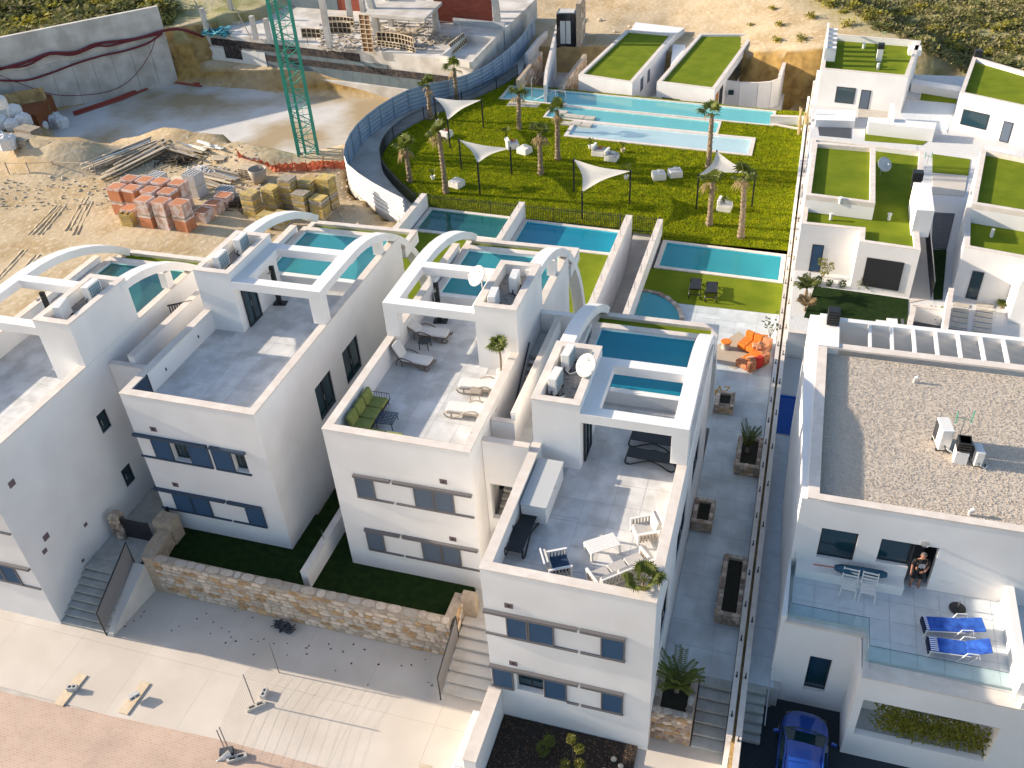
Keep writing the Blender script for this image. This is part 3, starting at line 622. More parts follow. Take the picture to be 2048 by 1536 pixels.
hB = town_house('white house with an empty grey roof terrace and two air conditioners on its stair tower', -25.5, -19.15, 23.75, 8.05, 1.0, False,
    [(-23.85, -22.97, 5.7, 6.8), (-20.85, -20.2, 5.7, 6.8)], 1.3, 'water_teal', 'pooltile', side_windows=[(28.25, 29.85, 5.05, 6.97), (31.1, 32.8, 5.02, 6.97)])
hA = town_house('leftmost white house with small square vents in its side wall', -34.0, -27.9, 18.3, 8.25, 0., True,
    [], .9, 'water_green', 'pooltile', side_windows=[(24.3, 24.95, 5.9, 6.93), (24.38, 25.05, 2.52, 3.58)])
# -- openings: rooms and frames
def window(h, x0, x1, z0, z1, y, blind=False):
    f = MB().box(x0, x0+.05, y, y+.06, z0, z1).box(x1-.05, x1, y, y+.06, z0, z1).box(x0+.05, x1-.05, y, y+.06, z0, z0+.05).box(x0+.05, x1-.05, y, y+.06, z1-.05, z1).box((x0+x1)/2-.03, (x0+x1)/2+.03, y, y+.06, z0+.05, z1-.05).build('window_frame', 'dark_metal', h, world=True)
    g = MB().box(x0+.05, x1-.05, y+.025, y+.035, z0+.05, z1-.05).build('pane', 'dglass', f); g.data.transform(Matrix.Translation(-h.location))
window(hD, -7.16, -6.15, 1.95, 3.05, 19.2)
window(hB, -23.85, -22.97, 5.7, 6.8, 23.98); window(hB, -20.85, -20.2, 5.7, 6.8, 23.98)
for y0, y1 in ((20.6, 22.4), (24.2, 27.0), (28.5, 31.0)): glazed_door(hD, -2.25, y0, y1, 3.9, 5.9)
for y0, y1 in ((28.25, 29.85), (31.1, 32.8)): glazed_door(hB, -19.15, y0, y1, 5.04, 6.97)
glazed_door(hA, -27.9, 24.3, 24.95, 5.9, 6.93, 1, False); glazed_door(hA, -27.9, 24.38, 25.05, 2.52, 3.58, 1, False)
# -- sliding blinds and rails, measured on each facade
y = 18.98
shutter_set(hD, y, 5.04, 6.17, ((-7.37, -6.6), (-6.58, -5.66), (-4.03, -3.2))); shutter_set(hD, y, 1.92, 3.04, ((-8.1, -7.28), (-6.12, -5.27), (-4.0, -3.2)))
rails(hD, y, ((-8.16, -4.83), (-4.73, -3.18)), 6.27, 5.05); rails(hD, y, ((-8.16, -7.28), (-5.27, -4.83), (-4.73, -3.18)), 3.17, 1.93)
MB().box(-7.28, -5.27, y-.14, y, 3.09, 3.21).build('shutter_rail', 'rail', hD, world=True)
for v in ((-7.23, 6.7), (-7.24, 3.49)): vent(hD, v[0], y, v[1])
y = 23.7
shutter_set(hC, y, 5.6, 6.7, ((-15.17, -14.35), (-12.62, -11.78), (-11.76, -10.93)), 'shutter_lit'); shutter_set(hC, y, 2.5, 3.6, ((-15.18, -14.38), (-12.65, -11.78), (-11.76, -10.93)), 'shutter_lit')
rails(hC, y, ((-15.18, -13.58), (-13.46, -10.14)), 6.8, 5.6); rails(hC, y, ((-15.18, -13.58), (-13.46, -10.14)), 3.7, 2.48)
for v in ((-11.28, 7.24), (-11.2, 4.06)): vent(hC, v[0], y, v[1])
y = 23.75
shutter_set(hB, y, 5.66, 6.84, ((-24.78, -23.85), (-22.97, -21.95), (-21.8, -20.85)), rm='rail_blue'); shutter_set(hB, y, 2.49, 3.64, ((-24.74, -23.8), (-23.78, -22.83), (-21.0, -20.12)), rm='rail_blue')
rails(hB, y, ((-25.58, -21.95), (-21.8, -20.1)), 6.9, 5.67, 'rail_blue'); rails(hB, y, ((-25.58, -21.93), (-21.82, -20.12)), 3.7, 2.5, 'rail_blue')
for v in ((-24.42, 7.33), (-24.36, 4.12)): vent(hB, v[0], y, v[1])
y = 18.3
shutter_set(hA, y, 2.36, 3.5, ((-30.6, -29.7), (-29.68, -28.84)), rm='rail'); rails(hA, y, ((-31.5, -27.95),), 3.6, 2.36); rails(hA, y, ((-31.5, -27.95),), 6.9, 5.68)
shutter_set(hA, y, 5.7, 6.8, ((-30.6, -29.7), (-29.68, -28.84)))
for yy, zz, s in ((19.3, 7.5, .16), (19.55, 4.2, .16), (21.5, 2.97, .1), (20.6, 1.6, .08), (22.9, 2.3, .05), (19.2, 3.7, .12)):
    MB().box(-27.9, -27.885, yy-s, yy+s, zz-s*.9, zz+s*.9).build('vent_plate', 'vent', hA, world=True)
# ------------------------------------------------------------------ air conditioners, dishes
def ac_unit(loc, rz, label, fin=True):
    o = thing('air_conditioner', label, 'air conditioner', loc, rz, 'air conditioners on the roofs')
    MB().rbox(-.42, .42, -.17, .17, .08, .82, .03).build('casing', 'ac_white', o)
    g = MB()
    if fin:
        MB().box(-.36, .36, .171, .176, .14, .76).build('coil_panel', 'ac_fin', o)
        for i in range(6): g.box(-.36, .36, .176, .182, .14+i*.12, .152+i*.12)
        for i in range(7): g.box(-.36+i*.115, -.348+i*.115, .176, .182, .152, .74)
        g.build('coil_guard', 'ac_white', o)
    else:
        for k in range(9): g.box(-.4+k*.045, -.375+k*.045, -.176, -.171, .14, .76)
        g.build('louvre_panel', 'ac_dark', o)
    for k in range(6): MB().box(-.35+k*.12, -.31+k*.12, -.15, .15, .82, .828).build('top_rib', 'ac_white', o)
    for sx in (-.3, .3): MB().box(sx-.04, sx+.04, -.2, .2, 0, .08).build('foot', 'black_plastic', o)
    MB().tube([(.42, .0, .25), (.55, .0, .22), (.6, .12, .1), (.45, .3, .04), (.15, .38, .03)], .025).build('pipe', 'ac_dark', o)
    MB().tube([(.42, .06, .18), (.52, .1, .16), (.55, .25, .06), (.3, .45, .04)], .03).build('pipe', 'ac_white', o)
    return o
def dish(loc, rz, label, mark=True, r=.48, tilt=50):
    o = thing('satellite_dish', label, 'satellite dish', loc, rz, 'satellite dishes on the roofs')
    d = MB(); pr = [(r*k/6, .26*r*(k/6)**2) for k in range(7)]
    M = Matrix.Translation((0, -.12, .75)) @ Matrix.Rotation(rad(tilt), 4, 'X')
    d.M = M; d.lathe([(max(a, .01), b) for a, b in pr]+[(r*.985, .26*r+.015), (r*.5, .085*r+.02), (.01, .02)], n=20); d.build('reflector', 'dish', o, smooth=True)
    MB().cyl((0, 0, 0), (0, 0, .75), .025).cyl((0, 0, .72), (0, -.1, .76), .03).build('mast', 'steel', o)
    a = M @ Vector((0, -r*.9, .1)); b = M @ Vector((0, -.12, r*1.1))
    MB().cyl(a, b, .012, n=5).build('arm', 'steel', o); MB().cyl(b, b+(M.to_3x3() @ Vector((0, 0, -.1))), .035, .03).build('receiver', 'ac_white', o)
    if mark:
        cu = bpy.data.curves.new('mark', 'FONT'); cu.body = 'Gi'; cu.size = .17; cu.align_x = 'CENTER'; t = bpy.data.objects.new('tmp', cu)
        me = bpy.data.meshes.new_from_object(t); bpy.data.objects.remove(t); me.materials.append(MAT['ac_dark']); me.transform(M @ Matrix.Translation((-.05, .18, .075)) @ Matrix.Rotation(rad(14), 4, 'X')); me.name = 'mark'
        q = bpy.data.objects.new('mark', me); COL.objects.link(q); q.parent = o
    return o
for lab, x, y, z, rz, fin in (
    ('air conditioner nearest the front on the stair tower of the foreground house', -7.55, 26.9, 9.95, rad(-95), True), ('rear air conditioner on the stair tower of the foreground house', -7.45, 28.5, 9.95, rad(-95), True),
    ('front air conditioner beside the round dish on the green sofa house', -11.3, 31.0, 10.6, rad(-85), False), ('rear air conditioner on the stair tower of the green sofa house', -10.85, 32.6, 10.6, rad(-85), False),
    ('front air conditioner on the stair tower of the empty terrace house', -24.75, 31.5, 10.7, rad(-90), True), ('rear air conditioner on the stair tower of the empty terrace house', -24.65, 33.2, 10.7, rad(-90), True),
    ('front air conditioner with blank casing on the leftmost stair tower', -29.1, 25.9, 10.9, rad(-75), False), ('rear air conditioner with square coil on the leftmost stair tower', -28.85, 27.6, 10.9, rad(-90), True)):
    ac_unit((x, y, z), rz, lab, fin)
dish((-6.35, 27.6, 10.08), rad(-38), 'round grey dish fixed beside the stair tower of the foreground house')
dish((-12.2, 32.1, 10.7), rad(-40), 'round grey dish on the pergola of the green sofa house')
dish((5.45, 58.9, 5.45), rad(35), 'pale dish on the flat turf roof beyond the garden wall', False)
# ------------------------------------------------------------------ gaps between houses
g1 = thing('stair_passage', 'narrow outside stair between the green sofa house and the foreground house', 'staircase', (-9.1, 25, 0))
MB().slab_holes(-10.04, -8.17, 1.0, 8.5, 24.95, 25.2, [(-9.85, -8.35, 4.35, 6.3), (-9.85, -8.35, 1.0, 3.1)], lambda u, v, d: (u, d, v)).build('front_wall', 'white', g1, world=True)
MB().box(-10.06, -8.15, 24.93, 25.22, 8.5, 8.55).build('coping', 'coping', g1, world=True)
MB().box(-10.04, -8.17, 25.2, 26.1, 7.2, 7.4).build('roof_landing', 'tile', g1, world=True); MB().box(-9.05, -8.17, 26.1, 33.6, 7.0, 7.38).build('side_passage', 'tile', g1, world=True)
MB().box(-10.04, -9.05, 26.1, 26.3, 7.0, 8.6).build('well_wall', 'white', g1, world=True); MB().box(-9.25, -9.05, 26.3, 33.4, 5, 8.9).build('well_wall', 'white', g1, world=True)
MB().box(-10.04, -9.03, 26.08, 26.32, 8.6, 8.65).build('well_coping', 'coping', g1, world=True); MB().box(-9.27, -9.03, 26.33, 33.4, 8.9, 8.95).build('well_coping', 'coping', g1, world=True)
MB().box(-10.04, -9.26, 31.6, 33.4, 7.75, 7.95).build('landing', 'step', g1, world=True); MB().box(-10.04, -8.17, 33.6, 33.9, 0, 8.9).build('back_wall', 'white', g1, world=True)
for i in range(12): MB().box(-10.03, -9.27, 31.6-.3*(i+1), 31.6-.3*i-.06, 7.7-.2*i, 7.76-.2*i).build('step', 'concrete_pale', g1, world=True)
MB().box(-10.03, -9.27, 26.4, 31.5, 4.6, 4.7).build('well_floor', 'room_dark', g1, world=True)
for i in range(8): MB().box(-9.8, -8.3, 26.9-.3*(i+1), 26.9-.3*i+.02, 6.0-.2*i-1.2, 6.15-.2*i-1.2).build('step', 'concrete_pale', g1, world=True)
MB().tube([(-9.98, 31.5, 8.7), (-9.98, 27.6, 6.2)], .035).build('handrail', 'dark_metal', g1, world=True)
g2 = thing('gap_walls', 'white walls and dark gate bridging the gap between the two left houses', 'wall', (-26.7, 26, 0))
MB().slab_holes(-27.88, -25.52, 1.3, 8.6, 26.0, 26.25, [(-27.7, -25.6, 4.65, 6.5), (-27.7, -25.6, 1.3, 3.5)], lambda u, v, d: (u, d, v)).box(-26.9, -26.6, 26.25, 32, 6, 9.0).box(-27.88, -25.52, 26.25, 34, 7.2, 7.4).build('wall', 'white', g2, world=True)
MB().box(-27.9, -25.5, 25.98, 26.27, 8.6, 8.65).box(-26.92, -26.58, 26.27, 32, 9.0, 9.05).build('coping', 'coping', g2, world=True)
MB().box(-27.88, -25.52, 26.3, 40, .8, 1.3).build('passage_floor', 'step', g2, world=True)
gt = thing('terrace_gate', 'dark mesh gate on the empty grey roof terrace', 'gate', (-25.1, 24.6, 8.05)); MB().box(-.02, .02, -.5, .5, .05, 1.0).build('panel', 'rail_blue', gt); MB().box(-.03, .03, -.54, -.5, 0, 1.05).box(-.03, .03, .5, .54, 0, 1.05).build('gate_frame', 'dark_metal', gt)
gt2 = dup(gt, (-10.35, 25.3, 7.95), 0, 'dark mesh gate between green sofa terrace and the outside stair')
lg = thing('louvre_gate', 'dark slatted gate behind the leftmost stair tower', 'gate', (-27.1, 30.6, 7.4), rad(35))
for k in range(9): MB().box(-.5+k*.12, -.43+k*.12, -.02, .02, .05, 1.6).build('slat', 'wicker', lg)
MB().box(-.55, .6, -.03, .03, 1.6, 1.66).box(-.55, .6, -.03, .03, 0, .05).build('gate_frame', 'dark_metal', lg)
# ------------------------------------------------------------------ shower posts
for i, (x, y, z, lb) in enumerate(((-14.9, 33.3, 7.95, 'black shower post under the pergola of the green sofa house'), (-23.2, 33.0, 8.05, 'black shower post under the pergola of the empty terrace house'), (-32.6, 28.3, 8.25, 'black shower post under the pergola of the leftmost house'))):
    s = thing('shower_post', lb, 'shower', (x, y, z), rad(10), 'shower posts'); MB().box(-.11, .11, -.07, .07, .05, 2.1).build('column', 'black_plastic', s); MB().box(-.3, .35, -.2, .2, 0, .05).build('base', 'black_plastic', s); MB().cyl((0, -.05, 1.9), (0, -.4, 1.95), .02).cyl((0, -.4, 1.9), (0, -.4, 1.95), .09).build('shower_head', 'steel', s)
# ================================================================== FRONT WALLS AND STEPS
sw = thing('stone_wall', 'long rubble stone garden wall along the street', 'wall', (-16, 21, 0))
def core(mb, poly, z0, z1): return mb.prism(poly, z0, z1)
cm = MB(); cm.box(-24.4, -10.55, 20.98, 21.38, 0, 2.12).box(-10.9, -10.5, 21.38, 22.6, 0, 2.12).box(-10.5, -9.9, 22.2, 22.6, 0, 2.4).prism([(-24.9,21.0),(-24.4,20.98),(-24.4,21.5),(-24.6,22.9),(-25.2,22.9),(-25.1,21.6)], 0, 2.2)
cm.box(-25.4, -24.5, 22.7, 23.4, 0, 2.6).build('wall_core', 'mortar', sw, world=True)
stones(sw, (-24.4, 20.98, .04), (1, 0, 0), 13.85, 2.04, (0, -1, 0), sw=.47, sh=.215, depth=.035)
stones(sw, (-10.5, 21.0, .04), (0, 1, 0), 1.6, 2.0, (1, 0, 0), sw=.5, sh=.29, mats=('stone_c', 'stone_a', 'stone_b'))
stones(sw, (-24.4, 20.98, 2.12), (1, 0, 0), 13.8, .4, (0, 0, 1), sw=.6, sh=.4, mats=('stone_b', 'stone_a', 'stone_a'), depth=.03)
gp_ = thing('stone_pillar', 'short rubble stone gate pillar beside the leftmost house', 'pillar', (-27.3, 22.6, 1.2))
MB().box(-.24, .24, -.24, .24, 0, 1.5).build('pillar_core', 'mortar', gp_)
for d, o_ in (((0,-1,0),(-.24,-.24,0)), ((1,0,0),(.24,-.24,0)), ((0,0,1),(-.24,-.24,1.5))):
    L_ = .48; ux = (1,0,0) if d != (1,0,0) else (0,1,0)
    stones(gp_, o_, ux, L_, 1.5 if d[2] == 0 else .48, d, sw=.24, sh=.2, mats=('stone_d', 'stone_a', 'stone_b'), world=False, depth=.04)
def steps(name, label, x0, x1, y0, z0, n_, rise, go, m='step', mat_side='white'):
    s = thing(name, label, 'steps', ((x0+x1)/2, y0, z0))
    for i in range(n_):
        MB().box(x0, x1, y0+go*i, y0+go*n_+.3, z0+rise*i-.02, z0+rise*(i+1)-.045).build('riser', m, s, world=True)
        MB().box(x0-.01, x1+.01, y0+go*i-.03, y0+go*(i+1)-.03, z0+rise*(i+1)-.045, z0+rise*(i+1)).build('tread', m, s, world=True)
    return s
s1 = steps('garden_steps', 'concrete steps climbing beside the leftmost house to a dark gate', -27.88, -25.5, 18.35, 0, 8, .163, .31)
MB().box(-27.88, -25.5, 21.1, 26.4, .9, 1.3).build('landing', 'step', s1, world=True)
MB().prism([(-25.48,18.3),(-25.2,18.3),(-24.9,21.0),(-25.48,21.0)], 0, [.1,.1,1.7,1.7]).build('cheek_wall', 'concrete_pale', s1, world=True)
rl = thing('louvred_railing', 'dark louvred metal railing beside the left concrete steps', 'railing', (-25.55, 18.3, 0))
for k in range(10): MB().extr([(-.015, -.05), (.015, -.05), (.015, .05), (-.015, .05)], (0, .05, .35+.115*k), (0, 2.75, 1.7+.115*k)).build('slat', 'grey_metal', rl)
MB().tube([(0, 0, .0), (0, .02, 1.42), (0, 2.8, 2.85), (0, 2.8, 1.4)], .035, 6).build('rail_frame', 'dark_metal', rl)
gd = thing('garden_gate', 'dark slatted gate at the head of the left concrete steps', 'gate', (-26.4, 22.55, 1.3))
for k in range(8): MB().box(-.65, .8, -.02, .02, .08+k*.15, .2+k*.15).build('slat', 'dark_metal', gd)
MB().box(-.7, -.65, -.03, .03, 0, 1.3).build('gate_frame', 'dark_metal', gd); MB().box(.8, .85, -.03, .03, 0, 1.3).build('gate_frame', 'dark_metal', gd)
gd2 = thing('garden_gate', 'dark slatted gate between the lawn and the stone corner pillar', 'gate', (-25.3, 24.3, 1.3), rad(90))
for k in range(8): MB().box(-.75, .5, -.02, .02, .08+k*.15, .2+k*.15).build('slat', 'dark_metal', gd2)
s2 = steps('garden_steps', 'pale concrete steps between the stone wall and the foreground house', -10.4, -8.2, 19.3, 0, 7, .18, .42, 'concrete_pale')
MB().box(-10.4, -8.2, 22.2, 25.2, 0, 1.26).build('landing', 'concrete_pale', s2, world=True)
rl2 = thing('louvred_railing', 'dark louvred metal railing at the end of the stone wall', 'railing', (-10.42, 19.0, 0))
for k in range(10): MB().extr([(-.015, -.05), (.015, -.05), (.015, .05), (-.015, .05)], (0, .05, .3+.11*k), (0, 2.3, 1.1+.11*k)).build('slat', 'grey_metal', rl2)
MB().tube([(0, 0, .0), (0, .02, 1.4), (0, 2.35, 2.25), (0, 2.35, 1.0)], .03, 6).build('rail_frame', 'dark_metal', rl2)
s3 = steps('garden_steps', 'grey concrete steps between the stone planter and the boundary wall', -.72, .42, 21.0-1.5, 0, 6, .165, .42)
s4 = steps('garden_steps', 'bluish shaded steps beside the parked blue car', .98, 1.68, 20.2, .02, 6, .18, .3)
MB().box(.98, 1.95, 21.9, 22.05, 0, 1.09).build('landing', 'step', s4, world=True)
lw = thing('garden_wall', 'low white wall with planted mulch bed in front of the foreground house', 'wall', (-8, 17, 0))
MB().box(-8.25, -7.8, 15.9, 18.95, 0, 1.75).box(-8.7, -8.25, 15.7, 18.2, 0, 1.15).build('wall', 'white', lw, world=True)
MB().box(-8.28, -7.77, 15.88, 18.95, 1.75, 1.8).build('coping', 'coping', lw, world=True)
tag(MB().box(-8.62, -8.33, 15.9, 18.0, 1.15, 1.2).build('white_gravel', 'gravel_white', lw, world=True), kind='stuff')
mbd = struct(MB().box(-7.78, -2.6, 15.2, 18.95, -.05, .12).build('mulch_bed', 'mulch'))
mm = MB()
for _ in range(900): mm.cbox((U(-7.7,-2.7), U(15.3,18.9), .13), (U(.04,.14), U(.02,.05), .02), U(0,3), U(-.4,.4))
tag(mm.build('mulch_chips', 'litter', None), 'loose brown bark chips over the front mulch bed', 'mulch', kind='stuff')
tag(MB().lathe([(.8,.0),(.78,.04),(.4,.06),(.01,.065)], (-5.0,16.0,.13), 14).build('gravel_patch', 'gravel_white'), 'white gravel patch around the bushes in the mulch bed', 'gravel', kind='stuff')
for i, (a, b) in enumerate(((-3.35,18.2),(-3.05,18.0),(-2.95,17.2),(-3.5,16.4),(-4.6,15.6),(-2.85,16.6),(-3.6,17.7))):
    MB_ = MB(); s = U(.08,.13); MB_.lathe([(s*.5,0),(s,s*.4),(s*.8,s*.8),(.01,s)], (0,0,0), 7); o = MB_.build('white_rock', 'rock', None, True); o.location = (a,b,.11); tag(o, 'small pale rock scattered at the right end of the mulch bed', 'rock', 'pale rocks in the mulch bed')
tag(MB().lathe([(.1,0),(.13,.08),(.08,.16),(.01,.18)], (-3.25,17.55,.12), 10).build('garden_lamp', 'teal_plastic', None, True), 'round teal garden lamp in the mulch bed', 'lamp')
tag(MB().box(-10.2, -9.75, 15.55, 16.3, .0, .012).build('drain_cover', 'rock'), 'square drain cover in the pale pavement, nearer the wall', 'cover'); tag(MB().box(-10.35, -9.9, 14.55, 15.35, .0, .012).build('drain_cover', 'rock'), 'square drain cover in the pale pavement, cut by the frame bottom', 'cover')
# ------------------------------------------------------------------ boundary and partition walls
def rail_wall(label, x0, x1, y0, y1, z0, z1, spigots=0, glass=True, name='partition_wall', side=0, top='coping'):
    w_ = thing(name, label, 'wall', ((x0+x1)/2, y0, z0)); MB().box(x0, x1, y0, y1, z0, z1-.05).build('wall', 'white', w_, world=True); MB().box(x0-.015, x1+.015, y0-.01, y1+.015, z1-.05, z1).build('coping', top, w_, world=True)
    for k in range(spigots):
        yy = y0+(y1-y0)*(k+.5)/spigots; MB().cyl(((x0+x1)/2+side, yy, z1), ((x0+x1)/2+side, yy, z1+(.55 if glass else .28)), .018 if glass else .022, n=6).build('railing_post', 'steel' if glass else 'dark_metal', w_, world=True)
        if not glass: MB().box((x0+x1)/2+side-.035, (x0+x1)/2+side+.035, yy-.05, yy+.05, z1, z1+.03).build('post_foot', 'dark_metal', w_, world=True)
    return w_
rail_wall('white partition wall with slim steel posts at the left of the dark green garden pool', -25.75, -25.35, 49.5, 57.0, .5, 2.4, 4)
rail_wall('white partition wall between the dark green and the bright blue garden pools', -18.25, -17.85, 49.5, 57.0, .5, 2.4, 4)
rail_wall('tall white partition wall with steel posts beside the sunken alley', -10.45, -10.02, 38.5, 56.4, -1, 2.4, 9)
rail_wall('white partition wall with steel posts left of the lawn with two black loungers', -8.3, -7.95, 40.0, 56.6, -1, 2.2, 8)
rail_wall('low white dividing wall between the two dark front lawns', -17.6, -17.3, 21.9, 33.5, 1.0, 2.3, 3)
rail_wall('long white boundary wall with dark hooks beside the planter path', .46, .64, 19.0, 56.0, -.2, 2.0, 22, False)
bw2 = rail_wall('long white boundary wall with dark hooks beside the blue shaded path', .78, .96, 17.6, 86.0, -1.6, 2.0, 26, False)
tag(MB().box(.64, .78, 17.6, 60, 1.5, 1.72).build('gutter', 'earth'), 'narrow dirt filled gutter between the twin boundary walls', 'gutter')
MB().box(.46, .64, 56.0, 82, .2, 2.0).build('wall_extension', 'white', bw2, world=True)
# ------------------------------------------------------------------ ground pools
def ground_pool(label, poly, z, water, bed, rimw=.3, depth=1.3, group=None):
    c = sum((Vector((p[0],p[1],0)) for p in poly), Vector())/len(poly); o = thing('swimming_pool', label, 'pool', (c.x, c.y, z))
    out = []
    for p in poly:
        d = Vector((p[0]-c.x, p[1]-c.y)); out.append((p[0]+math.copysign(rimw, d.x), p[1]+math.copysign(rimw, d.y)))
    n_ = len(poly); rm = MB()
    for i in range(n_):
        a, b, c1, d1 = poly[i], poly[(i+1)%n_], out[(i+1)%n_], out[i]; rm.prism([a, b, c1, d1], z-1.2, z+.06)
    rm.build('pool_rim', 'coping', o, world=True)
    bs = MB().prism(poly, z-depth-.2, z-depth)
    for i in range(n_):
        a, b = poly[i], poly[(i+1)%n_]; k = .01; ax, ay, bx, by = [c.x+(a[0]-c.x)*(1-k/5), c.y+(a[1]-c.y)*(1-k/3), c.x+(b[0]-c.x)*(1-k/5), c.y+(b[1]-c.y)*(1-k/3)]
        bs.sheet([(ax,ay,z-depth),(bx,by,z-depth),(bx,by,z+.02),(ax,ay,z+.02)])
    bs.build('pool_basin', bed, o, world=True)
    MB().sheet([(p[0],p[1],z-.05) for p in poly]).build('pool_water', water, o, world=True); return o
ground_pool('dark green garden pool in the leftmost rear garden', [(-24.9,53.6),(-18.55,53.3),(-18.55,56.3),(-24.9,56.65)], 1.3, 'water_green', 'pooltile_green')
ground_pool('bright blue garden pool in the middle rear garden', [(-17.5,53.05),(-10.8,52.85),(-10.8,55.75),(-17.5,56.15)], 1.3, 'water_blue', 'pooltile_blue')
ground_pool('turquoise garden pool behind the lawn with two black loungers', [(-7.45,52.35),(.1,52.0),(.1,55.1),(-7.45,55.55)], 1.0, 'water_teal', 'pooltile_blue')
ground_pool('small deep blue pool beside the gravel roofed villa', [(1.0,36.9),(1.98,36.9),(1.98,40.2),(1.0,40.2)], 1.08, 'water_deep', 'pooltile_deep', .02)
ground_pool('long turquoise lap pool at the back of the shared garden', [(-26.9,80.2),(-2.2,77.5),(-2.2,80.5),(-26.9,83.4)], 1.0, 'water_lap', 'pooltile_lap', .22, 1.0)
ground_pool('middle turquoise pool with stepping stones in the shared garden', [(-21.6,76.4),(-6.5,75.0),(-6.5,77.4),(-21.6,79.2)], .99, 'water_lap', 'pooltile_lap', .2, .8)
sp_ = ground_pool('pale shallow paddling pool at the front of the shared garden', [(-18.6,72.6),(-3.5,71.1),(-3.5,74.15),(-18.6,75.55)], 1.02, 'water_pale', 'pooltile_pale', .32, .5)
for i, (a, b) in enumerate(((435,640),(440,685),(490,708),(545,715),(610,722),(470,755),(525,755),(590,765))):
    p = ZP(a, b, 1.05); o = MB().box(-.46, .46, -.36, .36, -.2, .06).build('stepping_stone', 'deck'); o.location = (p.x, p.y, 1.03+.006*i); o.rotation_euler.z = rad(-5); tag(o, '%s beige stepping stone from the left across the middle pool' % ('first','second','third','fourth','fifth','sixth','seventh','eighth')[i], 'stone', 'stepping stones in the pool')
hr = thing('pool_handrail', 'white tubular handrail at the left end of the lap pool', 'handrail', ZP(275,610,1.05)[:])
a, b, c_, d_ = ZP(275,610,1.05), ZP(400,550,2.0), ZP(460,560,2.0), ZP(465,612,1.05); l = a
MB().tube([a-l, b-l, c_-l, d_-l], .045).build('rail', 'metal_white', hr); MB().cyl(b-l-Vector((0,0,.95)), b-l, .045).build('rail_post', 'metal_white', hr)
tag(MB().box(-1.5,1.5,-.55,.55,0,.06).build('shower_slab', 'deck'), 'beige deck slab under the pool shower near the left palm', 'slab').location = (*xy(ZP(205,640,1.02)), 1.0)
sh = thing('pool_shower', 'slim curved steel pool showers at the left end of the lap pool', 'shower', (*xy(ZP(250,612,1.05)), 1.05))
for dx in (-.7, .1): MB().tube([(dx,0,0),(dx,0,1.9),(dx+.15,0,2.15),(dx+.4,0,2.1)], .04).build('shower_pipe', 'steel', sh)
# curved pond in the foreground house garden
pd = thing('garden_pond', 'quarter round shallow pond edged in stone behind the foreground house', 'pond', (-7.9, 45.6, 1.0))
arc = [(2.75*math.sin(rad(90*k/14)), 3.35*math.cos(rad(90*k/14))) for k in range(15)]
MB().prism([(0,0)]+arc, -.02, .03).build('pond_bed', 'pooltile_pale', pd); MB().sheet([(0,0,.05)]+[(a,b,.05) for a,b in arc]).build('pond_water', 'water_teal', pd)
for k in range(14):
    a, b = arc[k], arc[k+1]; MB().prism([a, b, (b[0]*1.09,b[1]*1.08), (a[0]*1.09,a[1]*1.08)], 0, U(.09,.15)).build('edge_stone', random.choice(('stone_d','stone_b','stone_a')), pd)
# ------------------------------------------------------------------ fences of the shared garden
fe = thing('site_fence', 'curved corrugated metal hoarding around the shared garden', 'fence', (-33, 70, .9))
def fence_panels(path, z0, z1, step):
    d = 0; pts = [Vector((*path[0],0))]
    for i in range(1, len(path)):
        a, b = Vector((*path[i-1],0)), Vector((*path[i],0)); seg = (b-a).length; t = step-d
        while t < seg: pts.append(a.lerp(b, t/seg)); t += step
        d = (d+seg) % step
    pts.append(Vector((*path[-1],0))); return pts
fp = fence_panels(FOs, .9, 3.0, 2.1)
for i in range(len(fp)-1):
    a, b = fp[i], fp[i+1]; d = (b-a); ln = d.length
    if ln < .3: continue
    d.normalize(); nn = Vector((-d.y, d.x, 0)); prof = []
    for k in range(25): prof.append((k*.0875, .025*(1 if (k//2)%2 else -1)))
    vs = []; fs = []
    for p in (a, b):
        for z, o_ in prof: vs.append(p+nn*o_+Vector((0,0,.85+z)))
        for z, o_ in prof[::-1]: vs.append(p+nn*(o_+.006)+Vector((0,0,.85+z)))
    m_ = len(prof)*2; fs = [(j, (j+1)%m_, m_+(j+1)%m_, m_+j) for j in range(m_)]
    fo_ = MB().add(vs, fs).build('fence_panel', 'fence_white', fe, world=True); fo_.data.materials.append(MAT['fence_blue'])
    for q in fo_.data.polygons:
        if q.index >= m_//2: q.material_index = 1
    MB().cyl((b.x+nn.x*.08, b.y+nn.y*.08, .7), (b.x+nn.x*.08, b.y+nn.y*.08, 2.9), .035, n=6).build('fence_post', 'fence_blue', fe, world=True)
def pickets(label, path, z, h_, gap=.13):
    o = thing('picket_railing', label, 'railing', (*path[0], z)); pts = fence_panels(path, 0, 0, gap); mb = MB()
    for p in pts: mb.box(p.x-.014, p.x+.014, p.y-.014, p.y+.014, z, z+h_)
    q = mb.build('pickets', 'dark_metal', o, world=True); q['kind'] = 'stuff'
    MB().tube([(p[0],p[1],z+.12) for p in path], .02, 4).build('lower_rail', 'dark_metal', o, world=True); MB().tube([(p[0],p[1],z+h_-.18) for p in path], .02, 4).build('upper_rail', 'dark_metal', o, world=True)
    pp = fence_panels(path, 0, 0, 4.8)
    for p in pp: MB().box(p.x-.03, p.x+.03, p.y-.03, p.y+.03, z, z+h_+.03).build('railing_post', 'dark_metal', o, world=True)
pickets('black picket railing behind the garden pools', [(-25.3,57.2),(-18.2,56.95),(-10.4,56.75),(-8.2,56.7)], 1.0, 1.25)
pickets('black picket railing curving along the lawn inside the hoarding', FIs, .97, 1.2)
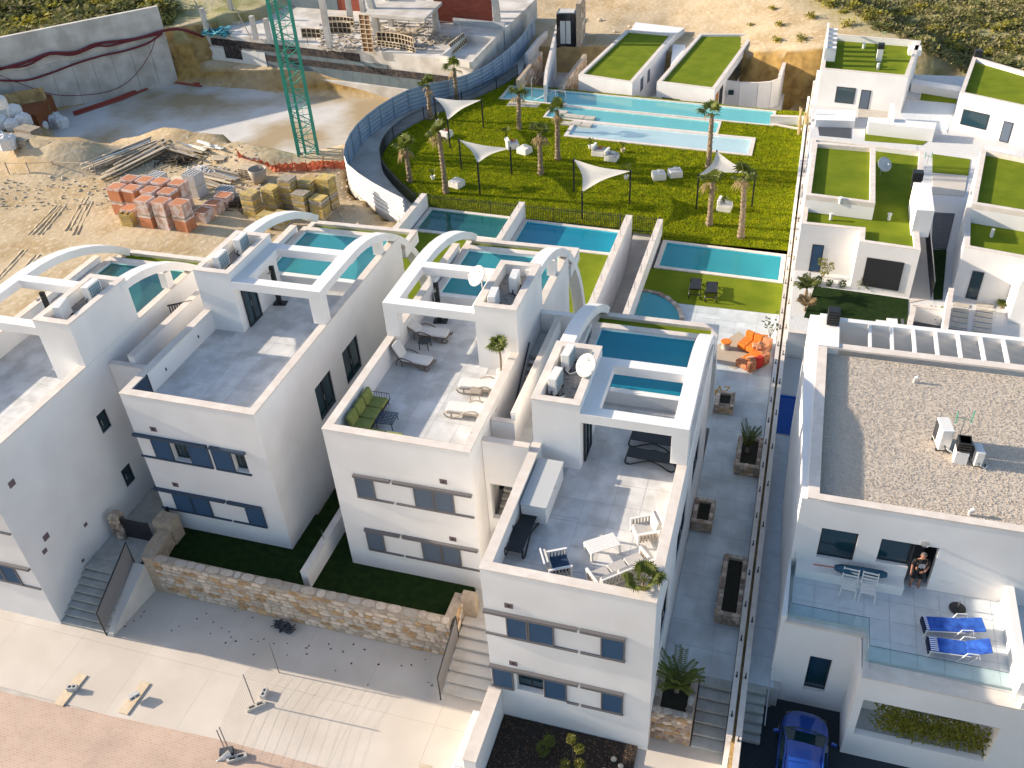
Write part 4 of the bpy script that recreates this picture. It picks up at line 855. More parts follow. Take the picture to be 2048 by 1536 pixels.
# ================================================================== VILLAS ON THE RIGHT
def hole_wall_y(mb, x0, x1, z0, z1, y0, y1, holes): return mb.slab_holes(x0, x1, z0, z1, y0, y1, holes, lambda u, v, d: (u, d, v))
E_ = thing('gravel_roof_villa', 'white villa with pale gravel roof, glass railed terrace and a man in its doorway', 'villa', (6, 23, 0))
TZ = 4.62; WY = 25.05
mb = hole_wall_y(MB(), 2.08, 11.4, TZ, 8.12, WY, WY+.28, [(2.77, 4.04, 5.3, 6.82), (4.81, 6.72, 5.58, 6.78), (5.91, 6.72, TZ+.02, 5.58)])
mb.prism([(1.9,WY),(2.08,WY),(2.08,37.2),(1.68,37.2),(1.64,31.4)], .8, 8.12).box(2.08, 11.4, 36.9, 37.2, 3.3, 8.12)
hole_wall_y(mb, 1.95, 4.53, 0, 4.57, 22.35, 22.63, [(3.0, 3.77, .98, 2.98)])
mb.prism([(1.95,22.35),(1.95,WY),(1.86,WY),(1.77,22.35)], 0, 4.9)
hole_wall_y(mb, 4.5, 9.3, 3.36, 4.53, 20.68, 20.96, []); mb.box(4.5, 4.77, 20.68, 22.3, 1.32, 3.36).box(9.05, 9.3, 20.68, 22.3, 1.32, 3.36).box(4.5, 9.3, 20.68, 20.92, .02, 1.32).box(4.485, 4.53, 20.92, 22.4, .01, 4.525).box(9.3, 11.4, 20.68, 20.96, 0, 4.9)
hole_wall_y(mb, 4.77, 9.05, .4, 4.53, 21.87, 22.1, [(6.1, 8.48, 1.6, 3.3)]); mb.box(4.77, 9.05, 20.96, 21.87, 4.2, 4.5)
mb.build('wall', 'white', E_, world=True)
MB().prism([(1.95,22.63),(4.53,22.63),(4.53,21.35),(11.4,21.15),(11.4,WY),(1.95,WY)], 4.3, TZ-.015).build('terrace_slab', 'joint', E_, world=True)
tiles(E_, 2.0, 4.57, 22.65, WY, TZ-.014, .9, .85, 'etile'); tiles(E_, 4.57, 11.4, 21.4, WY, TZ-.014, .9, .92, 'etile')
MB().box(1.9, 4.62, 22.3, 22.64, TZ-.05, TZ+.06).box(4.53, 4.72, 21.06, 22.3, TZ-.1, TZ+.0).box(4.53, 9.43, 20.66, 21.36, TZ-.1, TZ-.04).build('terrace_edge', 'coping', E_, world=True)
for (xa, ya_, xb, yb_, z0) in ((2.02,22.47,4.6,22.47,TZ+.06),(4.6,22.47,4.6,21.3,TZ),(4.6,21.3,9.15,21.3,TZ-.03),(2.01,22.49,2.01,24.95,TZ)):
    gq = MB().sheet([(xa,ya_,z0),(xb,yb_,z0),(xb,yb_,TZ+.85),(xa,ya_,TZ+.85)]).build('glass_pane', 'glass', E_, world=True)
    MB().tube([(xa,ya_,TZ+.855),(xb,yb_,TZ+.855)], .009, 4).build('glass_edge', 'dglass', E_, world=True)
MB().box(9.15, 9.4, 20.97, WY, TZ-.02, TZ+.9).build('terrace_parapet', 'white', E_, world=True)
MB().box(2.08, 2.48, WY, 36.8, 8.12, 8.19).box(2.48, 11.4, WY-.02, WY+.3, 8.12, 8.19).box(2.48, 11.4, 34.6, 35.0, 8.1, 8.19).build('roof_coping', 'coping', E_, world=True)
MB().box(2.48, 11.4, WY+.28, 34.6, 7.6, 7.85).build('roof_slab', 'gravel', E_, world=True)
gr = MB()
for _ in range(17000):
    x, y, s = U(2.55, 11.0), U(WY+.35, 34.55), U(.02, .042); gr.add([(x-s,y-s*.7,7.85),(x+s,y-s*.5,7.85),(x+s*.2,y+s,7.85),(x+U(-s,s)*.5,y+U(-s,s)*.4,7.85+s*U(.7,1.3))], [(0,1,3),(1,2,3),(2,0,3)])
tag(gr.build('roof_gravel', 'pebble', E_, world=True), kind='stuff')
for k in range(9): MB().box(4.2+k*.905, 4.31+k*.905, 35.0, 36.9, 7.9, 8.12).build('rafter', 'white', E_, world=True)
MB().box(2.95, 11.4, 35.0, 36.9, 5.1, 5.2).build('gallery_floor', 'gravel_white', E_, world=True); MB().box(2.1, 2.95, 34.62, 37.18, 6.3, 8.25).build('chimney_stack', 'white', E_, world=True)
ck = MB()
for k in range(5): ck.box(2.38, 2.9, 36.2, 36.8, 8.3+k*.13, 8.4+k*.13)
ck.box(2.44, 2.85, 36.26, 36.74, 8.25, 8.95); ck.build('chimney_cap', 'black_plastic', E_, world=True)
def framed(h, x0, x1, z0, z1, y, m='dglass', mull=()):
    f = MB().box(x0, x0+.05, y, y+.05, z0, z1).box(x1-.05, x1, y, y+.05, z0, z1).box(x0+.05, x1-.05, y, y+.05, z0, z0+.05).box(x0+.05, x1-.05, y, y+.05, z1-.05, z1)
    for q in mull: f.box(q-.03, q+.03, y, y+.05, z0+.05, z1-.05)
    f = f.build('window_frame', 'dark_metal', h, world=True); g = MB().box(x0+.05, x1-.05, y+.02, y+.03, z0+.05, z1-.05).build('pane', m, f); g.data.transform(Matrix.Translation(-h.location)); return f
framed(E_, 2.77, 4.04, 5.3, 6.82, WY+.14); framed(E_, 4.81, 5.87, 5.58, 6.78, WY+.14); framed(E_, 3.0, 3.77, .98, 2.98, 22.5); framed(E_, 6.1, 8.48, 1.6, 3.3, 22.0)
MB().box(5.8, 6.9, WY+.28, 27.6, TZ-.2, TZ).build('room_floor', 'etile', E_, world=True); MB().box(4.3, 7.2, 27.5, 27.6, TZ-.2, 7.4).box(6.75, 6.85, WY+.3, 27.5, TZ-.2, 7.4).build('room_wall', 'room_dark', E_, world=True)
MB().box(2.12, 5.86, 24.5, WY, TZ, TZ+.45).build('bench', 'white', E_, world=True)
MB().box(5.88, 5.94, WY+.02, WY+.08, TZ, 6.78).build('door_frame', 'dark_metal', E_, world=True)
tag(MB().box(4.79, 9.03, 20.94, 21.85, 1.0, 1.24).build('planter_gravel', 'gravel_white', E_, world=True), kind='stuff')
for x, z in ((7.15, 5.2), (7.4, 5.15)): MB().box(x-.09, x+.09, WY-.02, WY, z-.05, z+.05).build('socket', 'white_paint', E_, world=True)
MB().lathe([(.06,0),(.14,.03),(.14,.1),(.05,.12)], (6.2, WY-.08, 6.88), 10).build('wall_lamp', 'steel', E_, world=True)
# other villas: flat turf roofs inside white upstands
def villa(name, label, outer, z0, z1, roof_m='turf', up=.28, wallw=.3, front_holes=None):
    c = sum((Vector((p[0],p[1],0)) for p in outer), Vector())/len(outer); o = thing(name, label, 'villa', (c.x, c.y, z0)); n_ = len(outer)
    ar = sum(outer[i][0]*outer[(i+1)%n_][1]-outer[(i+1)%n_][0]*outer[i][1] for i in range(n_))
    if ar < 0: outer = outer[::-1]
    inn = []
    for i in range(n_):
        a, b, c1 = Vector(outer[i-1]), Vector(outer[i]), Vector(outer[(i+1)%n_]); d1 = (b-a).normalized(); d2 = (c1-b).normalized(); n1, n2 = Vector((-d1.y, d1.x)), Vector((-d2.y, d2.x)); k = (n1+n2); k = k/(k.length_squared/2) if k.length > .1 else n1
        inn.append((b.x+k.x*wallw, b.y+k.y*wallw))
    MB().prism(outer, z0, z1-.04).build('wall', 'white', o, world=True) if False else None
    wm = MB()
    for i in range(n_):
        a, b = outer[i], outer[(i+1)%n_]; wm.prism([a, b, inn[(i+1)%n_], inn[i]], z0, z1-.04)
    wm.build('wall', 'white', o, world=True); cp_ = MB()
    for i in range(n_):
        a, b = outer[i], outer[(i+1)%n_]; cp_.prism([a, b, inn[(i+1)%n_], inn[i]], z1-.04, z1)
    cp_.build('coping', 'coping', o, world=True); MB().prism(inn, z1-up-.3, z1-up).build('roof', roof_m, o, world=True); return o
def wpanel(o, x0, x1, z0, z1, y, m='dglass', name='window', skew=0.):
    """window panel with frame proud of a wall face whose plane runs at angle skew"""
    w_ = MB().box(0, x1-x0, -.03, .0, z0, z1).build(name, 'dark_metal', o); w_.location = Vector((x0, y, 0))-o.location; w_.rotation_euler.z = skew
    MB().box(.06, x1-x0-.06, -.036, -.03, z0+.06, z1-.06).build('pane', m, w_); return w_
G_ = villa('turf_roof_villa', 'white villa with stepped turf roof and dish just beyond the garden wall', [(.95,51.3),(4.25,51.2),(4.2,49.7),(7.45,49.3),(7.45,54.2),(7.9,58.3),(8.3,63.2),(1.05,64.4)], 2.3, 5.45)
MB().prism([(1.0,53.4),(4.95,53.0),(5.05,61.4),(1.15,61.6)], 5.2, 6.0).build('upper_block', 'white', G_, world=True)
MB().prism([(1.3,53.7),(4.65,53.3),(4.75,61.1),(1.4,61.3)], 6.0, 6.02).build('upper_turf', 'turf', G_, world=True); q_ = [(1.0,53.4),(4.95,53.0),(5.05,61.4),(1.15,61.6)]; qi = [(1.3,53.7),(4.65,53.3),(4.75,61.1),(1.4,61.3)]; um = MB()
for i in range(4): um.prism([q_[i], q_[(i+1)%4], qi[(i+1)%4], qi[i]], 6.0, 6.3)
um.build('upper_coping', 'coping', G_, world=True)
wpanel(G_, 1.78, 2.44, 2.35, 4.18, 51.27, 'shutter', 'door')
MB().box(7.05, 8.0, 51.5, 55.2, 5.15, 6.8).build('service_block', 'white', G_, world=True)
ckg = MB().box(7.2, 7.7, 57.0, 57.5, 5.5, 6.6)
for k in range(4): ckg.box(7.15, 7.75, 56.95, 57.55, 6.1+k*.13, 6.2+k*.13)
ckg.build('chimney', 'black_plastic', G_, world=True)
bxw = wpanel(G_, 4.78, 6.8, 2.7, 4.55, 49.6, 'room_dark'); bxw.rotation_euler.z = rad(-7)
for (x, y, z) in ((2.6,52.6,5.2),(5.9,53.2,5.2),(3.0,53.2,6.0)): MB().cyl((x,y,z),(x,y,z+.35),.09).cyl((x,y,z+.35),(x,y,z+.42),.13).build('roof_vent', 'metal_white', G_, world=True)
H_ = villa('turf_roof_villa', 'white villa at the right edge with turf roof and paved court of beige strips', [(9.75,50.25),(14.5,49.2),(15.5,61),(11.5,62.4),(10.2,55)], 2.285, 5.4)
MB().prism([(10.25,53.9),(14.9,52.9),(15.2,60.8),(11.5,62.2)], 5.1, 6.0).build('upper_block', 'white', H_, world=True); MB().prism([(10.6,54.2),(15,53.3),(15,60.6),(11.7,61.8)], 6.0, 6.02).build('upper_turf', 'turf', H_, world=True)
q_ = [(10.25,53.9),(14.9,52.9),(15.2,60.8),(11.5,62.2)]; qi = [(10.55,54.2),(14.7,53.25),(14.95,60.5),(11.75,61.8)]; um = MB()
for i in range(4): um.prism([q_[i], q_[(i+1)%4], qi[(i+1)%4], qi[i]], 6.0, 6.3)
um.build('upper_coping', 'coping', H_, world=True)
wpanel(H_, 10.5, 11.1, 2.3, 4.07, 50.07, skew=rad(-12.5)); MB().prism([(12.5,49.75),(14.4,49.2),(14.4,47.5),(12.5,47.9)], 2.29, 4.9).build('front_block', 'white', H_, world=True)
MB().cyl((11.4,52.3,5.1),(11.4,52.3,5.6),.1).build('roof_vent', 'metal_white', H_, world=True)
F_ = villa('turf_roof_villa', 'far white villa with pergola slats and four shadow bars on its turf roof', [xy(ZF(345,450,5.3)), xy(ZF(1075,515,5.3)), xy(ZF(1185,215,5.3)), xy(ZF(385,150,5.3))], 2.3, 5.3, up=.5)
a, b = ZF(345,450,5.3), ZF(1075,515,5.3); sk = math.atan2(b.y-a.y, b.x-a.x)
def on_front(o, x0, x1, z0, z1, m, nm, a=a, sk=sk): return wpanel(o, x0, x1, z0, z1, a.y+(x0-a.x)*math.tan(sk), m, nm, sk)
on_front(F_, 2.63, 4.15, 2.65, 3.97, 'dglass', 'window'); on_front(F_, 4.57, 5.34, 2.3, 3.9, 'shutter_lit', 'door')
pb_ = ZF(400,390,5.3); 
for k in range(5): MB().cbox((pb_.x+.1, pb_.y+.6+k*1.25, 5.75), (.9, .5, 1.1)).build('screen_slab', 'white', F_, world=True)
MB().box(pb_.x-.35, pb_.x-.2, pb_.y-.2, pb_.y+7, 6.3, 6.45).build('screen_beam', 'white', F_, world=True)
p = ZF(830,370,4.9); MB().cbox((p.x,p.y,5.3),(.45,.5,1.1)).build('chimney', 'white', F_, world=True); MB().cbox((p.x,p.y,6.0),(.5,.55,.4)).build('chimney_cap', 'black_plastic', F_, world=True)
for a_, b_ in ((700,275),(820,450)): p = ZF(a_, b_, 4.85); MB().cyl((p.x,p.y,4.75),(p.x,p.y,5.3),.12).build('roof_vent', 'metal_white', F_, world=True)
p = ZF(1100,320,5.0); MB().cbox((p.x+.3,p.y+.6,5.05),(1.0,1.3,.5)).build('roof_hatch', 'white', F_, world=True)
J_ = villa('turf_roof_villa', 'far white villa cut by the right frame edge with plain turf roof', [xy(ZF(1510,650,5.2)), (16.3,72.9), (17.3,80.5), xy(ZF(1620,345,5.2))], 2.285, 5.2, up=.3)
a, b = ZF(1510,650,5.2), Vector((16.3,72.9,0)); sk = math.atan2(b.y-a.y, b.x-a.x)
on_front(J_, 11.95, 13.95, 2.85, 4.05, 'dglass', 'window', a, sk); on_front(J_, 14.68, 15.38, 2.3, 3.85, 'shutter_lit', 'door', a, sk)
p = ZF(1660,345,5.2); MB().cbox((p.x,p.y,5.4),(.6,.6,.6)).build('chimney', 'black_plastic', J_, world=True)
# low walls, courts, lawns between the villas
for i, (pl, z0, z1, m, nm, lb) in enumerate((
  ([(300,790),(640,800),(630,890),(300,880)], 2.3, 2.9, 'white', 'garden_wall', 'low white wall with glass above the far blue tiled pool'),
  ([(745,855),(1315,905),(1300,960),(745,900)], 2.3, 3.3, 'white', 'garden_wall', 'long low white wall in front of the far pergola villa'),
  ([(930,740),(965,740),(960,870),(930,865)], 2.3, 3.6, 'white', 'garden_wall', 'short white screen wall beside the far villa door'),
  ([(1115,535),(1520,600),(1515,640),(1105,575)], 2.0, 3.0, 'white', 'garden_wall', 'white wall behind the small far pool and lawn'),
  ([(1730,1100),(1985,1140),(1970,1190),(1720,1160)], 2.3, 3.3, 'white', 'garden_wall', 'low white wall in front of the far right villa'))):
    tag(MB().prism([xy(ZF(x, y, z1)) for x, y in pl], z0, z1).build(nm, m), lb, 'wall')
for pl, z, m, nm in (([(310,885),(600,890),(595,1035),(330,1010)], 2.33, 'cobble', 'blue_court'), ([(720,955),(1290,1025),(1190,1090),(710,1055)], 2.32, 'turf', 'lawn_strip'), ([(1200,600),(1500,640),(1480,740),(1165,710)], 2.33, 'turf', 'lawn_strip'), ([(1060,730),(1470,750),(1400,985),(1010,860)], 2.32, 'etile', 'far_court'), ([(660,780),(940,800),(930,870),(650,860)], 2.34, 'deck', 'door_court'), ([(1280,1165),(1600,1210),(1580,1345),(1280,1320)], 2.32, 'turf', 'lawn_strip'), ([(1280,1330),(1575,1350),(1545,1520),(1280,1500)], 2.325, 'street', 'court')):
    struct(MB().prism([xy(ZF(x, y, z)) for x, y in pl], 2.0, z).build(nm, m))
ground_pool('tiny pale blue plunge pool beside the far pergola villa', [xy(ZF(x, y, 2.33)) for x, y in ((1085,585),(1190,590),(1165,705),(1065,695))], 2.33, 'water_pale', 'pooltile_blue', .1, .6)
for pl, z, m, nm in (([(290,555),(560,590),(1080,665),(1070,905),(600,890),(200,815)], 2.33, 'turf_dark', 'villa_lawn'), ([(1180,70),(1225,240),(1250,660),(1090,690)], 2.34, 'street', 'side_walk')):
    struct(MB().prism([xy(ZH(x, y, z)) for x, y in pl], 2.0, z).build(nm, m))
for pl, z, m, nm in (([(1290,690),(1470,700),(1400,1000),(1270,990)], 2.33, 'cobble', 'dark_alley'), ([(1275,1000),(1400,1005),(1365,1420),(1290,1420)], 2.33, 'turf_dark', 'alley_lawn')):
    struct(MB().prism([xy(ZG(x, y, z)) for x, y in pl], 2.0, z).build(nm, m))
bf = thing('bar_fence', 'long dark bar fence beside the dark alley between the turf roof villas', 'fence', (*xy(ZH(1250,660,2.34)), 2.34))
a, b = ZH(1265,665,2.34), ZH(1215,80,2.34)
for k in range(34): p = a.lerp(b, k/33); MB().box(p.x-.02, p.x+.02, p.y-.02, p.y+.02, 2.34, 3.5).build('bar', 'dark_metal', bf, world=True)
MB().tube([a+Vector((0,0,1.15)), b+Vector((0,0,1.15))], .03).build('top_rail', 'steel', bf, world=True)
cw = thing('court_walls', 'low white court walls with grey tops in front of the right edge villa', 'wall', (*xy(ZH(1250,760,2.3)), 2.3))
def wallseg(o, P0, P1, z0, z1, t=.25, m='white'):
    d = (P1-P0); d.z = 0; d.normalize(); n2 = Vector((-d.y, d.x, 0))*t/2
    MB().prism([xy(P0+n2), xy(P1+n2), xy(P1-n2), xy(P0-n2)], z0, z1-.04).build('wall', m, o, world=True); MB().prism([xy(P0+n2*1.1), xy(P1+n2*1.1), xy(P1-n2*1.1), xy(P0-n2*1.1)], z1-.04, z1).build('coping', 'coping', o, world=True)
wallseg(cw, ZH(1120,710,3.2), ZH(1395,755,3.2), 2.3, 3.2); wallseg(cw, ZH(1125,715,3.2), ZH(1080,930,3.2), 2.3, 3.2); wallseg(cw, ZH(1440,570,3.6), ZH(1385,930,3.6), 2.3, 3.6)
wallseg(cw, Vector((1.0,44.1,0)), Vector((2.7,44.1,0)), .8, 2.6, .3)
rg = thing('roof_ledge_wall', 'tall white rear wall of the gravel roofed villa', 'wall', (7, 44.4, 2)); MB().box(2.7, 30, 43.95, 44.15, -2, 2.3).build('wall', 'white', rg, world=True)
for k in range(6):
    for sx, (u0, u1) in enumerate(((1455,1590),(1650,1795))):
        yy = 690+k*44; a, b, c_, d_ = ZH(u0-k*5,yy,2.3), ZH(u1-k*4,yy+22,2.3), ZH(u1-k*4-4,yy+52,2.3), ZH(u0-k*5-4,yy+30,2.3)
        tag(MB().prism([xy(q) for q in (a,b,c_,d_)], 2.28, 2.34).build('paving_strip', 'deck'), 'beige paving strip in the court of the right edge villa', 'paving', 'beige paving strips in the court')
for (u0, u1, v0, v1, n_) in ((1130,1340,900,940,10),(1400,1800,955,1015,17),(1820,2048,1030,1065,9),(980,1080,870,885,3)):
    for k in range(n_):
        t = k/max(1,n_-1); p = ZH(u0+(u1-u0)*t, v0+(v1-v0)*t, 2.34)
        tag(MB().box(-.085,.085,-.5,.5,0,.05).build('slate_strip', 'cobble'), 'dark strip in the striped black and white path', 'paving', 'dark strips of the striped path').location = (p.x, p.y+.1, 2.30)
for a_, b_ in ((850,875),(940,860)): p = ZH(a_, b_, 2.34); tag(MB().box(-.28,.28,-.35,.35,0,.05).build('stepping_slab', 'white'), 'white square slab at the lawn edge by the striped path', 'slab', 'white slabs at the lawn edge').location = (p.x, p.y, 2.33)
# ------------------------------------------------------------------ pool houses, lift tower, curved walls
def pool_house(label, pl, holes):
    o = villa('pool_house', label, [xy(ZP(x, y, 2.1)) for x, y in pl], -1.2, 2.1, up=.2, wallw=.35); return o
p1_ = pool_house('left of two low white pool houses with turf roof', [(540,455),(870,505),(1130,205),(835,180)], 0)
p2_ = pool_house('right of two low white pool houses with turf roof and timber door', [(1020,500),(1375,545),(1620,205),(1280,205)], 0)
def side_panel(o, A, B, t0, t1, z0, z1, m, nm):
    d = (B-A); a = A+d*t0; b = A+d*t1; n2 = Vector((d.y, -d.x, 0)).normalized()*.03
    MB().prism([xy(a), xy(b), xy(b+n2), xy(a+n2)], z0, z1).build(nm, m, o, world=True)
A, B = ZP(870,505,2.1), ZP(1130,205,2.1); side_panel(p1_, A, B, .18, .24, .3, 1.5, 'shutter_lit', 'window'); side_panel(p1_, A, B, .34, .39, .3, 1.5, 'shutter_lit', 'window')
A, B = ZP(1375,545,2.1), ZP(1620,205,2.1); side_panel(p2_, A, B, .03, .1, -1.1, 1.4, 'cor_wood', 'timber_door'); side_panel(p2_, A, B, .12, .2, -1.1, 1.4, 'room_dark', 'doorway'); side_panel(p2_, A, B, .3, .8, -.3, 1.3, 'dglass', 'glazing')
A, B = ZP(1020,500,2.1), ZP(1375,545,2.1); side_panel(p2_, A, B, .1, .42, .2, .75, 'dglass', 'window'); side_panel(p2_, A, B, .68, .85, .2, .75, 'dglass', 'window')
tag(MB().prism([xy(ZP(x, y, 2.0)) for x, y in ((860,180),(1120,215),(1190,165),(890,130))], -1, 1.9).build('annex', 'white'), 'plain white annex behind the left pool house', 'building')
tag(MB().prism([xy(ZP(x, y, 1.9)) for x, y in ((1120,245),(1195,250),(1200,300),(1110,420),(1100,420))], -1, 1.5).build('side_wall', 'white'), 'white side wall between the two pool houses', 'wall')
yc = thing('court_wall', 'curved white wall with two small windows right of the pool houses', 'wall', (*xy(ZP(1440,645,1)), -1.2))
pp = [ZP(x, y, 1.3) for x, y in ((1437,490),(1530,502),(1640,505),(1720,497),(1770,480))]
for i in range(4): wallseg(yc, pp[i], pp[i+1], -1.2, 1.3, .25)
wallseg(yc, pp[-1], ZP(1850,240,1.8), -1.2, 1.6, .3)
for a_ in (1480, 1565): p = ZP(a_, 575, .4); MB().cbox((ZP(a_,500,1.3).x, ZP(a_,500,1.3).y-.16, .35), (.5,.06,.45)).build('window', 'dglass', yc, world=True)
wl_ = thing('planter_wall', 'pale low wall at the right end of the lap pool', 'wall', (*xy(ZP(1720,760,1)), .9)); wallseg(wl_, ZP(1715,705,1.7), ZP(1945,715,1.7), .9, 1.7, .4); wallseg(wl_, ZP(1720,760,1.0), ZP(1905,795,1.0), .2, 1.1, .3)
lt = thing('lift_tower', 'black lift tower with glass front behind the pool', 'tower', (*xy(ZP(475,372,-1.2)), -1.2))
l = lt.location
b0 = ZP(405,85,4.6); b1 = ZP(520,85,4.6)
c0, c1 = Vector((b0.x,b0.y,0)), Vector((b1.x,b1.y,0)); d = (c1-c0); nn = Vector((-d.y,d.x,0)).normalized()*1.9
MB().prism([xy(c0), xy(c1), xy(c1+nn), xy(c0+nn)], -1.2, 4.6).build('shaft', 'black_glass', lt, world=True)
g0, g1_ = c0.lerp(c1,.2), c0.lerp(c1,.75); n3 = nn.normalized()*-.04
MB().prism([xy(g0+n3), xy(g1_+n3), xy(g1_), xy(g0)], 1.6, 3.9).build('glass_front', 'dish', lt, world=True)
m0 = c0.lerp(c1,.47); MB().prism([xy(m0+n3*1.5), xy(m0.lerp(c1,.06)+n3*1.5), xy(m0.lerp(c1,.06)), xy(m0)], 1.6, 3.9).build('mullion', 'black_plastic', lt, world=True)
MB().prism([xy(c0+nn*.12+d*.1), xy(c1+nn*.12-d*.1), xy(c1+nn*.88-d*.1), xy(c0+nn*.88+d*.1)], 4.6, 4.66).build('roof_panel', 'dish', lt, world=True)
swt = thing('stone_fin_wall', 'tall stone clad fin wall behind the black lift tower', 'wall', (*xy(c1), -1.2)); q0 = c1+d*.05; MB().prism([xy(q0), xy(q0+d*.25), xy(q0+d*.25+nn*1.9), xy(q0+nn*1.9)], -1.2, 5.6).build('wall_core', 'mortar', swt, world=True)
stones(swt, (q0+d*.26)[:2]+(-.5,) if False else Vector((*xy(q0+d*.26), -.5)), nn.normalized(), 3.4, 6.0, d.normalized(), sw=.7, sh=.5, depth=.04)
tag(MB().prism([xy(ZP(x, y, .2)) for x, y in ((540,190),(800,205),(720,320),(535,260))], -1, .2).build('roof_pool', 'pooltile_blue'), 'blue tiled roof terrace beside the lift tower', 'terrace')
cwl = thing('curved_ramp_walls', 'curved white and stone ramp walls beside the lift tower', 'wall', (*xy(ZP(330,500,-1)), -1.2))
for path, z1 in (([(410,150),(375,300),(345,420),(335,520)], 2.6), ([(345,190),(290,240),(220,330)], 2.0)):
    for i in range(len(path)-1): wallseg(cwl, ZP(*path[i], z1), ZP(*path[i+1], z1), -1.2, z1, .25)
ap, bp = ZP(320,310,2.6), ZP(185,480,2.2); 
for a_, b_, z1 in (((320,315),(180,490),2.2), ((590,330),(440,530),1.6)):
    A, B = ZP(*a_, z1), ZP(*b_, z1); d2 = (B-A); d2.z = 0; L_ = d2.length; d2.normalize(); n2 = Vector((-d2.y, d2.x, 0)); n2 = n2 if n2.y < 0 else n2
    MB().prism([xy(A), xy(B), xy(B-n2*.35), xy(A-n2*.35)], -1.2, z1).build('stone_core', 'mortar', cwl, world=True)
    stones(cwl, Vector((A.x, A.y, -.2)), d2, L_, z1+.2, n2 if n2.x > 0 else n2, sw=.6, sh=.4, depth=.04)
# ================================================================== PLANTS
def leaf(mb, base, tip, w, droop=0.):
    base, tip = Vector(base), Vector(tip); d = tip-base; s = d.cross(Vector((0,0,1))); s = s.normalized()*w if s.length > 1e-4 else Vector((w,0,0)); m = base.lerp(tip,.5)+Vector((0,0,droop))
    mb.add([base, m-s, tip, m+s], [(0,1,2,3)])
def leaf_cloud(mb, c, r, n_, size, rnd=random, shell=.55, flat=1.):
    c = Vector(c)
    for _ in range(n_):
        v = Vector((rnd.gauss(0,1), rnd.gauss(0,1), rnd.gauss(0,1))).normalized(); k = shell+(1-shell)*rnd.random(); k *= 1+.25*mnoise.noise(v*2.3+c)
        p = c+Vector((v.x*r[0], v.y*r[1], v.z*r[2]))*k; d = (v+Vector((rnd.gauss(0,.6), rnd.gauss(0,.6), rnd.gauss(0,.5)))).normalized()*size*rnd.uniform(.6,1.3); leaf(mb, p-d*.5, p+d*.5, size*.3*flat)
def fan_leaf(mb, base, ang, elev, stalk, r, n_=13, droop=.3, rnd=random):
    d = Vector((math.cos(ang)*math.cos(elev), math.sin(ang)*math.cos(elev), math.sin(elev))); b = Vector(base); c = b+d*stalk-Vector((0,0,droop*stalk*.25))
    side = d.cross(Vector((0,0,1))).normalized(); nrm = side.cross(d).normalized()
    mb.cyl(b, c, .018, .01, 4, False)
    for k in range(n_):
        a = rad(-105+210*k/(n_-1)); e = (d*math.cos(a)+side*math.sin(a)).normalized(); L_ = r*(.75+.25*math.cos(a*.7))*rnd.uniform(.85,1.1)
        m = c+e*L_*.55+nrm*.03; t = c+e*L_-Vector((0,0,droop*L_*.7)); w_ = e.cross(nrm).normalized()*L_*.085
        mb.add([c, m-w_, t, m+w_], [(0,1,2,3)])
def feather_leaf(mb, base, ang, L_, rise, n_=12, w=.035, ll=.35, rnd=random):
    b = Vector(base); pts = [b+Vector((math.cos(ang)*L_*t, math.sin(ang)*L_*t, rise*t*1.6-L_*.75*t*t)) for t in [k/8 for k in range(9)]]
    mb.tube(pts, [.02*(1-.8*k/8) for k in range(9)], 3)
    for k in range(n_):
        t = .15+.85*k/n_; i = min(7, int(t*8)); p = pts[i].lerp(pts[i+1], t*8-i); d = (pts[i+1]-pts[i]).normalized(); s = d.cross(Vector((0,0,1))).normalized()
        for sg in (-1, 1): q = p+(s*sg*.8+d*.6).normalized()*ll*(1-.5*t)-Vector((0,0,.12*ll)); leaf(mb, p, q, w)
def palm_tree(loc, h_, label, lean=(0,0), seed=1, nl=9, r=.62, dry=3):
    rn = random.Random(seed); o = thing('palm_tree', label, 'palm tree', loc, rn.uniform(0,6), 'palms on the shared lawn')
    n_ = 12; vs = []; R0 = .19; seg = int(h_*7)
    for j in range(seg+1):
        t = j/seg; rr = R0*(1.35-.5*min(1,t*5)*.6-.22*t)*(1+(.13 if j%2 else -.06))
        for k in range(n_):
            a = 2*math.pi*(k+.5*(j%2))/n_; q = rr*(1+rn.uniform(-.1,.12)); vs.append((lean[0]*t*t+math.cos(a)*q, lean[1]*t*t+math.sin(a)*q, h_*t+rn.uniform(-.03,.03)))
    fs = [(j*n_+k, j*n_+(k+1)%n_, (j+1)*n_+(k+1)%n_, (j+1)*n_+k) for j in range(seg) for k in range(n_)]
    MB().add(vs, fs).build('trunk', 'bark', o)
    top = (lean[0], lean[1], h_); cm_ = MB()
    for k in range(nl): fan_leaf(cm_, top, 2.4*k+rn.uniform(-.4,.4), rad(rn.uniform(40,85)) if k%3 else rad(rn.uniform(10,35)), rn.uniform(.35,.65), r*rn.uniform(.85,1.15), 13, rn.uniform(.2,.5), rn)
    cm_.build('crown', 'leaf', o); dm = MB()
    for k in range(dry): fan_leaf(dm, (top[0],top[1],h_-.15), rn.uniform(0,6.3), rad(rn.uniform(-40,-5)), rn.uniform(.3,.5), r*.8, 10, .9, rn)
    if dry: dm.build('dry_leaves', 'leaf_dry', o)
    return o
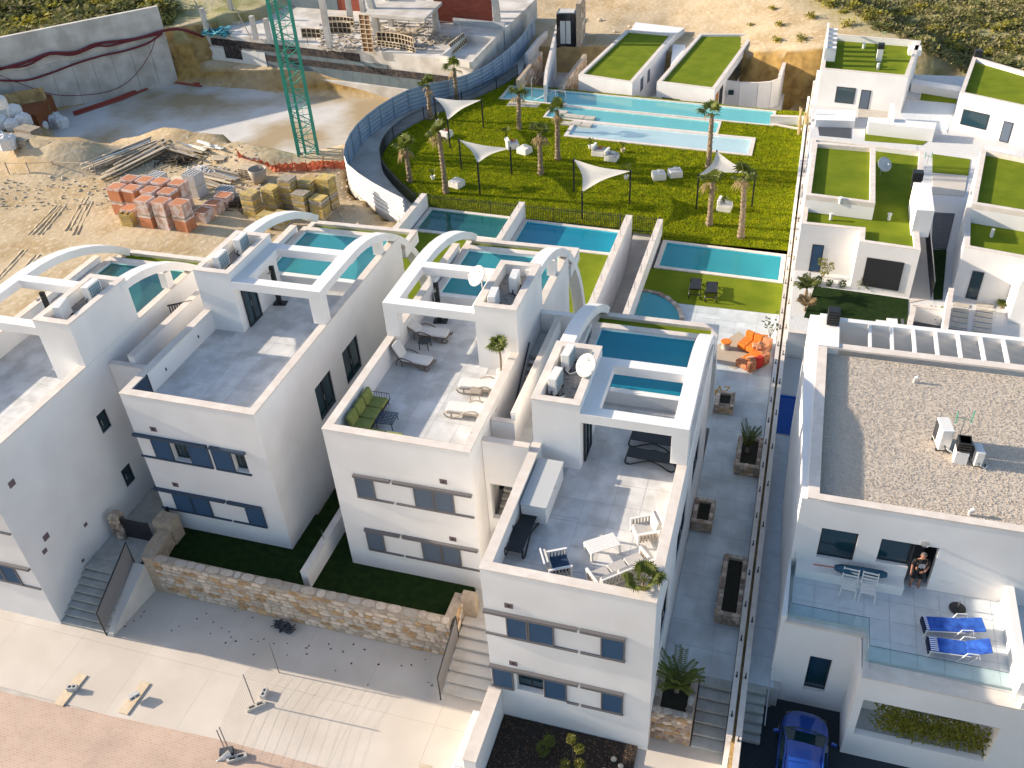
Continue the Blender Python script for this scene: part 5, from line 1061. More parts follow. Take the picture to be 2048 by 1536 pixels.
for i, (p, h_, lb, ln, dry) in enumerate((
  (Z2(410,1065,1), 2.9, 'leftmost palm on the lawn, short, near the hoarding bend', (0,.1), 4), (Z2(530,700,1), 3.1, 'palm beside the railing left of the first shade sail', (-.15,0), 2), (Z2(685,600,1), 3.2, 'palm farthest back beside the picket railing', (0,0), 2), (Z2(620,1130,1), 4.9, 'tall palm with drooping brown leaves at the lower left of the lawn', (-.2,0), 5),
  (Z2(1050,755,1), 3.0, 'palm in front of the left end of the lap pool', (.1,0), 2), (Z2(1175,1020,1), 3.4, 'palm in the middle of the lawn between two shade sails', (0,0), 6), (Z2(1275,935,1), 4.1, 'palm at the left corner of the paddling pool', (-.1,0), 3), (Z3(195,985,1), 4.3, 'tall palm in front of the paddling pool at the right', (.05,0), 1),
  (Z3(200,1320,1), 3.2, 'short palm in front of the rightmost shade sail', (0,0), 4), (Z3(385,1395,1), 4.5, 'thick palm nearest the turquoise garden pool', (.3,0), 4))):
    palm_tree(p[:], h_, lb, ln, 10+i, 8, .72, dry)
def shade_sail(label, corners, bases):
    C = [Vector(c) for c in corners]; cen = (C[0]+C[1]+C[2])/3; o = thing('shade_sail', label, 'shade sail', (cen.x, cen.y, 1.0), 0, 'shade sails over the lawn'); pts = []
    for i in range(3):
        a, b = C[i], C[(i+1)%3]
        for k in range(8):
            t = k/8; p = a.lerp(b, t); p = p.lerp(cen, .24*math.sin(math.pi*t)); pts.append(p)
    n_ = len(pts); l = o.location; mid = cen-Vector((0,0,.12)); rings = [[p.lerp(mid, q)-Vector((0,0,.25*q*(1-q))) for p in pts] for q in (0,.35,.7)]
    vs = [v-l for r_ in rings for v in r_]+[mid-l]; fs = [(j*n_+i, j*n_+(i+1)%n_, (j+1)*n_+(i+1)%n_, (j+1)*n_+i) for j in range(2) for i in range(n_)]+[(2*n_+i, 2*n_+(i+1)%n_, 3*n_) for i in range(n_)]
    MB().add(vs, fs).build('cloth', 'sail', o, True)
    for c, b in zip(C, bases):
        MB().box(b[0]-l.x-.055, b[0]-l.x+.055, b[1]-l.y-.055, b[1]-l.y+.055, 0, c.z-1+.08).build('post', 'dark_metal', o)
def sail(label, tops, bases, Z):
    bs = [Z(*b, 1.0) for b in bases]; shade_sail(label, [(b.x, b.y, 3.5+dz) for b, dz in zip(bs, tops)], [xy(b) for b in bs])
sail('farthest shade sail near the curved railing', (.1, 0, -.05), ((568,738),(840,748),(645,868)), Z2); sail('shade sail at the left middle of the lawn', (0, -.3, .1), ((712,992),(1005,1022),(820,1142)), Z2)
sail('shade sail nearest the black picket railing', (.1, .05, -.4), ((1370,1122),(1695,1192),(1418,1282)), Z2); sail('rightmost shade sail behind two palms', (.7, .1, .1), ((225,1128),(450,1217),(125,1225)), Z3)
def lounge_cube(loc, rz, label, back=True, cush='cushion'):
    o = thing('lounge_seat', label, 'seat', loc, rz, 'white lounge seats on the lawn'); MB().rbox(-.5,.5,-.45,.45,0,.42,.04).build('base', 'white_paint', o); MB().rbox(-.48,.48,-.43,.43,.42,.52,.05).build('seat_cushion', cush, o)
    if back: MB().rbox(-.5,-.3,-.45,.45,.52,.85,.05).build('backrest', 'white_paint', o)
    MB().cbox((.1,.1,.6),(.35,.3,.12),.4,.3).build('pillow', 'rust_fab' if R() < .5 else 'cushion', o); return o
for i, (p, rz, lb) in enumerate(((Z2(620,800,1), -.3, 'white lounge seat under the farthest shade sail'), (Z2(1010,865,1), .5, 'left of a pair of white lounge seats right of the left middle sail'), (Z2(1080,895,1), -.4, 'right of a pair of white lounge seats right of the left middle sail'), (Z2(685,1090,1), -.35, 'white lounge seat beside the tall lower left palm'),
  (Z2(1515,905,1), -.1, 'left of two grey topped lounge seats in front of the paddling pool'), (Z2(1590,935,1), -.15, 'right of two grey topped lounge seats in front of the paddling pool'), (Z2(1865,1045,1), .35, 'left white lounge seat behind the nearest shade sail'), (Z2(1960,1030,1), .4, 'right white lounge seat behind the nearest shade sail'), (Z3(290,1230,1), -.1, 'white lounge seat between the two right palms'))):
    lounge_cube((p.x, p.y, 1.0), rz, lb, i in (1,4,5,8), 'cushion_grey' if i in (4,5) else 'cushion')
def potted(loc, h_, label, kind='banana', potm='white_paint', n_=7, s=1., leafm='leaf', group=None):
    o = thing('potted_plant', label, 'plant', loc, U(0,6), group); MB().lathe([(.13*s,0),(.2*s,.3*s),(.19*s,.32*s),(.16*s,.28*s),(.01,.27*s)], n=12).build('pot', potm, o); m = MB()
    for k in range(n_):
        a = 2.4*k; t = Vector((math.cos(a)*h_*.35, math.sin(a)*h_*.35, h_*U(.7,1.))); st_ = Vector((math.cos(a)*.1, math.sin(a)*.1, h_*.55+.2*s)); m.cyl((0,0,.25*s), st_, .015, .01, 4, False); leaf(m, st_, t, .12*s*(1 if kind=='banana' else .4), .06)
        if kind != 'banana': leaf(m, st_, t+Vector((.1,.1,-.2)), .05, .05)
    m.build('leaves', leafm, o); return o
for i, (p, lb) in enumerate(((Z2(1465,870,1), 'small potted plant at the left of the grey topped seats'), (Z2(1655,890,1), 'small wicker potted plant at the right of the grey topped seats'), (Z2(570,720,1), 'potted plant behind the farthest sail post'), (Z2(975,830,1), 'leafy plant left of the pair of white lounge seats'), (Z2(1675,1050,1), 'tall potted banana plant behind the nearest sail'), (Z2(545,1050,1), 'low leafy plant left of the tall lower left palm'), (Z3(290,1225,1), 'leafy plant over the seat between the right palms'))):
    potted((p.x, p.y, 1.0), 1.3 if i in (3,4) else .9, lb, 'banana', 'wood_pale' if i == 1 else 'white_paint', 8)
# ================================================================== TERRACE FURNITURE
def cushioned_lounger(label, loc, rz, up=55, frame='wicker', cush='cushion'):
    o = thing('sun_lounger', label, 'sun lounger', loc, rz, 'cushioned sun loungers'); k = rad(up)
    MB().rbox(-.62,.78,-.31,.31,.3,.4,.1,3).build('seat_cushion', cush, o)
    b = MB(); b.M = Matrix.Translation((-.6,0,.33)) @ Matrix.Rotation(k, 4, 'Y'); b.rbox(-.78,.0,-.31,.31,0,.09,.12,3); b.build('back_cushion', cush, o)
    f = MB(); f.M = Matrix.Translation((-.6,0,.33)) @ Matrix.Rotation(k, 4, 'Y'); f.rbox(-.8,.0,-.34,.34,-.05,0,.12,3); f.build('back_frame', frame, o)
    MB().rbox(-.64,.8,-.33,.33,.22,.3,.08).build('seat_frame', frame, o)
    for s in (-1,1):
        MB().tube(smooth_curve([(.85,s*.33,.22),(.7,s*.35,.05),(.3,s*.35,.12),(-.1,s*.36,.42),(-.5,s*.36,.5),(-.75,s*.35,.3),(-.8,s*.34,.04)],3), .03).build('arm_rail', frame, o)
        for x in (.55,-.55): MB().cyl((x,s*.28,0),(x,s*.28,.24),.035,n=6).build('leg', frame, o)
    return o
Zt = crop(980,820,3.939); Zs = crop(640,620,5.689)
FC = 7.95
def ang(a, b): return math.atan2(b.y-a.y, b.x-a.x)
for (h, f, z, lb, up, fr) in (((960,600),(1230,650),FC,'cream cushioned lounger with raised back against the left parapet',62,'wicker'), ((1130,300),(1450,340),FC,'cream cushioned lounger under the pergola of the green sofa house',35,'wicker'), ((1960,930),(1640,900),FC,'cream cushioned lounger with tan frame, rear of the sunlit pair',20,'taupe'), ((1830,1210),(1500,1170),FC,'cream cushioned lounger with tan frame, nearer of the sunlit pair',20,'taupe')):
    a, b = Zs(*h, z), Zs(*f, z); c = a.lerp(b, .5); cushioned_lounger(lb, (c.x, c.y, z), ang(a, b), up, fr, 'cushion')
def small_table(label, loc, rz, w_, d_, h_, m, lattice=False):
    o = thing('side_table', label, 'table', loc, rz)
    if lattice:
        for k in range(7): MB().box(-w_/2+w_*k/6-.012, -w_/2+w_*k/6+.012, -d_/2, d_/2, h_-.03, h_).build('slat', m, o)
        for k in range(9): MB().box(-w_/2, w_/2, -d_/2+d_*k/8-.012, -d_/2+d_*k/8+.012, h_-.034, h_-.006).build('slat', m, o)
    else: MB().rbox(-w_/2,w_/2,-d_/2,d_/2,h_-.04,h_,.03).build('table_top', m, o)
    for sx in (-1,1):
        for sy in (-1,1): MB().cyl((sx*(w_/2-.04),sy*(d_/2-.04),0),(sx*(w_/2-.06),sy*(d_/2-.06),h_-.03),.022,n=6).build('leg', m, o)
    return o
for (px_, z, lb, w_, d_, h_, m, lat) in (((1200,430),FC,'small black square table beside the pergola lounger',.5,.5,.42,'black_plastic',False), ((1780,1000),FC,'small grey brown table between the sunlit loungers',.5,.45,.42,'taupe',False), ((770,1300),FC,'low dark blue lattice table in front of the green sofa',.75,.75,.36,'rail_blue',True)):
    p = Zs(*px_, z); small_table(lb, (p.x, p.y, z), rad(3), w_, d_, h_, m, lat)
gs = thing('green_sofa', 'green cushioned corner sofa with black wire frame on the roof terrace', 'sofa', (-15.25, 24.6, FC))
for k in range(3): MB().rbox(-.2,.5,.1+k*.72,.78+k*.72,.28,.42,.06).build('seat_cushion', 'green_fab', gs)
for k in range(3):
    b = MB(); b.M = Matrix.Translation((-.2,.44+k*.72,.4)) @ Matrix.Rotation(rad(-14),4,'Y'); b.rbox(-.1,.06,-.34,.34,0,.5,.06); b.build('back_cushion', 'green_fab', gs)
for k in range(2): MB().rbox(.55+k*.75,1.27+k*.75,-.4,.25,.28,.42,.06).build('seat_cushion', 'green_fab', gs)
for k in range(2): MB().rbox(.55+k*.75,1.27+k*.75,-.52,-.38,.4,.78,.05).build('back_cushion', 'green_fab', gs)
fm = MB().box(-.32,.5,.05,2.3,.2,.26).box(.5,2.05,-.5,.25,.2,.26)
for x, y in ((-.3,.1),(.45,2.25),(-.3,2.25),(2.0,.2),(2.0,-.45),(.45,.3)): fm.cyl((x,y,0),(x,y,.22),.02,n=5)
fm.build('frame', 'dark_metal', gs); ar_ = MB()
for k in range(8): ar_.cyl((-.3+.8*k/7,2.3,.26),(-.3+.8*k/7,2.34,.55),.01,n=4)
ar_.tube([(-.32,2.32,.56),(.5,2.32,.56),(.52,2.3,.26)],.014).build('arm_rest', 'dark_metal', gs)
# foreground terrace
FD = 7.3
def plastic_lounger(label, loc, rz, m='black_plastic', up=0, group='black sun loungers'):
    o = thing('sun_lounger', label, 'sun lounger', loc, rz, group)
    MB().rbox(-.92,.46,-.3,.3,.35,.38,.03).build('sling', m, o)
    b = MB(); b.M = Matrix.Translation((.46,0,.36)) @ Matrix.Rotation(rad(-up),4,'Y'); b.box(0,.52,-.3,.3,0,.03); b.build('backrest', m, o)
    for s in (-1,1):
        MB().tube(smooth_curve([(-.95,s*.33,.3),(-.98,s*.33,.1),(-.8,s*.33,.03),(-.4,s*.33,.22),(0,s*.33,.36),(.4,s*.34,.24),(.75,s*.34,.02),(.95,s*.33,.08),(.98,s*.33,.3),(.9,s*.33,.4)],3), .033).build('side_rail', m, o)
    MB().tube([(-.95,-.33,.33),(-.95,.33,.33)],.03).build('end_rail', m, o); MB().tube([(.95,-.33,.36),(.95,.33,.36)],.03).build('end_rail', m, o); return o
a, b = Zt(305,850,FD+.3), Zt(200,1090,FD+.3); c = a.lerp(b,.5); plastic_lounger('black plastic lounger against the left parapet of the foreground terrace', (c.x, c.y, FD), ang(a,b))
for px_, lb in (((1300,250),'rear of two black loungers under the foreground pergola'), ((1275,385),'front of two black loungers under the foreground pergola')):
    p = Zt(*px_, FD+.2); plastic_lounger(lb, (p.x, p.y, FD), rad(-2))
for px_, lb in (((770,700),'left black lounger on the lawn by the turquoise garden pool'), ((935,735),'right black lounger on the lawn by the turquoise garden pool')):
    p = crop(1240,440,5.12)(*px_, 1.2); plastic_lounger(lb, (p.x, p.y, 1.0), rad(-86), up=38)
ch = thing('storage_chest', 'long white storage chest against the left parapet', 'chest', (-7.2, 23.6, FD)); MB().rbox(-.52,.42,-1.25,1.25,0,.82,.03).build('body', 'white_paint', ch); MB().rbox(-.55,.45,-1.28,1.28,.82,.9,.03).build('lid', 'dish', ch); MB().box(.42,.435,-.06,.06,.7,.78).build('latch', 'grey_metal', ch)
def lounge_chair(label, loc, rz, w_=.72, seats=1, blue=False, name='armchair', cat='armchair'):
    o = thing(name, label, cat, loc, rz); W = w_*seats
    for k in range(seats):
        x = -W/2+w_*(k+.5); MB().rbox(x-w_/2+.02,x+w_/2-.02,-.33,.36,.3,.43,.05).build('seat_cushion', 'cushion_blue' if blue else 'cushion_grey', o)
        b = MB(); b.M = Matrix.Translation((x,-.3,.42)) @ Matrix.Rotation(rad(16),4,'X'); b.rbox(-w_/2+.03,w_/2-.03,-.1,.06,0,.5,.05); b.build('back_cushion', 'cushion_grey', o)
    for s in (-1,1):
        f = MB(); x = s*(W/2+.05); f.box(x-.04,x+.04,-.42,.4,.58,.63).box(x-.035,x+.035,.32,.39,0,.58).box(x-.035,x+.035,-.42,-.35,0,.58)
        f.build('arm_frame', 'white_paint', o)
        sl = MB()
        for k in range(6): sl.box(x-.012,x+.012,-.32+k*.115,-.27+k*.115,.2,.58)
        sl.build('arm_infill', 'taupe', o)
    MB().box(-W/2,W/2,-.38,.38,.2,.28).build('seat_frame', 'white_paint', o); bk = MB()
    for k in range(5*seats): bk.cbox((-W/2+W*(k+.5)/(5*seats),-.46,.62),(.03,.03,.55),0,0,rad(16))
    bk.cbox((0,-.54,.9),(W,.05,.05)).build('back_frame', 'white_paint', o); return o
p = Zt(540,1270,FD); lounge_chair('white framed armchair with dark blue seat near the front parapet', (p.x, p.y, FD), rad(-62), blue=True)
p = Zt(1215,1000,FD); lounge_chair('white framed armchair with grey cushions by the right parapet', (p.x, p.y, FD), rad(118))
a, b = Zt(835,1330,FD+.4), Zt(1200,1180,FD+.4); c = a.lerp(b,.5); lounge_chair('white framed three seat sofa with grey cushions on the roof terrace', (c.x, c.y, FD), ang(a,b), .66, 3, name='sofa', cat='sofa')
a, b = Zt(745,1080,FD+.4), Zt(980,1000,FD+.4); ct = thing('coffee_table', 'white slatted coffee table on the foreground terrace', 'table', (*xy(Zt(885,1080,FD+.2)), FD), ang(Zt(760,1050,FD), Zt(965,985,FD)))
for k in range(7): MB().box(-.55,.55,-.31+k*.09,-.23+k*.09,.38,.41).build('slat', 'white_paint', ct)
MB().box(-.57,-.5,-.33,.33,.3,.378).box(.5,.57,-.33,.33,.3,.378).build('apron', 'white_paint', ct)
for sx in (-1,1):
    for sy in (-1,1): MB().box(sx*.53-.035,sx*.53+.035,sy*.29-.035,sy*.29+.035,0,.3).build('leg', 'white_paint', ct)
def fan_palm_pot(label, loc, h_, s=1., potm='white_paint', trunk=True, seed=3):
    rn = random.Random(seed); o = thing('potted_palm', label, 'plant', loc); MB().lathe([(.16*s,0),(.24*s,.4*s),(.22*s,.42*s),(.2*s,.38*s),(.01,.37*s)], n=14).build('pot', potm, o); MB().lathe([(.07,0),(.06,h_-.3),(.08,h_)], (0,0,.3*s), 7).build('trunk', 'bark', o); m = MB()
    for k in range(13): fan_leaf(m, (0,0,h_+.25*s), 2.4*k+rn.uniform(-.3,.3), rad(rn.uniform(10,75)), rn.uniform(.35,.6)*s, .42*s*rn.uniform(.8,1.1), 17, .25, rn)
    m.build('crown', 'leaf', o); return o
p = Zt(1225,1300,FD+.9); fan_palm_pot('fan palm in the front right corner of the foreground terrace', (-2.8, 19.7, FD), .85, .95)
# plant in the corner of the green sofa terrace: tall thin trunk
pp = thing('potted_palm', 'palm with round leafy head against the stair tower of the green sofa house', 'plant', (-10.75, 29.75, FC)); MB().lathe([(.16,0),(.22,.35),(.2,.36),(.01,.33)],n=12).build('pot','white_paint',pp); MB().tube([(0,0,.3),(.02,0,1.0),(0,-.05,1.6)],.045).build('trunk','bark_thin',pp); m = MB()
for k in range(16): fan_leaf(m, (0,-.05,1.6), 2.4*k, rad(U(5,75)), U(.15,.35), .36, 13, .35)
m.build('crown', 'leaf', pp)
# orange sofa corner
Zo = crop(1380,600,7.877)
rg_ = MB().prism([xy(Zo(x,y,1.0)) for x,y in ((420,720),(770,500),(1250,900),(700,1090),(420,960))], 1.0, 1.012).build('rug', 'rug'); tag(rg_, 'beige rug under the orange corner sofa', 'rug')
A, B, Cc = Zo(760,640,1.3), Zo(1240,700,1.3), Zo(870,930,1.3)
def sofa_run(root, P0, P1, n_, mats, flip, depth=.85):
    d = Vector((P1.x-P0.x, P1.y-P0.y, 0)); L_ = d.length; rz = math.atan2(d.y, d.x); M0 = Matrix.Translation(Vector((P0.x,P0.y,1.0))-root.location) @ Matrix.Rotation(rz,4,'Z'); s = -1 if flip else 1
    for k in range(n_):
        x0, x1 = L_*k/n_, L_*(k+1)/n_
        for nm, y0, y1, z0, z1, m in (('seat', -depth/2, depth/2, .1, .42, mats[k][0]), ('backrest', s*depth/2-.02, s*(depth/2+.26), .1, .78, mats[k][1])):
            q = MB(); q.M = M0; q.rbox(x0+.01,x1-.01,min(y0,y1),max(y0,y1),z0,z1,.06); q.build(nm, m, root)
os_ = thing('corner_sofa', 'orange and red patterned corner sofa on the garden terrace', 'sofa', (*xy(Zo(1050,750,1.0)), 1.0))
P0, P1, P2 = Zo(800,640,1.35), Zo(1210,800,1.35), Zo(800,1010,1.35)
sofa_run(os_, P0, P1, 3, (('orange_fab','orange_fab'),('orange_fab','orange_fab'),('peach_fab','peach_fab')), False)
d_ = (P2-P1).normalized(); sofa_run(os_, P1+d_*.45, P2, 3, (('orange_fab','rust_fab'),('orange_fab','red_fab'),('rust_fab','rust_fab')), False)
for px_, m in (((1130,700),'peach_fab'),((1180,600),'orange_fab'),((1030,720),'peach_fab'),((960,910),'peach_fab'),((1090,750),'rust_fab')):
    q = MB(); q.cbox(Zo(*px_, 1.6)-os_.location, (.42,.34,.14), U(0,3), U(-.5,.5)); q.build('pillow', m, os_, bevel=.05)
rt = thing('drum_table', 'orange topped round drum table beside the corner sofa', 'table', (*xy(Zo(560,760,1.0)), 1.0)); MB().lathe([(.26,0),(.22,.2),(.27,.42),(.27,.44),(.01,.44)],n=18).build('drum','cushion_grey',rt); MB().lathe([(.3,.44),(.31,.47),(.28,.5),(.01,.5)],n=18).build('tray','orange_fab',rt)
pl_ = thing('garden_shrub', 'slender leafy plant behind the orange corner sofa', 'plant', (*xy(Zo(1260,590,1.0)), 1.0)); m = MB(); st_ = MB()
for k in range(7):
    a = 2.4*k; t = Vector((math.cos(a)*.45, math.sin(a)*.45, U(.9,1.6))); st_.tube([(0,0,0), t*.5+Vector((0,0,.2)), t], .012, 4)
    for j in range(6): q = t*(.55+.09*j); d = Vector((U(-1,1),U(-1,1),U(-.2,.5)))*.2; leaf(m, q, q+d, .06)
st_.build('stems','bark_thin',pl_); m.build('leaves','leaf_dark',pl_)
# planters along the path
def planter(label, x0, x1, y0, y1, z0, z1, t=.2, open_side=None, plant=None):
    o = thing('stone_planter', label, 'planter', ((x0+x1)/2,(y0+y1)/2,z0)); MB().box(x0,x1,y0,y0+t,z0,z1).box(x0,x1,y1-t,y1,z0,z1).box(x0,x0+t,y0+t,y1-t,z0,z1).box(x1-t,x1,y0+t,y1-t,z0,z1).build('planter_core','mortar',o,world=True)
    MB().box(x0+t,x1-t,y0+t,y1-t,z0,z1-.12).build('soil','soil',o,world=True); ms = ('stone_d','stone_d','stone_a','stone_c')
    stones(o,(x0,y0,z0+.02),(1,0,0),x1-x0,z1-z0-.04,(0,-1,0),.32,.2,ms,.03)
    stones(o,(x0,y0,z0+.02),(0,1,0),y1-y0,z1-z0-.04,(-1,0,0),.36,.22,ms,.03)
    for (a,b,L_) in (((x0,y0,z1),(1,0,0),x1-x0),((x0,y1-t,z1),(1,0,0),x1-x0)): stones(o,a,b,L_,t,(0,0,1),.34,t,('stone_d','stone_b','stone_a'),.025)
    for a in ((x0,y0+t,z1),(x1-t,y0+t,z1)): stones(o,(a[0]+t,a[1],z1),(0,1,0),y1-y0-2*t,t,(0,0,1),.34,t,('stone_d','stone_b','stone_a'),.025)
    return o
Zn = crop(1280,900,7.877); Zn2 = crop(1280,1080,7.877)
def rect_at(Z, bl, tr, z): a, b = Z(*bl, z), Z(*tr, z); return min(a.x,b.x), max(a.x,b.x), min(a.y,b.y), max(a.y,b.y)
planter('stone planter with a young palm by the boundary wall', -.72, .44, *[Zn(1400,370,1.0).y, Zn(1400,370,1.0).y+2.25], 1.0, 1.62)
planter('square empty stone planter against the house wall', -2.2, -1.28, Zn(760,1260,1.0).y, Zn(760,1260,1.0).y+1.55, 1.0, 1.6)
planter('long empty stone planter by the boundary wall', -.55, .44, Zn2(1190,1310,1.0).y, Zn2(1190,1310,1.0).y+3.3, 1.0, 1.6)
planter('small stone planter with yellow letters behind it', -2.2, -1.25, at(1430,826,1.0).y, at(1430,826,1.0).y+1.25, 1.0, 1.55)
pn = planter('large stone planter with an arching palm beside the grey steps', -2.25, -.78, 19.5, 21.4, 0, 1.7, .26)
def feather_palm(label, loc, h_, n_, L_, trunk=.3, seed=1, m='leaf_dark', name='young_palm'):
    rn = random.Random(seed); o = thing(name, label, 'palm', loc); MB().lathe([(.1,0),(.09,trunk*.6),(.05,trunk)],n=8).build('trunk','bark',o); mb = MB()
    for k in range(n_): feather_leaf(mb,(0,0,trunk),2.4*k+rn.uniform(-.2,.2),L_*rn.uniform(.7,1.1),h_*rn.uniform(.7,1.1),14,.03,.34,rn)
    mb.build('fronds',m,o); return o
feather_palm('young palm growing in the planter by the boundary wall', (-.25, Zn(1400,370,1.0).y+1.2, 1.5), 1.15, 11, .5, .25, 2, 'leaf')
feather_palm('arching palm growing in the planter beside the grey steps', (-1.5, 20.6, 1.6), 1.2, 15, .9, .3, 5, 'leaf')
lt_ = thing('letter_sign', 'yellow block letters behind the small stone planter', 'sign', (*xy(at(1442,790,1.0)), 1.0)); cu = bpy.data.curves.new('t','FONT'); cu.body = 'AMAZ'; cu.size = .58; cu.extrude = .05; cu.align_x = 'CENTER'; t = bpy.data.objects.new('tmp', cu); me = bpy.data.meshes.new_from_object(t); bpy.data.objects.remove(t); me.materials.append(MAT['yellow']); me.transform(Matrix.Rotation(rad(60),4,'X')); q = bpy.data.objects.new('letters', me); COL.objects.link(q); q.parent = lt_; q.location = (-.35,0,.12); MB().box(-.95,.3,-.06,.3,0,.1).build('base','yellow',lt_)
# front bed bushes
def topiary(label, loc, blobs, leafm='leaf_yellow', trunk=True, name='shrub', size=.09, n_=220):
    o = thing(name, label, 'shrub', loc)
    for (x, y, z, r) in blobs:
        m = MB(); leaf_cloud(m, (x,y,z), (r,r,r*.9), n_, size); m.build('foliage', leafm, o)
        if trunk: MB().tube([(x*.15,y*.15,0),(x*.5,y*.5,z*.6),(x,y,z)],.02,5).build('stem','bark_thin',o)
    return o
Zb = crop(960,1380,5.689)
def bed(x, y, z=.12): p = Zb(x, y, z+.5); return (p.x, p.y, z)
topiary('pom-pom shrub with two yellow green balls in the mulch bed', bed(1060,700), ((-.12,.25,.85,.2),(.22,.05,.7,.2)))
topiary('yellow green ball shrub at the frame bottom in the mulch bed', bed(1060,860), ((-.28,-.02,.5,.2),(.2,.1,.5,.22)))
topiary('dark green shrub at the left of the mulch bed', bed(720,640), ((0,0,.35,.3),(.15,.28,.5,.24)), 'leaf', True)
# villa bamboo and garden plants
Ze = crop(1440,1160,3.368)
bmo = thing('bamboo_row', 'row of yellow green bamboo in the planter of the gravel roofed villa', 'bamboo', (7.1, 21.05, 1.2)); 
for k in range(17):
    x = -1.55+k*.205+U(-.05,.05); h_ = U(1.1,1.75)*(1.3 if k in (0,1) else 1); m = MB()
    for j in range(110):
        z = h_*(.2+.8*R()); a = U(0,6.3); r_ = U(.03,.28); p = Vector((x+math.cos(a)*r_, math.sin(a)*r_*.8, z)); leaf(m, p, p+Vector((math.cos(a)*.16, math.sin(a)*.16, U(-.08,.1))), .03)
    m.cyl((x,0,0),(x+U(-.06,.06),0,h_),.012,.006,4); m.build('cane','bamboo',bmo)
def gpl(px_, z=2.3, Z=ZH): p = Z(*px_, z); return (p.x, p.y, z)
feather_palm('spiky palm on white gravel left of the villa lawn', gpl((215,640)), .7, 22, .75, .5, 8, 'leaf')
feather_palm('dry spiky palm on white gravel nearest the striped path', gpl((210,760)), .6, 16, .6, .25, 9, 'leaf_dry')
for i, (px_, r_, lb) in enumerate((((210,520),.28,'round clipped bush left of the villa door'), ((320,530),.26,'round clipped bush below the villa door'), ((410,555),.24,'round clipped bush in the middle of the gravel bed'), ((520,565),.27,'round clipped bush beside the villa corner'), ((175,665),.16,'tiny bush on the gravel between the spiky palms'), ((265,545),.18,'small bush at the lawn corner'))):
    topiary(lb, gpl(px_), ((0,0,r_*.9,r_),), 'leaf_dark', False, size=.12, n_=150)
topiary('small loose tree beside the villa door', gpl((350,480)), ((-.1,.1,1.0,.3),(.35,0,.75,.35),(.1,-.1,.5,.3)), 'leaf_yellow', True, 'small_tree', .12, 110)
vb = thing('vine_shrubs', 'leafy shrubs filling the window recess of the villa beyond the lawn', 'shrubs', gpl((830,585)))
for k in range(9): m = MB(); x = -1.1+k*.27; leaf_cloud(m,(x,-.25+U(-.1,.1),.5+U(0,.55)),(.3,.2,.5),90,.15); m.build('foliage', random.choice(('leaf_yellow','leaf','leaf_dark')), vb)
for k in range(9): MB().tube([(-1.1+k*.27,-.25,0),(-1.1+k*.27+U(-.1,.1),-.25,.8)],.015,4).build('stem','bark_thin',vb)
feather_palm('small spiky plant in the right court bed', gpl((1320,830)), .5, 14, .5, .15, 12, 'leaf'); feather_palm('tiny plant by the beige strips', gpl((1855,735)), .3, 9, .3, .1, 13, 'leaf')
p = ZH(245,1010,1.08); pt_ = thing('potted_plant', 'dragon plant in a red pot beside the deep blue pool', 'plant', (p.x+.0, p.y, 1.1)); MB().lathe([(.16,0),(.23,.36),(.22,.4),(.01,.36)],n=14).build('pot','terracotta_pot',pt_)
for k, (dx, h_) in enumerate(((-.08,.75),(.1,1.05))):
    MB().tube([(dx*.5,0,.35),(dx,0,h_)],.035).build('stem','bark_thin',pt_); m = MB()
    for j in range(16): a = 2.4*j; leaf(m,(dx,0,h_),(dx+math.cos(a)*.36,math.sin(a)*.36,h_+U(-.05,.3)),.035,.1)
    m.build('leaves','leaf_dark',pt_)
for px_, lb in (((650,1050),'small red pot left in the rafter gallery'), ((1025,1115),'red pot in the middle of the rafter gallery'), ((1420,1185),'red pot with succulents right in the rafter gallery')):
    p = ZH(*px_, 5.5); potted((p.x, p.y, 5.2), .45, lb, 'x', 'terracotta_pot', 9, .8, 'leaf')
cf = thing('cactus_column', 'dry straw coloured column cactus beside the boundary wall', 'cactus', (*xy(ZP(1915,830,1.0)), 1.0))
for k in range(6): x, y = U(-.4,.4), U(-.3,.3); MB().tube([(x,y,0),(x*1.2,y,1.2),(x*1.4+U(-.2,.2),y,U(1.8,2.8))],[.12,.11,.06],6).build('stem','cactus',cf)
# ================================================================== TERRACE OF THE GRAVEL ROOFED VILLA
Zm = crop(1640,1040,4.955)
def slat_chair(label, loc, rz):
    o = thing('slatted_chair', label, 'chair', loc, rz, 'white slatted chairs'); 
    for k in range(6): MB().box(-.26,.26,-.24+k*.085,-.19+k*.085,.42,.44).build('seat_slat','white_paint',o)
    for k in range(3): MB().cbox((0,.3+.03*k,.6+k*.13),(.52,.02,.06)).build('back_slat','white_paint',o)
    for sx in (-1,1):
        MB().cyl((sx*.27,-.3,0),(sx*.26,-.24,.44),.02,n=6).build('leg','white_paint',o); MB().cyl((sx*.27,.36,0),(sx*.26,.24,.44),.02,n=6).cyl((sx*.26,.24,.44),(sx*.26,.37,.92),.02,n=6).build('leg','white_paint',o)
    return o
for px_, lb in (((290,585),'left white slatted chair carrying the folded parasol'), ((480,625),'right white slatted chair carrying the folded parasol')): p = Zm(*px_, TZ+.43); slat_chair(lb, (p.x, p.y-.28, TZ), rad(-4))
a, b = Zm(145,470,TZ+.72), Zm(665,545,TZ+.72); um = thing('folded_parasol', 'folded dark blue parasol laid across the two white chairs', 'parasol', a[:], ang(a,b)); L_ = (b-a).length
MB().tube([(0,0,0),(L_*.12,0,0),(L_*.5,0,0),(L_*.9,0,0),(L_,0,0)],[.1,.16,.17,.14,.09],8).build('canopy','umbrella_blue',um,True); MB().cyl((-.75,0,0),(0,0,0),.022).build('pole','terracotta_pot',um)
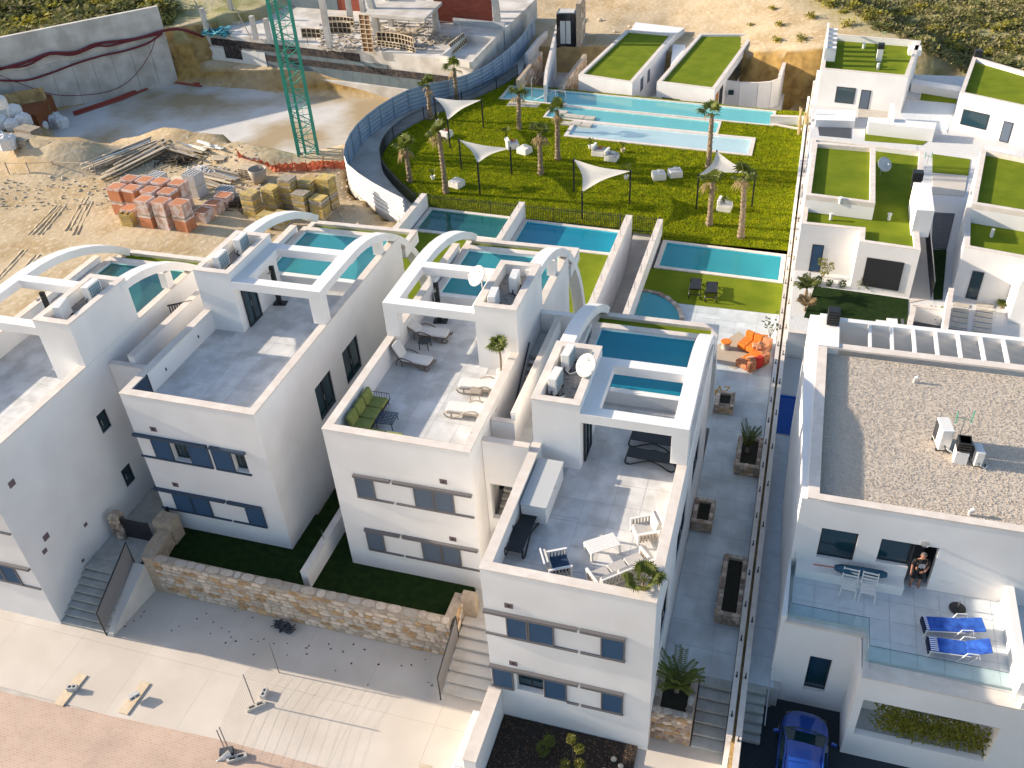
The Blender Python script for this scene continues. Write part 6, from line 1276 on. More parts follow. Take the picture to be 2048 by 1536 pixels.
p = Zm(1360,880,TZ); ub = thing('parasol_base', 'round black parasol base on the villa terrace', 'parasol base', (p.x,p.y,TZ)); MB().lathe([(.28,0),(.28,.05),(.1,.09),(.04,.1)],n=18).build('plate','black_plastic',ub); MB().cyl((0,0,.08),(0,0,.42),.03).build('socket','steel',ub)
def blue_lounger(label, loc, rz, up):
    o = thing('sun_lounger', label, 'sun lounger', loc, rz, 'blue covered sun loungers'); sm = MB().rbox(-.95,.2,-.3,.3,.36,.4,.04).build('seat_cover','blue_fab',o)
    b = MB(); b.M = Matrix.Translation((.2,0,.36)) @ Matrix.Rotation(rad(-up),4,'Y'); b.rbox(0,.78,-.3,.3,0,.04,.04); b.build('back_cover','blue_fab',o)
    MB().rbox(-1.02,-.95,-.3,.3,.16,.39,.02).build('hanging_end','navy_fab',o)
    for k in range(7): MB().box(-.95,-.7 if up > 15 else -.85,-.27+k*.084,-.23+k*.084,.401,.405).build('stripe','print',o)
    for s in (-1,1):
        MB().tube([(-1.0,s*.31,.36),(.3,s*.31,.36)],.018).build('side_rail','metal_white',o); MB().tube([(.05,s*.34,.3),(.15,s*.35,.55),(.5,s*.35,.56),(.6,s*.33,.3)],.022).build('armrest','metal_white',o)
        MB().tube([(-.95,s*.31,.36),(-1.02,s*.31,0)],.016).build('leg','metal_white',o); MB().tube([(.1,s*.31,.36),(-.1,s*.31,0),(.3,s*.31,0),(.5,s*.31,.36)],.016).build('leg','metal_white',o)
    return o
a, b = Zm(1060,1030,TZ+.35), Zm(1590,1060,TZ+.35); c = a.lerp(b,.5); blue_lounger('flat sun lounger with blue towel nearer the villa wall', (c.x,c.y,TZ), ang(a,b), 8)
a, b = Zm(1110,1280,TZ+.35), Zm(1660,1260,TZ+.35); c = a.lerp(b,.5); blue_lounger('sun lounger with blue towel and raised back nearer the glass railing', (c.x,c.y,TZ), ang(Zm(1110,1280,TZ+.35),Zm(1410,1320,TZ+.35)), 24)
# roof plant on gravel
for (px_, lb, sc) in (((1880,890),'tall air conditioner casing left on the gravel roof',1.25), ((1950,925),'small air conditioner right on the gravel roof',.85)):
    p = at(*px_, 7.85); o = ac_unit((p.x,p.y,7.85), rad(-80), lb, False); o.scale = (sc*.8,sc,sc)
p = at(1918,920,7.85); vs_ = thing('roof_ventilator', 'white block with black louvred cowl on the gravel roof', 'ventilator', (p.x,p.y,7.85)); MB().box(-.22,.22,-.25,.25,0,.55).build('block','white',vs_); ck = MB().box(-.18,.18,-.2,.2,.56,1.0)
for k in range(4): ck.box(-.23,.23,-.25,.25,.6+k*.11,.67+k*.11)
ck.build('cowl','black_plastic',vs_)
def antenna(loc, label, s=1.):
    o = thing('tv_antenna', label, 'antenna', loc, .3, 'television antennas'); MB().cyl((0,0,0),(0,0,1.5*s),.018,n=5).build('mast','steel',o); MB().tube([(-.3*s,0,1.5*s),(.25*s,0,1.3*s)],.015,5).build('boom','green_plastic',o)
    for sx in (-.3,.25): MB().cyl((sx*s,0,1.2*s),(sx*s*1.1,0,1.75*s),.02,n=5).build('reflector','green_plastic',o)
p = at(1912,895,7.85); antenna((p.x,p.y,7.85),'green plastic television antenna on the gravel roof'); p = ZG(1230,300,5.5); antenna((p.x,p.y,5.2),'green plastic antenna on the turf roof edge',.7); p = ZF(850,290,4.9); antenna((p.x,p.y,5.6),'small antenna on the far pergola villa roof',.5)
for px_ in ((1828,765),(1938,1030)): p = at(*px_, 7.85); tag(MB().cyl((0,0,0),(0,0,.22),.06).cyl((0,0,.22),(.12,0,.3),.07).build('vent_pipe','dish'), 'bent grey vent pipe %s on the gravel roof' % ('near the back' if px_[1] < 900 else 'near the front edge'), 'vent pipe').location = (p.x,p.y,7.85)
# ================================================================== PERSON
def person(loc, rz):
    o = thing('person', 'person in black printed shirt and dark shorts standing in the villa doorway', 'person', loc, rz)
    me = bpy.data.meshes.new('body'); J = [(0,0,.92),(0,0,1.15),(0,-.01,1.38),(0,-.01,1.5),(0,-.03,1.62),
        (.09,0,.88),(.11,-.03,.48),(.12,0,.08),(.13,-.14,.04),(-.09,0,.88),(-.12,-.02,.48),(-.15,.02,.08),(-.17,-.12,.04),
        (.19,-.01,1.4),(.27,-.02,1.14),(.14,-.2,1.02),(.06,-.24,1.02),(-.19,-.01,1.4),(-.26,.0,1.12),(-.28,-.08,.88),(-.28,-.12,.8)]
    Ed = [(0,1),(1,2),(2,3),(3,4),(0,5),(5,6),(6,7),(7,8),(0,9),(9,10),(10,11),(11,12),(2,13),(13,14),(14,15),(15,16),(2,17),(17,18),(18,19),(19,20)]
    rr = [.155,.165,.15,.06,.085,.1,.065,.042,.04,.1,.065,.042,.04,.065,.05,.035,.035,.065,.05,.035,.035]
    me.from_pydata(J, Ed, []); b = bpy.data.objects.new('body', me); COL.objects.link(b); b.parent = o; me.materials.append(MAT['skin']); md = b.modifiers.new('skin','SKIN'); 
    for i, v in enumerate(me.skin_vertices[0].data): v.radius = (rr[i]*(1.12 if i in (0,1,2) else 1), rr[i]*(.8 if i in (0,1,2) else 1)); v.use_root = i == 0
    sb = b.modifiers.new('sub','SUBSURF'); sb.levels = 2; sb.render_levels = 2
    MB().lathe([(.02,-.14),(.06,-.12),(.085,-.05),(.095,.02),(.088,.08),(.05,.12),(.01,.13)],(0,-.03,1.66),14).build('head','skin',o,True)
    MB().lathe([(.099,.03),(.094,.08),(.055,.128),(.01,.14)],(0,-.02,1.665),14).build('hair','cap',o,True)
    MB().cbox((0,-.125,1.655),(.022,.03,.04)).build('nose','skin',o); MB().cbox((.035,-.118,1.685),(.025,.012,.014)).cbox((-.035,-.118,1.685),(.025,.012,.014)).build('eyes','hair',o); MB().cbox((0,-.118,1.6),(.05,.012,.012)).build('mouth','rust_fab',o)
    for s in (-1,1): MB().cbox((s*.096,-.02,1.66),(.02,.04,.06)).build('ear','skin',o)
    sh_ = MB(); n_ = 14
    prof = [(.175,.13,.9),(.185,.14,1.05),(.195,.145,1.2),(.2,.135,1.36),(.17,.11,1.45),(.08,.08,1.5)]
    vs = [(a*math.cos(2*math.pi*k/n_), b_*math.sin(2*math.pi*k/n_)-.005, z) for a,b_,z in prof for k in range(n_)]; sh_.add(vs,[(j*n_+k,j*n_+(k+1)%n_,(j+1)*n_+(k+1)%n_,(j+1)*n_+k) for j in range(len(prof)-1) for k in range(n_)])
    for s in (-1,1): sh_.tube([(s*.16,-.005,1.42),(s*.215,-.01,1.36),(s*.262,-.015,1.18)],[.085,.085,.08],8)
    sh_.build('shirt','tshirt',o,True)
    st_ = MB(); 
    for s in (-1,1): st_.tube([(s*.08,0,.95),(s*.1,-.01,.75),(s*.115,-.03,.5)],[.125,.115,.1],9)
    st_.build('shorts','tshirt',o,True)
    for s, w0 in ((1,(.06,-.24,1.02)),(-1,(-.28,-.12,.8))):
        hm = MB(); w0 = Vector(w0); d0 = Vector((-1,-.25,-.05)).normalized() if s == 1 else Vector((.05,-.2,-1)).normalized(); sd_ = d0.cross(Vector((0,1,.2))).normalized(); hm.cbox(w0+d0*.03,(.07,.05,.07))
        for k in range(4): q = w0+d0*.06+sd_*(-.03+.02*k); hm.tube([q,q+d0*.035,q+d0*(.065-.006*abs(k-1.5))+Vector((0,.015,0))],[.009,.0085,.007],6)
        q = w0+d0*.02-sd_*.035; hm.tube([q,q+d0*.03-sd_*.02,q+d0*.055-sd_*.02],[.011,.01,.008],6); hm.build('hand','skin',o,True)
    cu = bpy.data.curves.new('t','FONT'); cu.body = '\u840c'; cu.size = .26; cu.align_x = 'CENTER'; t = bpy.data.objects.new('tmp',cu); me2 = bpy.data.meshes.new_from_object(t); bpy.data.objects.remove(t)
    if len(me2.polygons):
        me2.materials.append(MAT['print']); me2.transform(Matrix.Translation((0,-.152,1.13)) @ Matrix.Rotation(rad(90),4,'X')); q = bpy.data.objects.new('shirt_print', me2); COL.objects.link(q); q.parent = o
    return o
p = Zm(935,575,TZ); person((6.3, 25.1, TZ), rad(8))
# ================================================================== CAR
Zk = crop(1480,1340,7.314)
cx = (Zk(600,900,.9).x+Zk(1270,1080,.9).x)/2
car = thing('parked_car', 'blue car parked nose first on the dark driveway', 'car', (cx, 19.55, .02), rad(-2))
secs = [(-2.0,.60,.35,.62),(-1.9,.78,.25,.80),(-1.3,.86,.2,.95),(-.4,.88,.2,.98),(.6,.88,.2,.97),(1.2,.87,.2,.93),(1.7,.80,.22,.84),(1.95,.62,.3,.70),(2.06,.40,.36,.58)]
vs = []; 
for (y, w_, z0, z1) in secs:
    for fx, fz in ((-.75,0),(-1,.2),(-1,.62),(-.92,.86),(-.6,1.0),(0,1.04),(.6,1.0),(.92,.86),(1,.62),(1,.2),(.75,0)): vs.append((fx*w_, y, z0+(z1-z0)*fz))
n_ = 11; mb = MB().add(vs, [(j*n_+k,(j+1)*n_+k,(j+1)*n_+(k+1)%n_,j*n_+(k+1)%n_) for j in range(len(secs)-1) for k in range(n_)]+[tuple(range(n_))[::-1], tuple((len(secs)-1)*n_+k for k in range(n_))])
bo = mb.build('body','carpaint',car,True); sb = bo.modifiers.new('s','SUBSURF'); sb.levels = 1; sb.render_levels = 2
cab = [(-1.75,.66,.9),(-1.1,.64,1.38),(-.1,.63,1.44),(.25,.64,1.38)]
rv = []
for y, w_, z in cab[1:]: rv += [(-w_,y,z-.06),(-w_*.8,y,z),(0,y,z+.02),(w_*.8,y,z),(w_,y,z-.06)]
MB().add(rv,[(j*5+k,j*5+k+1,(j+1)*5+k+1,(j+1)*5+k) for j in range(2) for k in range(4)]).build('roof','carpaint',car,True)
MB().add([(-.62,.27,1.33),(.62,.27,1.33),(.4,.29,1.375),(-.4,.29,1.375),(-.74,1.02,.93),(.74,1.02,.93),(.4,1.1,.97),(-.4,1.1,.97)],[(4,5,1,0),(0,1,2,3),(5,4,7,6)]).build('windscreen','carglass',car)
MB().add([(-.62,-1.12,1.33),(.62,-1.12,1.33),(.7,-1.8,.92),(-.7,-1.8,.92)],[(0,1,2,3)]).build('rear_window','carglass',car)
for s in (-1,1):
    MB().add([(s*.645,.25,1.32),(s*.645,-1.1,1.32),(s*.80,-1.6,.93),(s*.81,1.0,.93)],[(0,1,2,3) if s>0 else (3,2,1,0)]).build('side_window','carglass',car)
    MB().tube([(s*.78,1.02,.94),(s*.65,.27,1.35),(s*.64,-.4,1.42),(s*.66,-1.1,1.36),(s*.74,-1.8,.92)],.035,6).build('pillar','carpaint',car,True)
    mr_ = MB(); mr_.cbox((s*1.0,.72,1.0),(.2,.1,.14),s*-.25); mr_.build('mirror','carpaint',car,bevel=.03)
    MB().cbox((s*.60,1.80,.68),(.26,.14,.08),s*-.5).build('headlight','carglass',car,bevel=.03)
    for y in (-1.3,1.28):
        wv = MB().cyl((s*.66,y,.32),(s*.89,y,.32),.32,n=20).build('wheel','tyre',car); MB().cyl((s*.87,y,.32),(s*.9,y,.32),.2,n=14).build('rim','steel',wv)
MB().box(-.35,.35,1.0,1.06,.935,.945).build('wiper_cowl','cartrim',car)
gr2 = thing('glass_balustrade', 'short glass balustrade at the head of the blue shaded steps', 'balustrade', (1.75,21.9,1.1)); MB().sheet([(0,-1.6,-.85),(0,.3,.05),(0,.3,.9),(0,-1.6,.05)]).build('panel','glass',gr2); MB().tube([(0,-1.6,.05),(0,.3,.9),(.3,.3,.9)],.02).build('frame','steel',gr2)
# ================================================================== STREET CLUTTER
Zc = crop(0,1160,3.657); Zw = crop(380,1240,5.19)
def board(loc, rz, label): 
    o = MB().cbox((0,0,.03),(1.5,.42,.04)).build('plank','wood_pale'); o.location = loc; o.rotation_euler.z = rz; return tag(o,label,'plank','planks lying on the pavement')
def hollow_block(label, loc, rz, on_side=False, long=False):
    o = thing('concrete_block', label, 'block', loc, rz, 'hollow concrete blocks'); lx, ly, lz = (.42,.2,.2) if not long else (.75,.2,.14)
    m = MB().slab_holes(-lx/2,lx/2,-ly/2,ly/2,lz,0,[(-lx*.36,-lx*.06,-ly*.28,ly*.28),(lx*.06,lx*.36,-ly*.28,ly*.28)],lambda u,v,d:(u,v,d)); m.build('shell','block_grey' if not long else 'concrete',o)
    MB().box(-lx*.36,lx*.36,-ly*.28,ly*.28,.01,.05).build('cores','hole',o); return o
a, b = Zc(460,880,0), Zc(580,730,0); board(a.lerp(b,.5)[:], ang(a,b), 'beige plank with a single block, leftmost on the pavement'); hollow_block('hollow block standing on the leftmost plank', (*xy(Zc(535,800,.05)),.05), .3)
a, b = Zc(930,940,0), Zc(1040,790,0); board(a.lerp(b,.5)[:], ang(a,b), 'beige plank with a tipped block, second on the pavement'); o = hollow_block('hollow block tipped on the second plank', (*xy(Zc(985,855,.05)),.25), 1.0); o.rotation_euler.x = rad(90)
hollow_block('pale hollow block beside the grey fence foot', (*xy(Zw(775,775,0)),0), 1.7); hollow_block('long grey fence foot with four holes', (*xy(Zw(690,905,0)),0), .75, long=True)
hollow_block('dark fence foot on the pink pavers', (*xy(Zw(490,1440,0)),.0), .6, long=True)
fb = thing('fence_foot_stack', 'tilted white fence foot bracket on the pink pavers', 'bracket', (*xy(Zw(370,1450,0)),0), .5); MB().add([(-.35,0,0),(.25,0,0),(.2,.05,.45),(-.3,.02,.05),(-.35,.06,0),(.25,.06,0),(.2,.1,.45)],[(0,1,2,3),(4,6,5),(0,4,5,1),(1,5,6,2),(0,3,4)]).build('plate','white_paint',fb); MB().box(-.2,.3,.1,.4,0,.2).build('weight','hole',fb)
mf = thing('mesh_fence', 'thin wire mesh temporary fence standing on the pavement', 'fence', (*xy(Zw(660,865,0)),0))
l = mf.location
A, B, Cf = Zw(430,1410,0), Zw(665,865,0), Zw(925,545,0)
for q, h_ in ((A,1.9),(A+Vector((-.12,-.05,0)),1.75),(B,1.9),(Cf,1.9)): MB().cyl(q-l,q-l+Vector((0,0,h_)),.022,n=5).build('post','grey_metal',mf)
wm = MB()
for P0, P1 in ((A,B),(B,Cf)):
    for k in range(22): q = P0.lerp(P1,(k+.5)/22)-l; wm.cyl(q,q+Vector((0,0,1.85)),.003,n=3,cap=False)
    for k in range(12): z = Vector((0,0,.1+k*.155)); wm.cyl(P0-l+z,P1-l+z,.003,n=3,cap=False)
w2 = wm.build('wire_mesh','grey_metal',mf); w2['kind'] = 'stuff'
cl_ = MB()
for _ in range(80): cl_.cbox((U(-.45,.45),U(-.2,.2),U(.03,.25)),(U(.1,.35),.03,.03),U(0,3),U(-.6,.6))
tag(cl_.build('debris_heap','hole'),'small dark heap of debris by the foot of the stone wall','debris').location = (*xy(at(568,1256,0)),0)
lv_ = MB().lathe([(.05,0),(.06,.015),(.03,.03),(.005,.032)],n=6).mesh('clod','litter')
cpts = [(980,300),(1055,232),(1030,268),(915,340),(1310,340),(1255,372),(1540,392),(1620,352),(1675,380),(1690,418),(1725,448),(1838,437),(1888,450),(1930,433),(2002,465),(1560,310),(1510,245),(1848,275),(1440,285),(1650,460),(1720,230),(1855,545)]
ex = [(430,482),(412,498),(575,470),(680,525),(838,510),(757,472),(415,542),(272,550),(272,465),(940,618),(742,612),(1283,582),(1180,622),(1450,662),(1412,705),(1302,750),(1330,772),(1400,762),(1108,627),(862,766),(625,662),(590,505)]
for i, q in enumerate([Zc(x,y,0) for x,y in cpts]+[crop(500,1160,3.657)(x,y,0) for x,y in ex]):
    o = inst(lv_,'dirt_clod',(q.x,q.y,.0),(0,0,U(0,6)),(U(.4,1.2),U(.3,.8),U(.5,1.))); tag(o,'small brown clod of dirt on the shaded pavement below the stone wall','dirt','dirt clods on the shaded pavement')
# ================================================================== CONSTRUCTION SITE
def on_plane(px, py, P0, n_):
    d = ray(px, py); return CAM + d*((Vector(P0)-CAM).dot(n_)/d.dot(n_))
z1p = lambda x, y: (x/2.9257, y/2.9257)
WA, WB = Vector((-65.6,84.7,0)), Vector((-92.5,55.2,0)); wd = (WB-WA).normalized(); wn = Vector((-wd.y, wd.x, 0)); wn = wn if wn.x > 0 else -wn
rw = thing('retaining_wall', 'tall pale concrete retaining wall along the excavation', 'wall', (*xy(WA), -1))
Lw = (WB-WA).length
MB().prism([xy(WA), xy(WB), xy(WB-wn*.5), xy(WA-wn*.5)], -1.2, [7.1,6.7,6.7,7.1]).build('wall', 'concrete_pale', rw, world=True)
k = 0.
while k < Lw-1:
    a, b = WA+wd*(k+.02), WA+wd*(k+1.98); MB().prism([xy(a+wn*.1), xy(b+wn*.1), xy(b), xy(a)], -1.1, 3.6+U(-.1,.1)).build('wall_panel', 'concrete', rw, world=True); k += 2.
for i, (pts, r_) in enumerate((([(-20,410),(160,360),(290,312),(440,306),(560,258),(700,240),(820,222),(950,182),(1060,172),(1190,215)], .14), ([(-20,398),(150,385),(290,318),(430,320),(560,270),(640,268),(800,230),(930,200)], .1), ([(-20,470),(150,470),(290,430),(450,370),(600,325),(720,300),(860,255),(950,195)], .1), ([(0,440),(120,490),(330,555),(560,550),(700,510),(800,430),(880,310),(910,225)], .035))):
    o = MB().tube(smooth_curve([on_plane(*z1p(x,y), WA+wn*(.4+.1*i), wn) for x, y in pts], 4), r_, 6).build('hose', 'hose', None, True)
    tag(o, ('thick dark red hose slung along the top of the retaining wall', 'second dark red hose slung below the wall top', 'thin red hose sagging across the middle of the retaining wall', 'thin black cable sagging low across the retaining wall')[i], 'hose')
def lumpy(A, B, z0, z1, out, seed, nx=26, nz=12, amp=.5, slope=.35):
    A, B = Vector(A), Vector(B); d = (B-A); n_ = Vector((d.y,-d.x,0)).normalized(); vs = []
    for j in range(nz+1):
        for i in range(nx+1):
            t, q = i/nx, j/nz; p = A+d*t+Vector((0,0,z0+(z1-z0)*q)); k = mnoise.fractal(Vector((p.x*.5,p.y*.5,p.z*.6+seed)),1.,2.,4)*amp; p += n_*(out*(1-q)**1.3*slope*(z1-z0)+k); vs.append(p)
    return MB().add(vs, [(j*(nx+1)+i, j*(nx+1)+i+1, (j+1)*(nx+1)+i+1, (j+1)*(nx+1)+i) for j in range(nz) for i in range(nx)])
o = lumpy((-67.2,85.2,0),(-61.2,88.2,0),-1.2,4.6,1,3,amp=.35,slope=.2).build('earth_bank','earth',None,True); struct(o)
struct(lumpy((-63.0,87.0,0),(-31,83.6,0),-1.2,-.45,1,8,50,6,.3,1.4).build('earth_ledge','earth',None,True))
struct(lumpy((-84,62.5,0),(-72.5,72.8,0),-1.2,2.4,1,5,24,8,.4,.5).build('earth_bank','earth',None,True))
# pipe along the pit edge
pe = [Z1(430,660,-.8),Z1(700,570,-.8),Z1(960,465,-.8),Z1(1170,492,-.8)]
tag(MB().tube(pe,.16,7).build('red_pipe','pipe_red',None,True),'red pipe laid along the foot of the excavation','pipe'); tag(MB().tube([p+Vector((.5,-.5,0)) for p in pe],.1,6).build('red_pipe','pipe_red',None,True),'thinner red pipe beside the one at the excavation foot','pipe')
# ---- concrete shell under construction
Zq = crop(640,0,5.535); ST = 3.7
cs = thing('concrete_shell', 'raw concrete building shell with columns and brick walls beyond the pit', 'building', (-50,88,-1))
A, B = Vector((-62.6,87.4,0)), Vector((-44.4,84.4,0)); C0 = Zq(1680,690,ST); C1 = Zq(1950,410,ST); C2 = Zq(900,60,ST); C3 = Vector((-62,101,0))
fd = (B-A).normalized(); fn_ = Vector((fd.y,-fd.x,0)); fn_ = fn_ if fn_.y < 0 else -fn_
front = [A, B, C0]
MB().prism([xy(A), xy(B), xy(C0), xy(C1), (-30,104), xy(C3)], -1.2, ST).build('base_slab','concrete_pale',cs,world=True)
def layer(t0, t1, z0, z1, out, m, nm, step=None):
    path = [A, B, C0]; Ls = [(B-A).length, (C0-B).length]; Lt = sum(Ls)
    def pt(s): return A+(B-A)*(s/Ls[0]) if s <= Ls[0] else B+(Vector((C0.x,C0.y,0))-B)*((s-Ls[0])/Ls[1])
    s = t0*Lt; step = step or (t1-t0)*Lt
    while s < t1*Lt-.05:
        e = min(s+step, t1*Lt); a, b = pt(s+.012), pt(e-.012); MB().prism([xy(a+fn_*out), xy(b+fn_*out), xy(b), xy(a)], z0, z1).build(nm, m, cs, world=True); s = e
layer(0,1,-1.2,.35,.35,'concrete_pale','footing'); layer(.22,1,.35,1.5,.12,'membrane','drain_board',1.15); layer(.2,.7,1.5,2.5,.1,'membrane','drain_board',2.3); layer(.2,1,1.45,2.1,.13,'tar','tar_band',3.); layer(.02,.6,2.5,3.25,.11,'tar','tar_band',2.5); layer(.0,.235,.35,2.3,.16,'insul','insulation_board',2.3); layer(.07,.14,1.3,2.8,.19,'tar','tar_patch')
def column(Z, b, t_or_h, w_=.42, m='concrete_pale', z=ST, bend=0.):
    p = Z(*b, z); h_ = t_or_h
    if not bend: MB().box(p.x-w_/2,p.x+w_/2,p.y-w_/2,p.y+w_/2,z,z+h_).build('column', m, cs, world=True)
    else:
        pts = [(p.x+bend*(1-math.cos(k/8*1.3)), p.y, z+h_*k/8) for k in range(9)]; MB().tube(pts, w_*.75, 4).build('arch_column', m, cs, world=True)
for b, h_ in (((1500,232),2.4),((1580,242),2.3),((1365,110),3.2),((1215,195),2.6),((1930,280),3.6)): column(Z1, b, h_)
for b, h_, bd in (((110,530),5.2,0),((345,245),3.5,0),((480,130),2.5,0),((790,290),3.6,0),((1290,320),2.4,0),((1540,235),3.4,0)): column(Zq, b, h_, .5, bend=bd)
c_ = [Zq(x,y,6.3) for x,y in ((500,150),(1155,205),(1350,20),(600,-40))]; MB().prism([xy(p) for p in c_],6.0,6.3).build('upper_slab','concrete',cs,world=True)
def brick_wall(P0, P1, z0, z1, m):
    d = (P1-P0); d.z = 0; n2 = Vector((-d.y,d.x,0)).normalized()*.2; MB().prism([xy(P0),xy(P1),xy(P1+n2),xy(P0+n2)],z0,z1).build('brick_wall',m,cs,world=True)
brick_wall(Zq(1280,255,ST),Zq(1910,262,ST),ST,ST+5.5,'redbrick'); brick_wall(Zq(180,90,ST+.2),Zq(440,105,ST+.2),ST,ST+4.,'redbrick'); brick_wall(Zq(560,110,ST+1),Zq(1000,130,ST+1),ST,ST+4,'greyblock'); brick_wall(Zq(1480,330,ST-.5),Zq(2048,390,ST-.5),0,ST+.7,'greyblock'); brick_wall(Z1(1700,40,ST),Z1(1980,60,ST),ST,ST+2.5,'membrane')
bx = [Zq(x,y,ST+.6) for x,y in ((1320,620),(1680,690),(1950,410),(1600,385))]
for i in range(4):
    a, b = bx[i], bx[(i+1)%4]; d = (b-a).normalized(); n2 = Vector((-d.y,d.x,0))*.25; MB().prism([xy(a),xy(b),xy(b+n2),xy(a+n2)],ST,ST+.62+.003*i).build('upstand','concrete_pale',cs,world=True)
def rib(pts, w_, m='concrete_pale'):
    MB().tube(smooth_curve(pts, 4), w_, 4).build('curved_rib', m, cs, world=True)
for b, r_, hh in (((640,385),-3.2,6.5),((1165,195),-2.6,5.0),((1965,265),-1.8,5.2),((1060,120),-2.,5.)):
    q = Zq(*b, ST); rib([q+Vector((r_*(1-math.cos(k*.28)), .1*k, hh*math.sin(k*.28)/math.sin(1.4))) for k in range(6)], .42)
heapn = MB()
for _ in range(420):
    q = Zq(U(0,1300), U(250,560), ST)
    heapn.cbox((q.x,q.y,ST+.04), (U(.1,1.1),U(.05,.3),U(.04,.12)), U(0,3))
tag(heapn.build('slab_litter','wood_old',cs,world=True), kind='stuff')
for i in range(16):
    q = Zq(U(-160,1250), U(300,560), ST); MB().cyl((q.x,q.y,ST),(q.x,q.y,ST+U(.7,1.2)),.025,n=4).build('starter_bar','rebar',cs,world=True)
def formwork(label, Z, a, b, h_, bow=.0, z=ST, lean=0.):
    A_, B_ = Z(*a, z), Z(*b, z); d = (B_-A_); d.z = 0; L_ = d.length; rz = math.atan2(d.y,d.x); o = thing('formwork_panel', label, 'formwork', (A_.x,A_.y,z), rz, 'timber formwork panels'); n_ = max(4,int(L_/.45))
    yb = lambda t: bow*4*t*(1-t)
    for k in range(n_+1): t = k/n_; MB().cbox((L_*t, yb(t)+h_/2*math.sin(lean), h_/2),(.06,.1,h_),0,0,-lean).build('rib','wood_pale',o)
    for q in range(3):
        z_ = h_*q/2; rm_ = MB()
        for k in range(n_): t0, t1 = k/n_, (k+1)/n_; rm_.extr([(-.05,-.03),(.05,-.03),(.05,.03),(-.05,.03)],(L_*t0,yb(t0)+z_*math.sin(lean),z_+.03),(L_*t1,yb(t1)+z_*math.sin(lean),z_+.03))
        rm_.build('rail','wood_pale',o)
    pm = MB()
    for k in range(n_): t0, t1 = k/n_, (k+1)/n_; pm.sheet([(L_*t0,yb(t0)+.06,0),(L_*t1,yb(t1)+.06,0),(L_*t1,yb(t1)+.06+h_*math.sin(lean),h_),(L_*t0,yb(t0)+.06+h_*math.sin(lean),h_)])
    pm.build('plywood','wood_dark',o); return o
formwork('curved timber formwork panel behind the crane mast',Z1,(1770,220),(1880,225),.9,.1); formwork('long curved timber formwork panel right of the crane mast',Zq,(100,370),(350,375),1.1,.2); formwork('upper curved timber formwork panel right of the crane mast',Zq,(100,270),(380,290),.8,.2)
formwork('long bowed formwork panel lying on the concrete slab',Zq,(640,460),(1040,530),.9,.5); formwork('bowed formwork panel nearest the slab edge',Zq,(640,510),(1060,590),.5,.3); formwork('dark slatted formwork leaning in the concrete basin',Zq,(1480,600),(1640,470),.9,0,ST,.5)
tf = thing('tall_formwork', 'tall bent timber formwork standing on the slab edge', 'formwork', (*xy(Zq(545,580,ST)),ST), rad(-8))
for k in range(9):
    z_ = k*.42; yo = .9*(k/8)**2*.6; MB().box(-.7-yo*.5,.55-yo*.5,yo,yo+.1,z_,z_+.06).build('rib','wood_pale',tf)
for x in (-.7,-.1,.5): MB().tube([(x-.3*(k/8)**2,.9*(k/8)**2*.6+.05,k*.42) for k in range(9)],.04,4).build('rail','wood_pale',tf)
MB().add([(x-.3*(k/8)**2,.9*(k/8)**2*.6+.09,k*.42) for k in range(9) for x in (-.68,.5)],[(2*k,2*k+1,2*k+3,2*k+2) for k in range(8)]).build('plywood','wood_brown',tf)
def heap(name, label, loc, n_, rx, ry, hz, ln, m, cat):
    mb = MB()
    for _ in range(n_): x, y = random.gauss(0,rx*.5), random.gauss(0,ry*.5); mb.cbox((x,y,max(.03,hz*math.exp(-(x/rx)**2-(y/ry)**2)*R())),(U(.4,1)*ln,.09,.06),U(0,3.1),U(-.15,.15))
    o = mb.build(name,m); o.location = loc; return tag(o,label,cat,kind='stuff')
heap('timber_scraps','heap of grey timber scraps on the concrete slab',(*xy(Zq(1370,450,ST)),ST),90,1.6,.9,.5,1.2,'wood_old','timber'); heap('timber_scraps','scattered timber scraps on the pale slab by the railing',(*xy(Zq(980,370,ST)),ST),30,2,1,.1,1.,'wood_pale','timber')
rl3 = thing('guard_rail','thin white guard rail along the raw concrete slab','railing',(*xy(Zq(870,310,ST)),ST)); l = rl3.location; gpts = [Zq(x,y,ST) for x,y in ((870,300),(1105,320),(1220,345),(1330,350),(1555,375))]
for p in gpts: MB().cyl(p-l,p-l+Vector((0,0,1.1)),.035,n=5).build('post','metal_white',rl3)
for z_ in (.55,1.05): MB().tube([p-l+Vector((0,0,z_)) for p in gpts],.03,5).build('rail','metal_white',rl3)
for i, (a, b) in enumerate((((60,40),(240,420)),((520,0),(740,470)),((180,250),(300,420)))): tag(MB().tube([crop(380,0,6.0235)(*b,ST), crop(380,0,6.0235)(*b,ST)+Vector((-1.6-.3*i,1.,3.2))],.05,5).build('prop','taupe'), ('steel prop leaning at the left end of the shell','steel prop leaning in the middle of the raw shell','short steel prop beside the blue net')[i],'prop')
nm_ = MB()
for _ in range(60): p = crop(380,0,6.0235)(U(160,480),U(370,440),ST); nm_.cbox((p.x,p.y,ST+U(0,.5)),(U(.3,.8),U(.2,.5),.06),U(0,3),U(-.6,.6))
tag(nm_.build('safety_net','net_blue'),'crumpled blue safety net at the left corner of the slab','net',kind='stuff')
sn = MB()
a, b = crop(380,0,6.0235)(170,440,ST), crop(380,0,6.0235)(330,200,ST)
for k in range(16):
    for j in range(14):
        if R() < .55: p = a.lerp(b,k/15)+Vector((U(-.2,.2),U(-.2,.2),.2+j*.32)); sn.cbox(p,(.3,.012,.025),U(0,3),U(-.6,.6))
tag(sn.build('safety_net','net_blue'),'hanging ragged blue net between the left columns','net',kind='stuff')
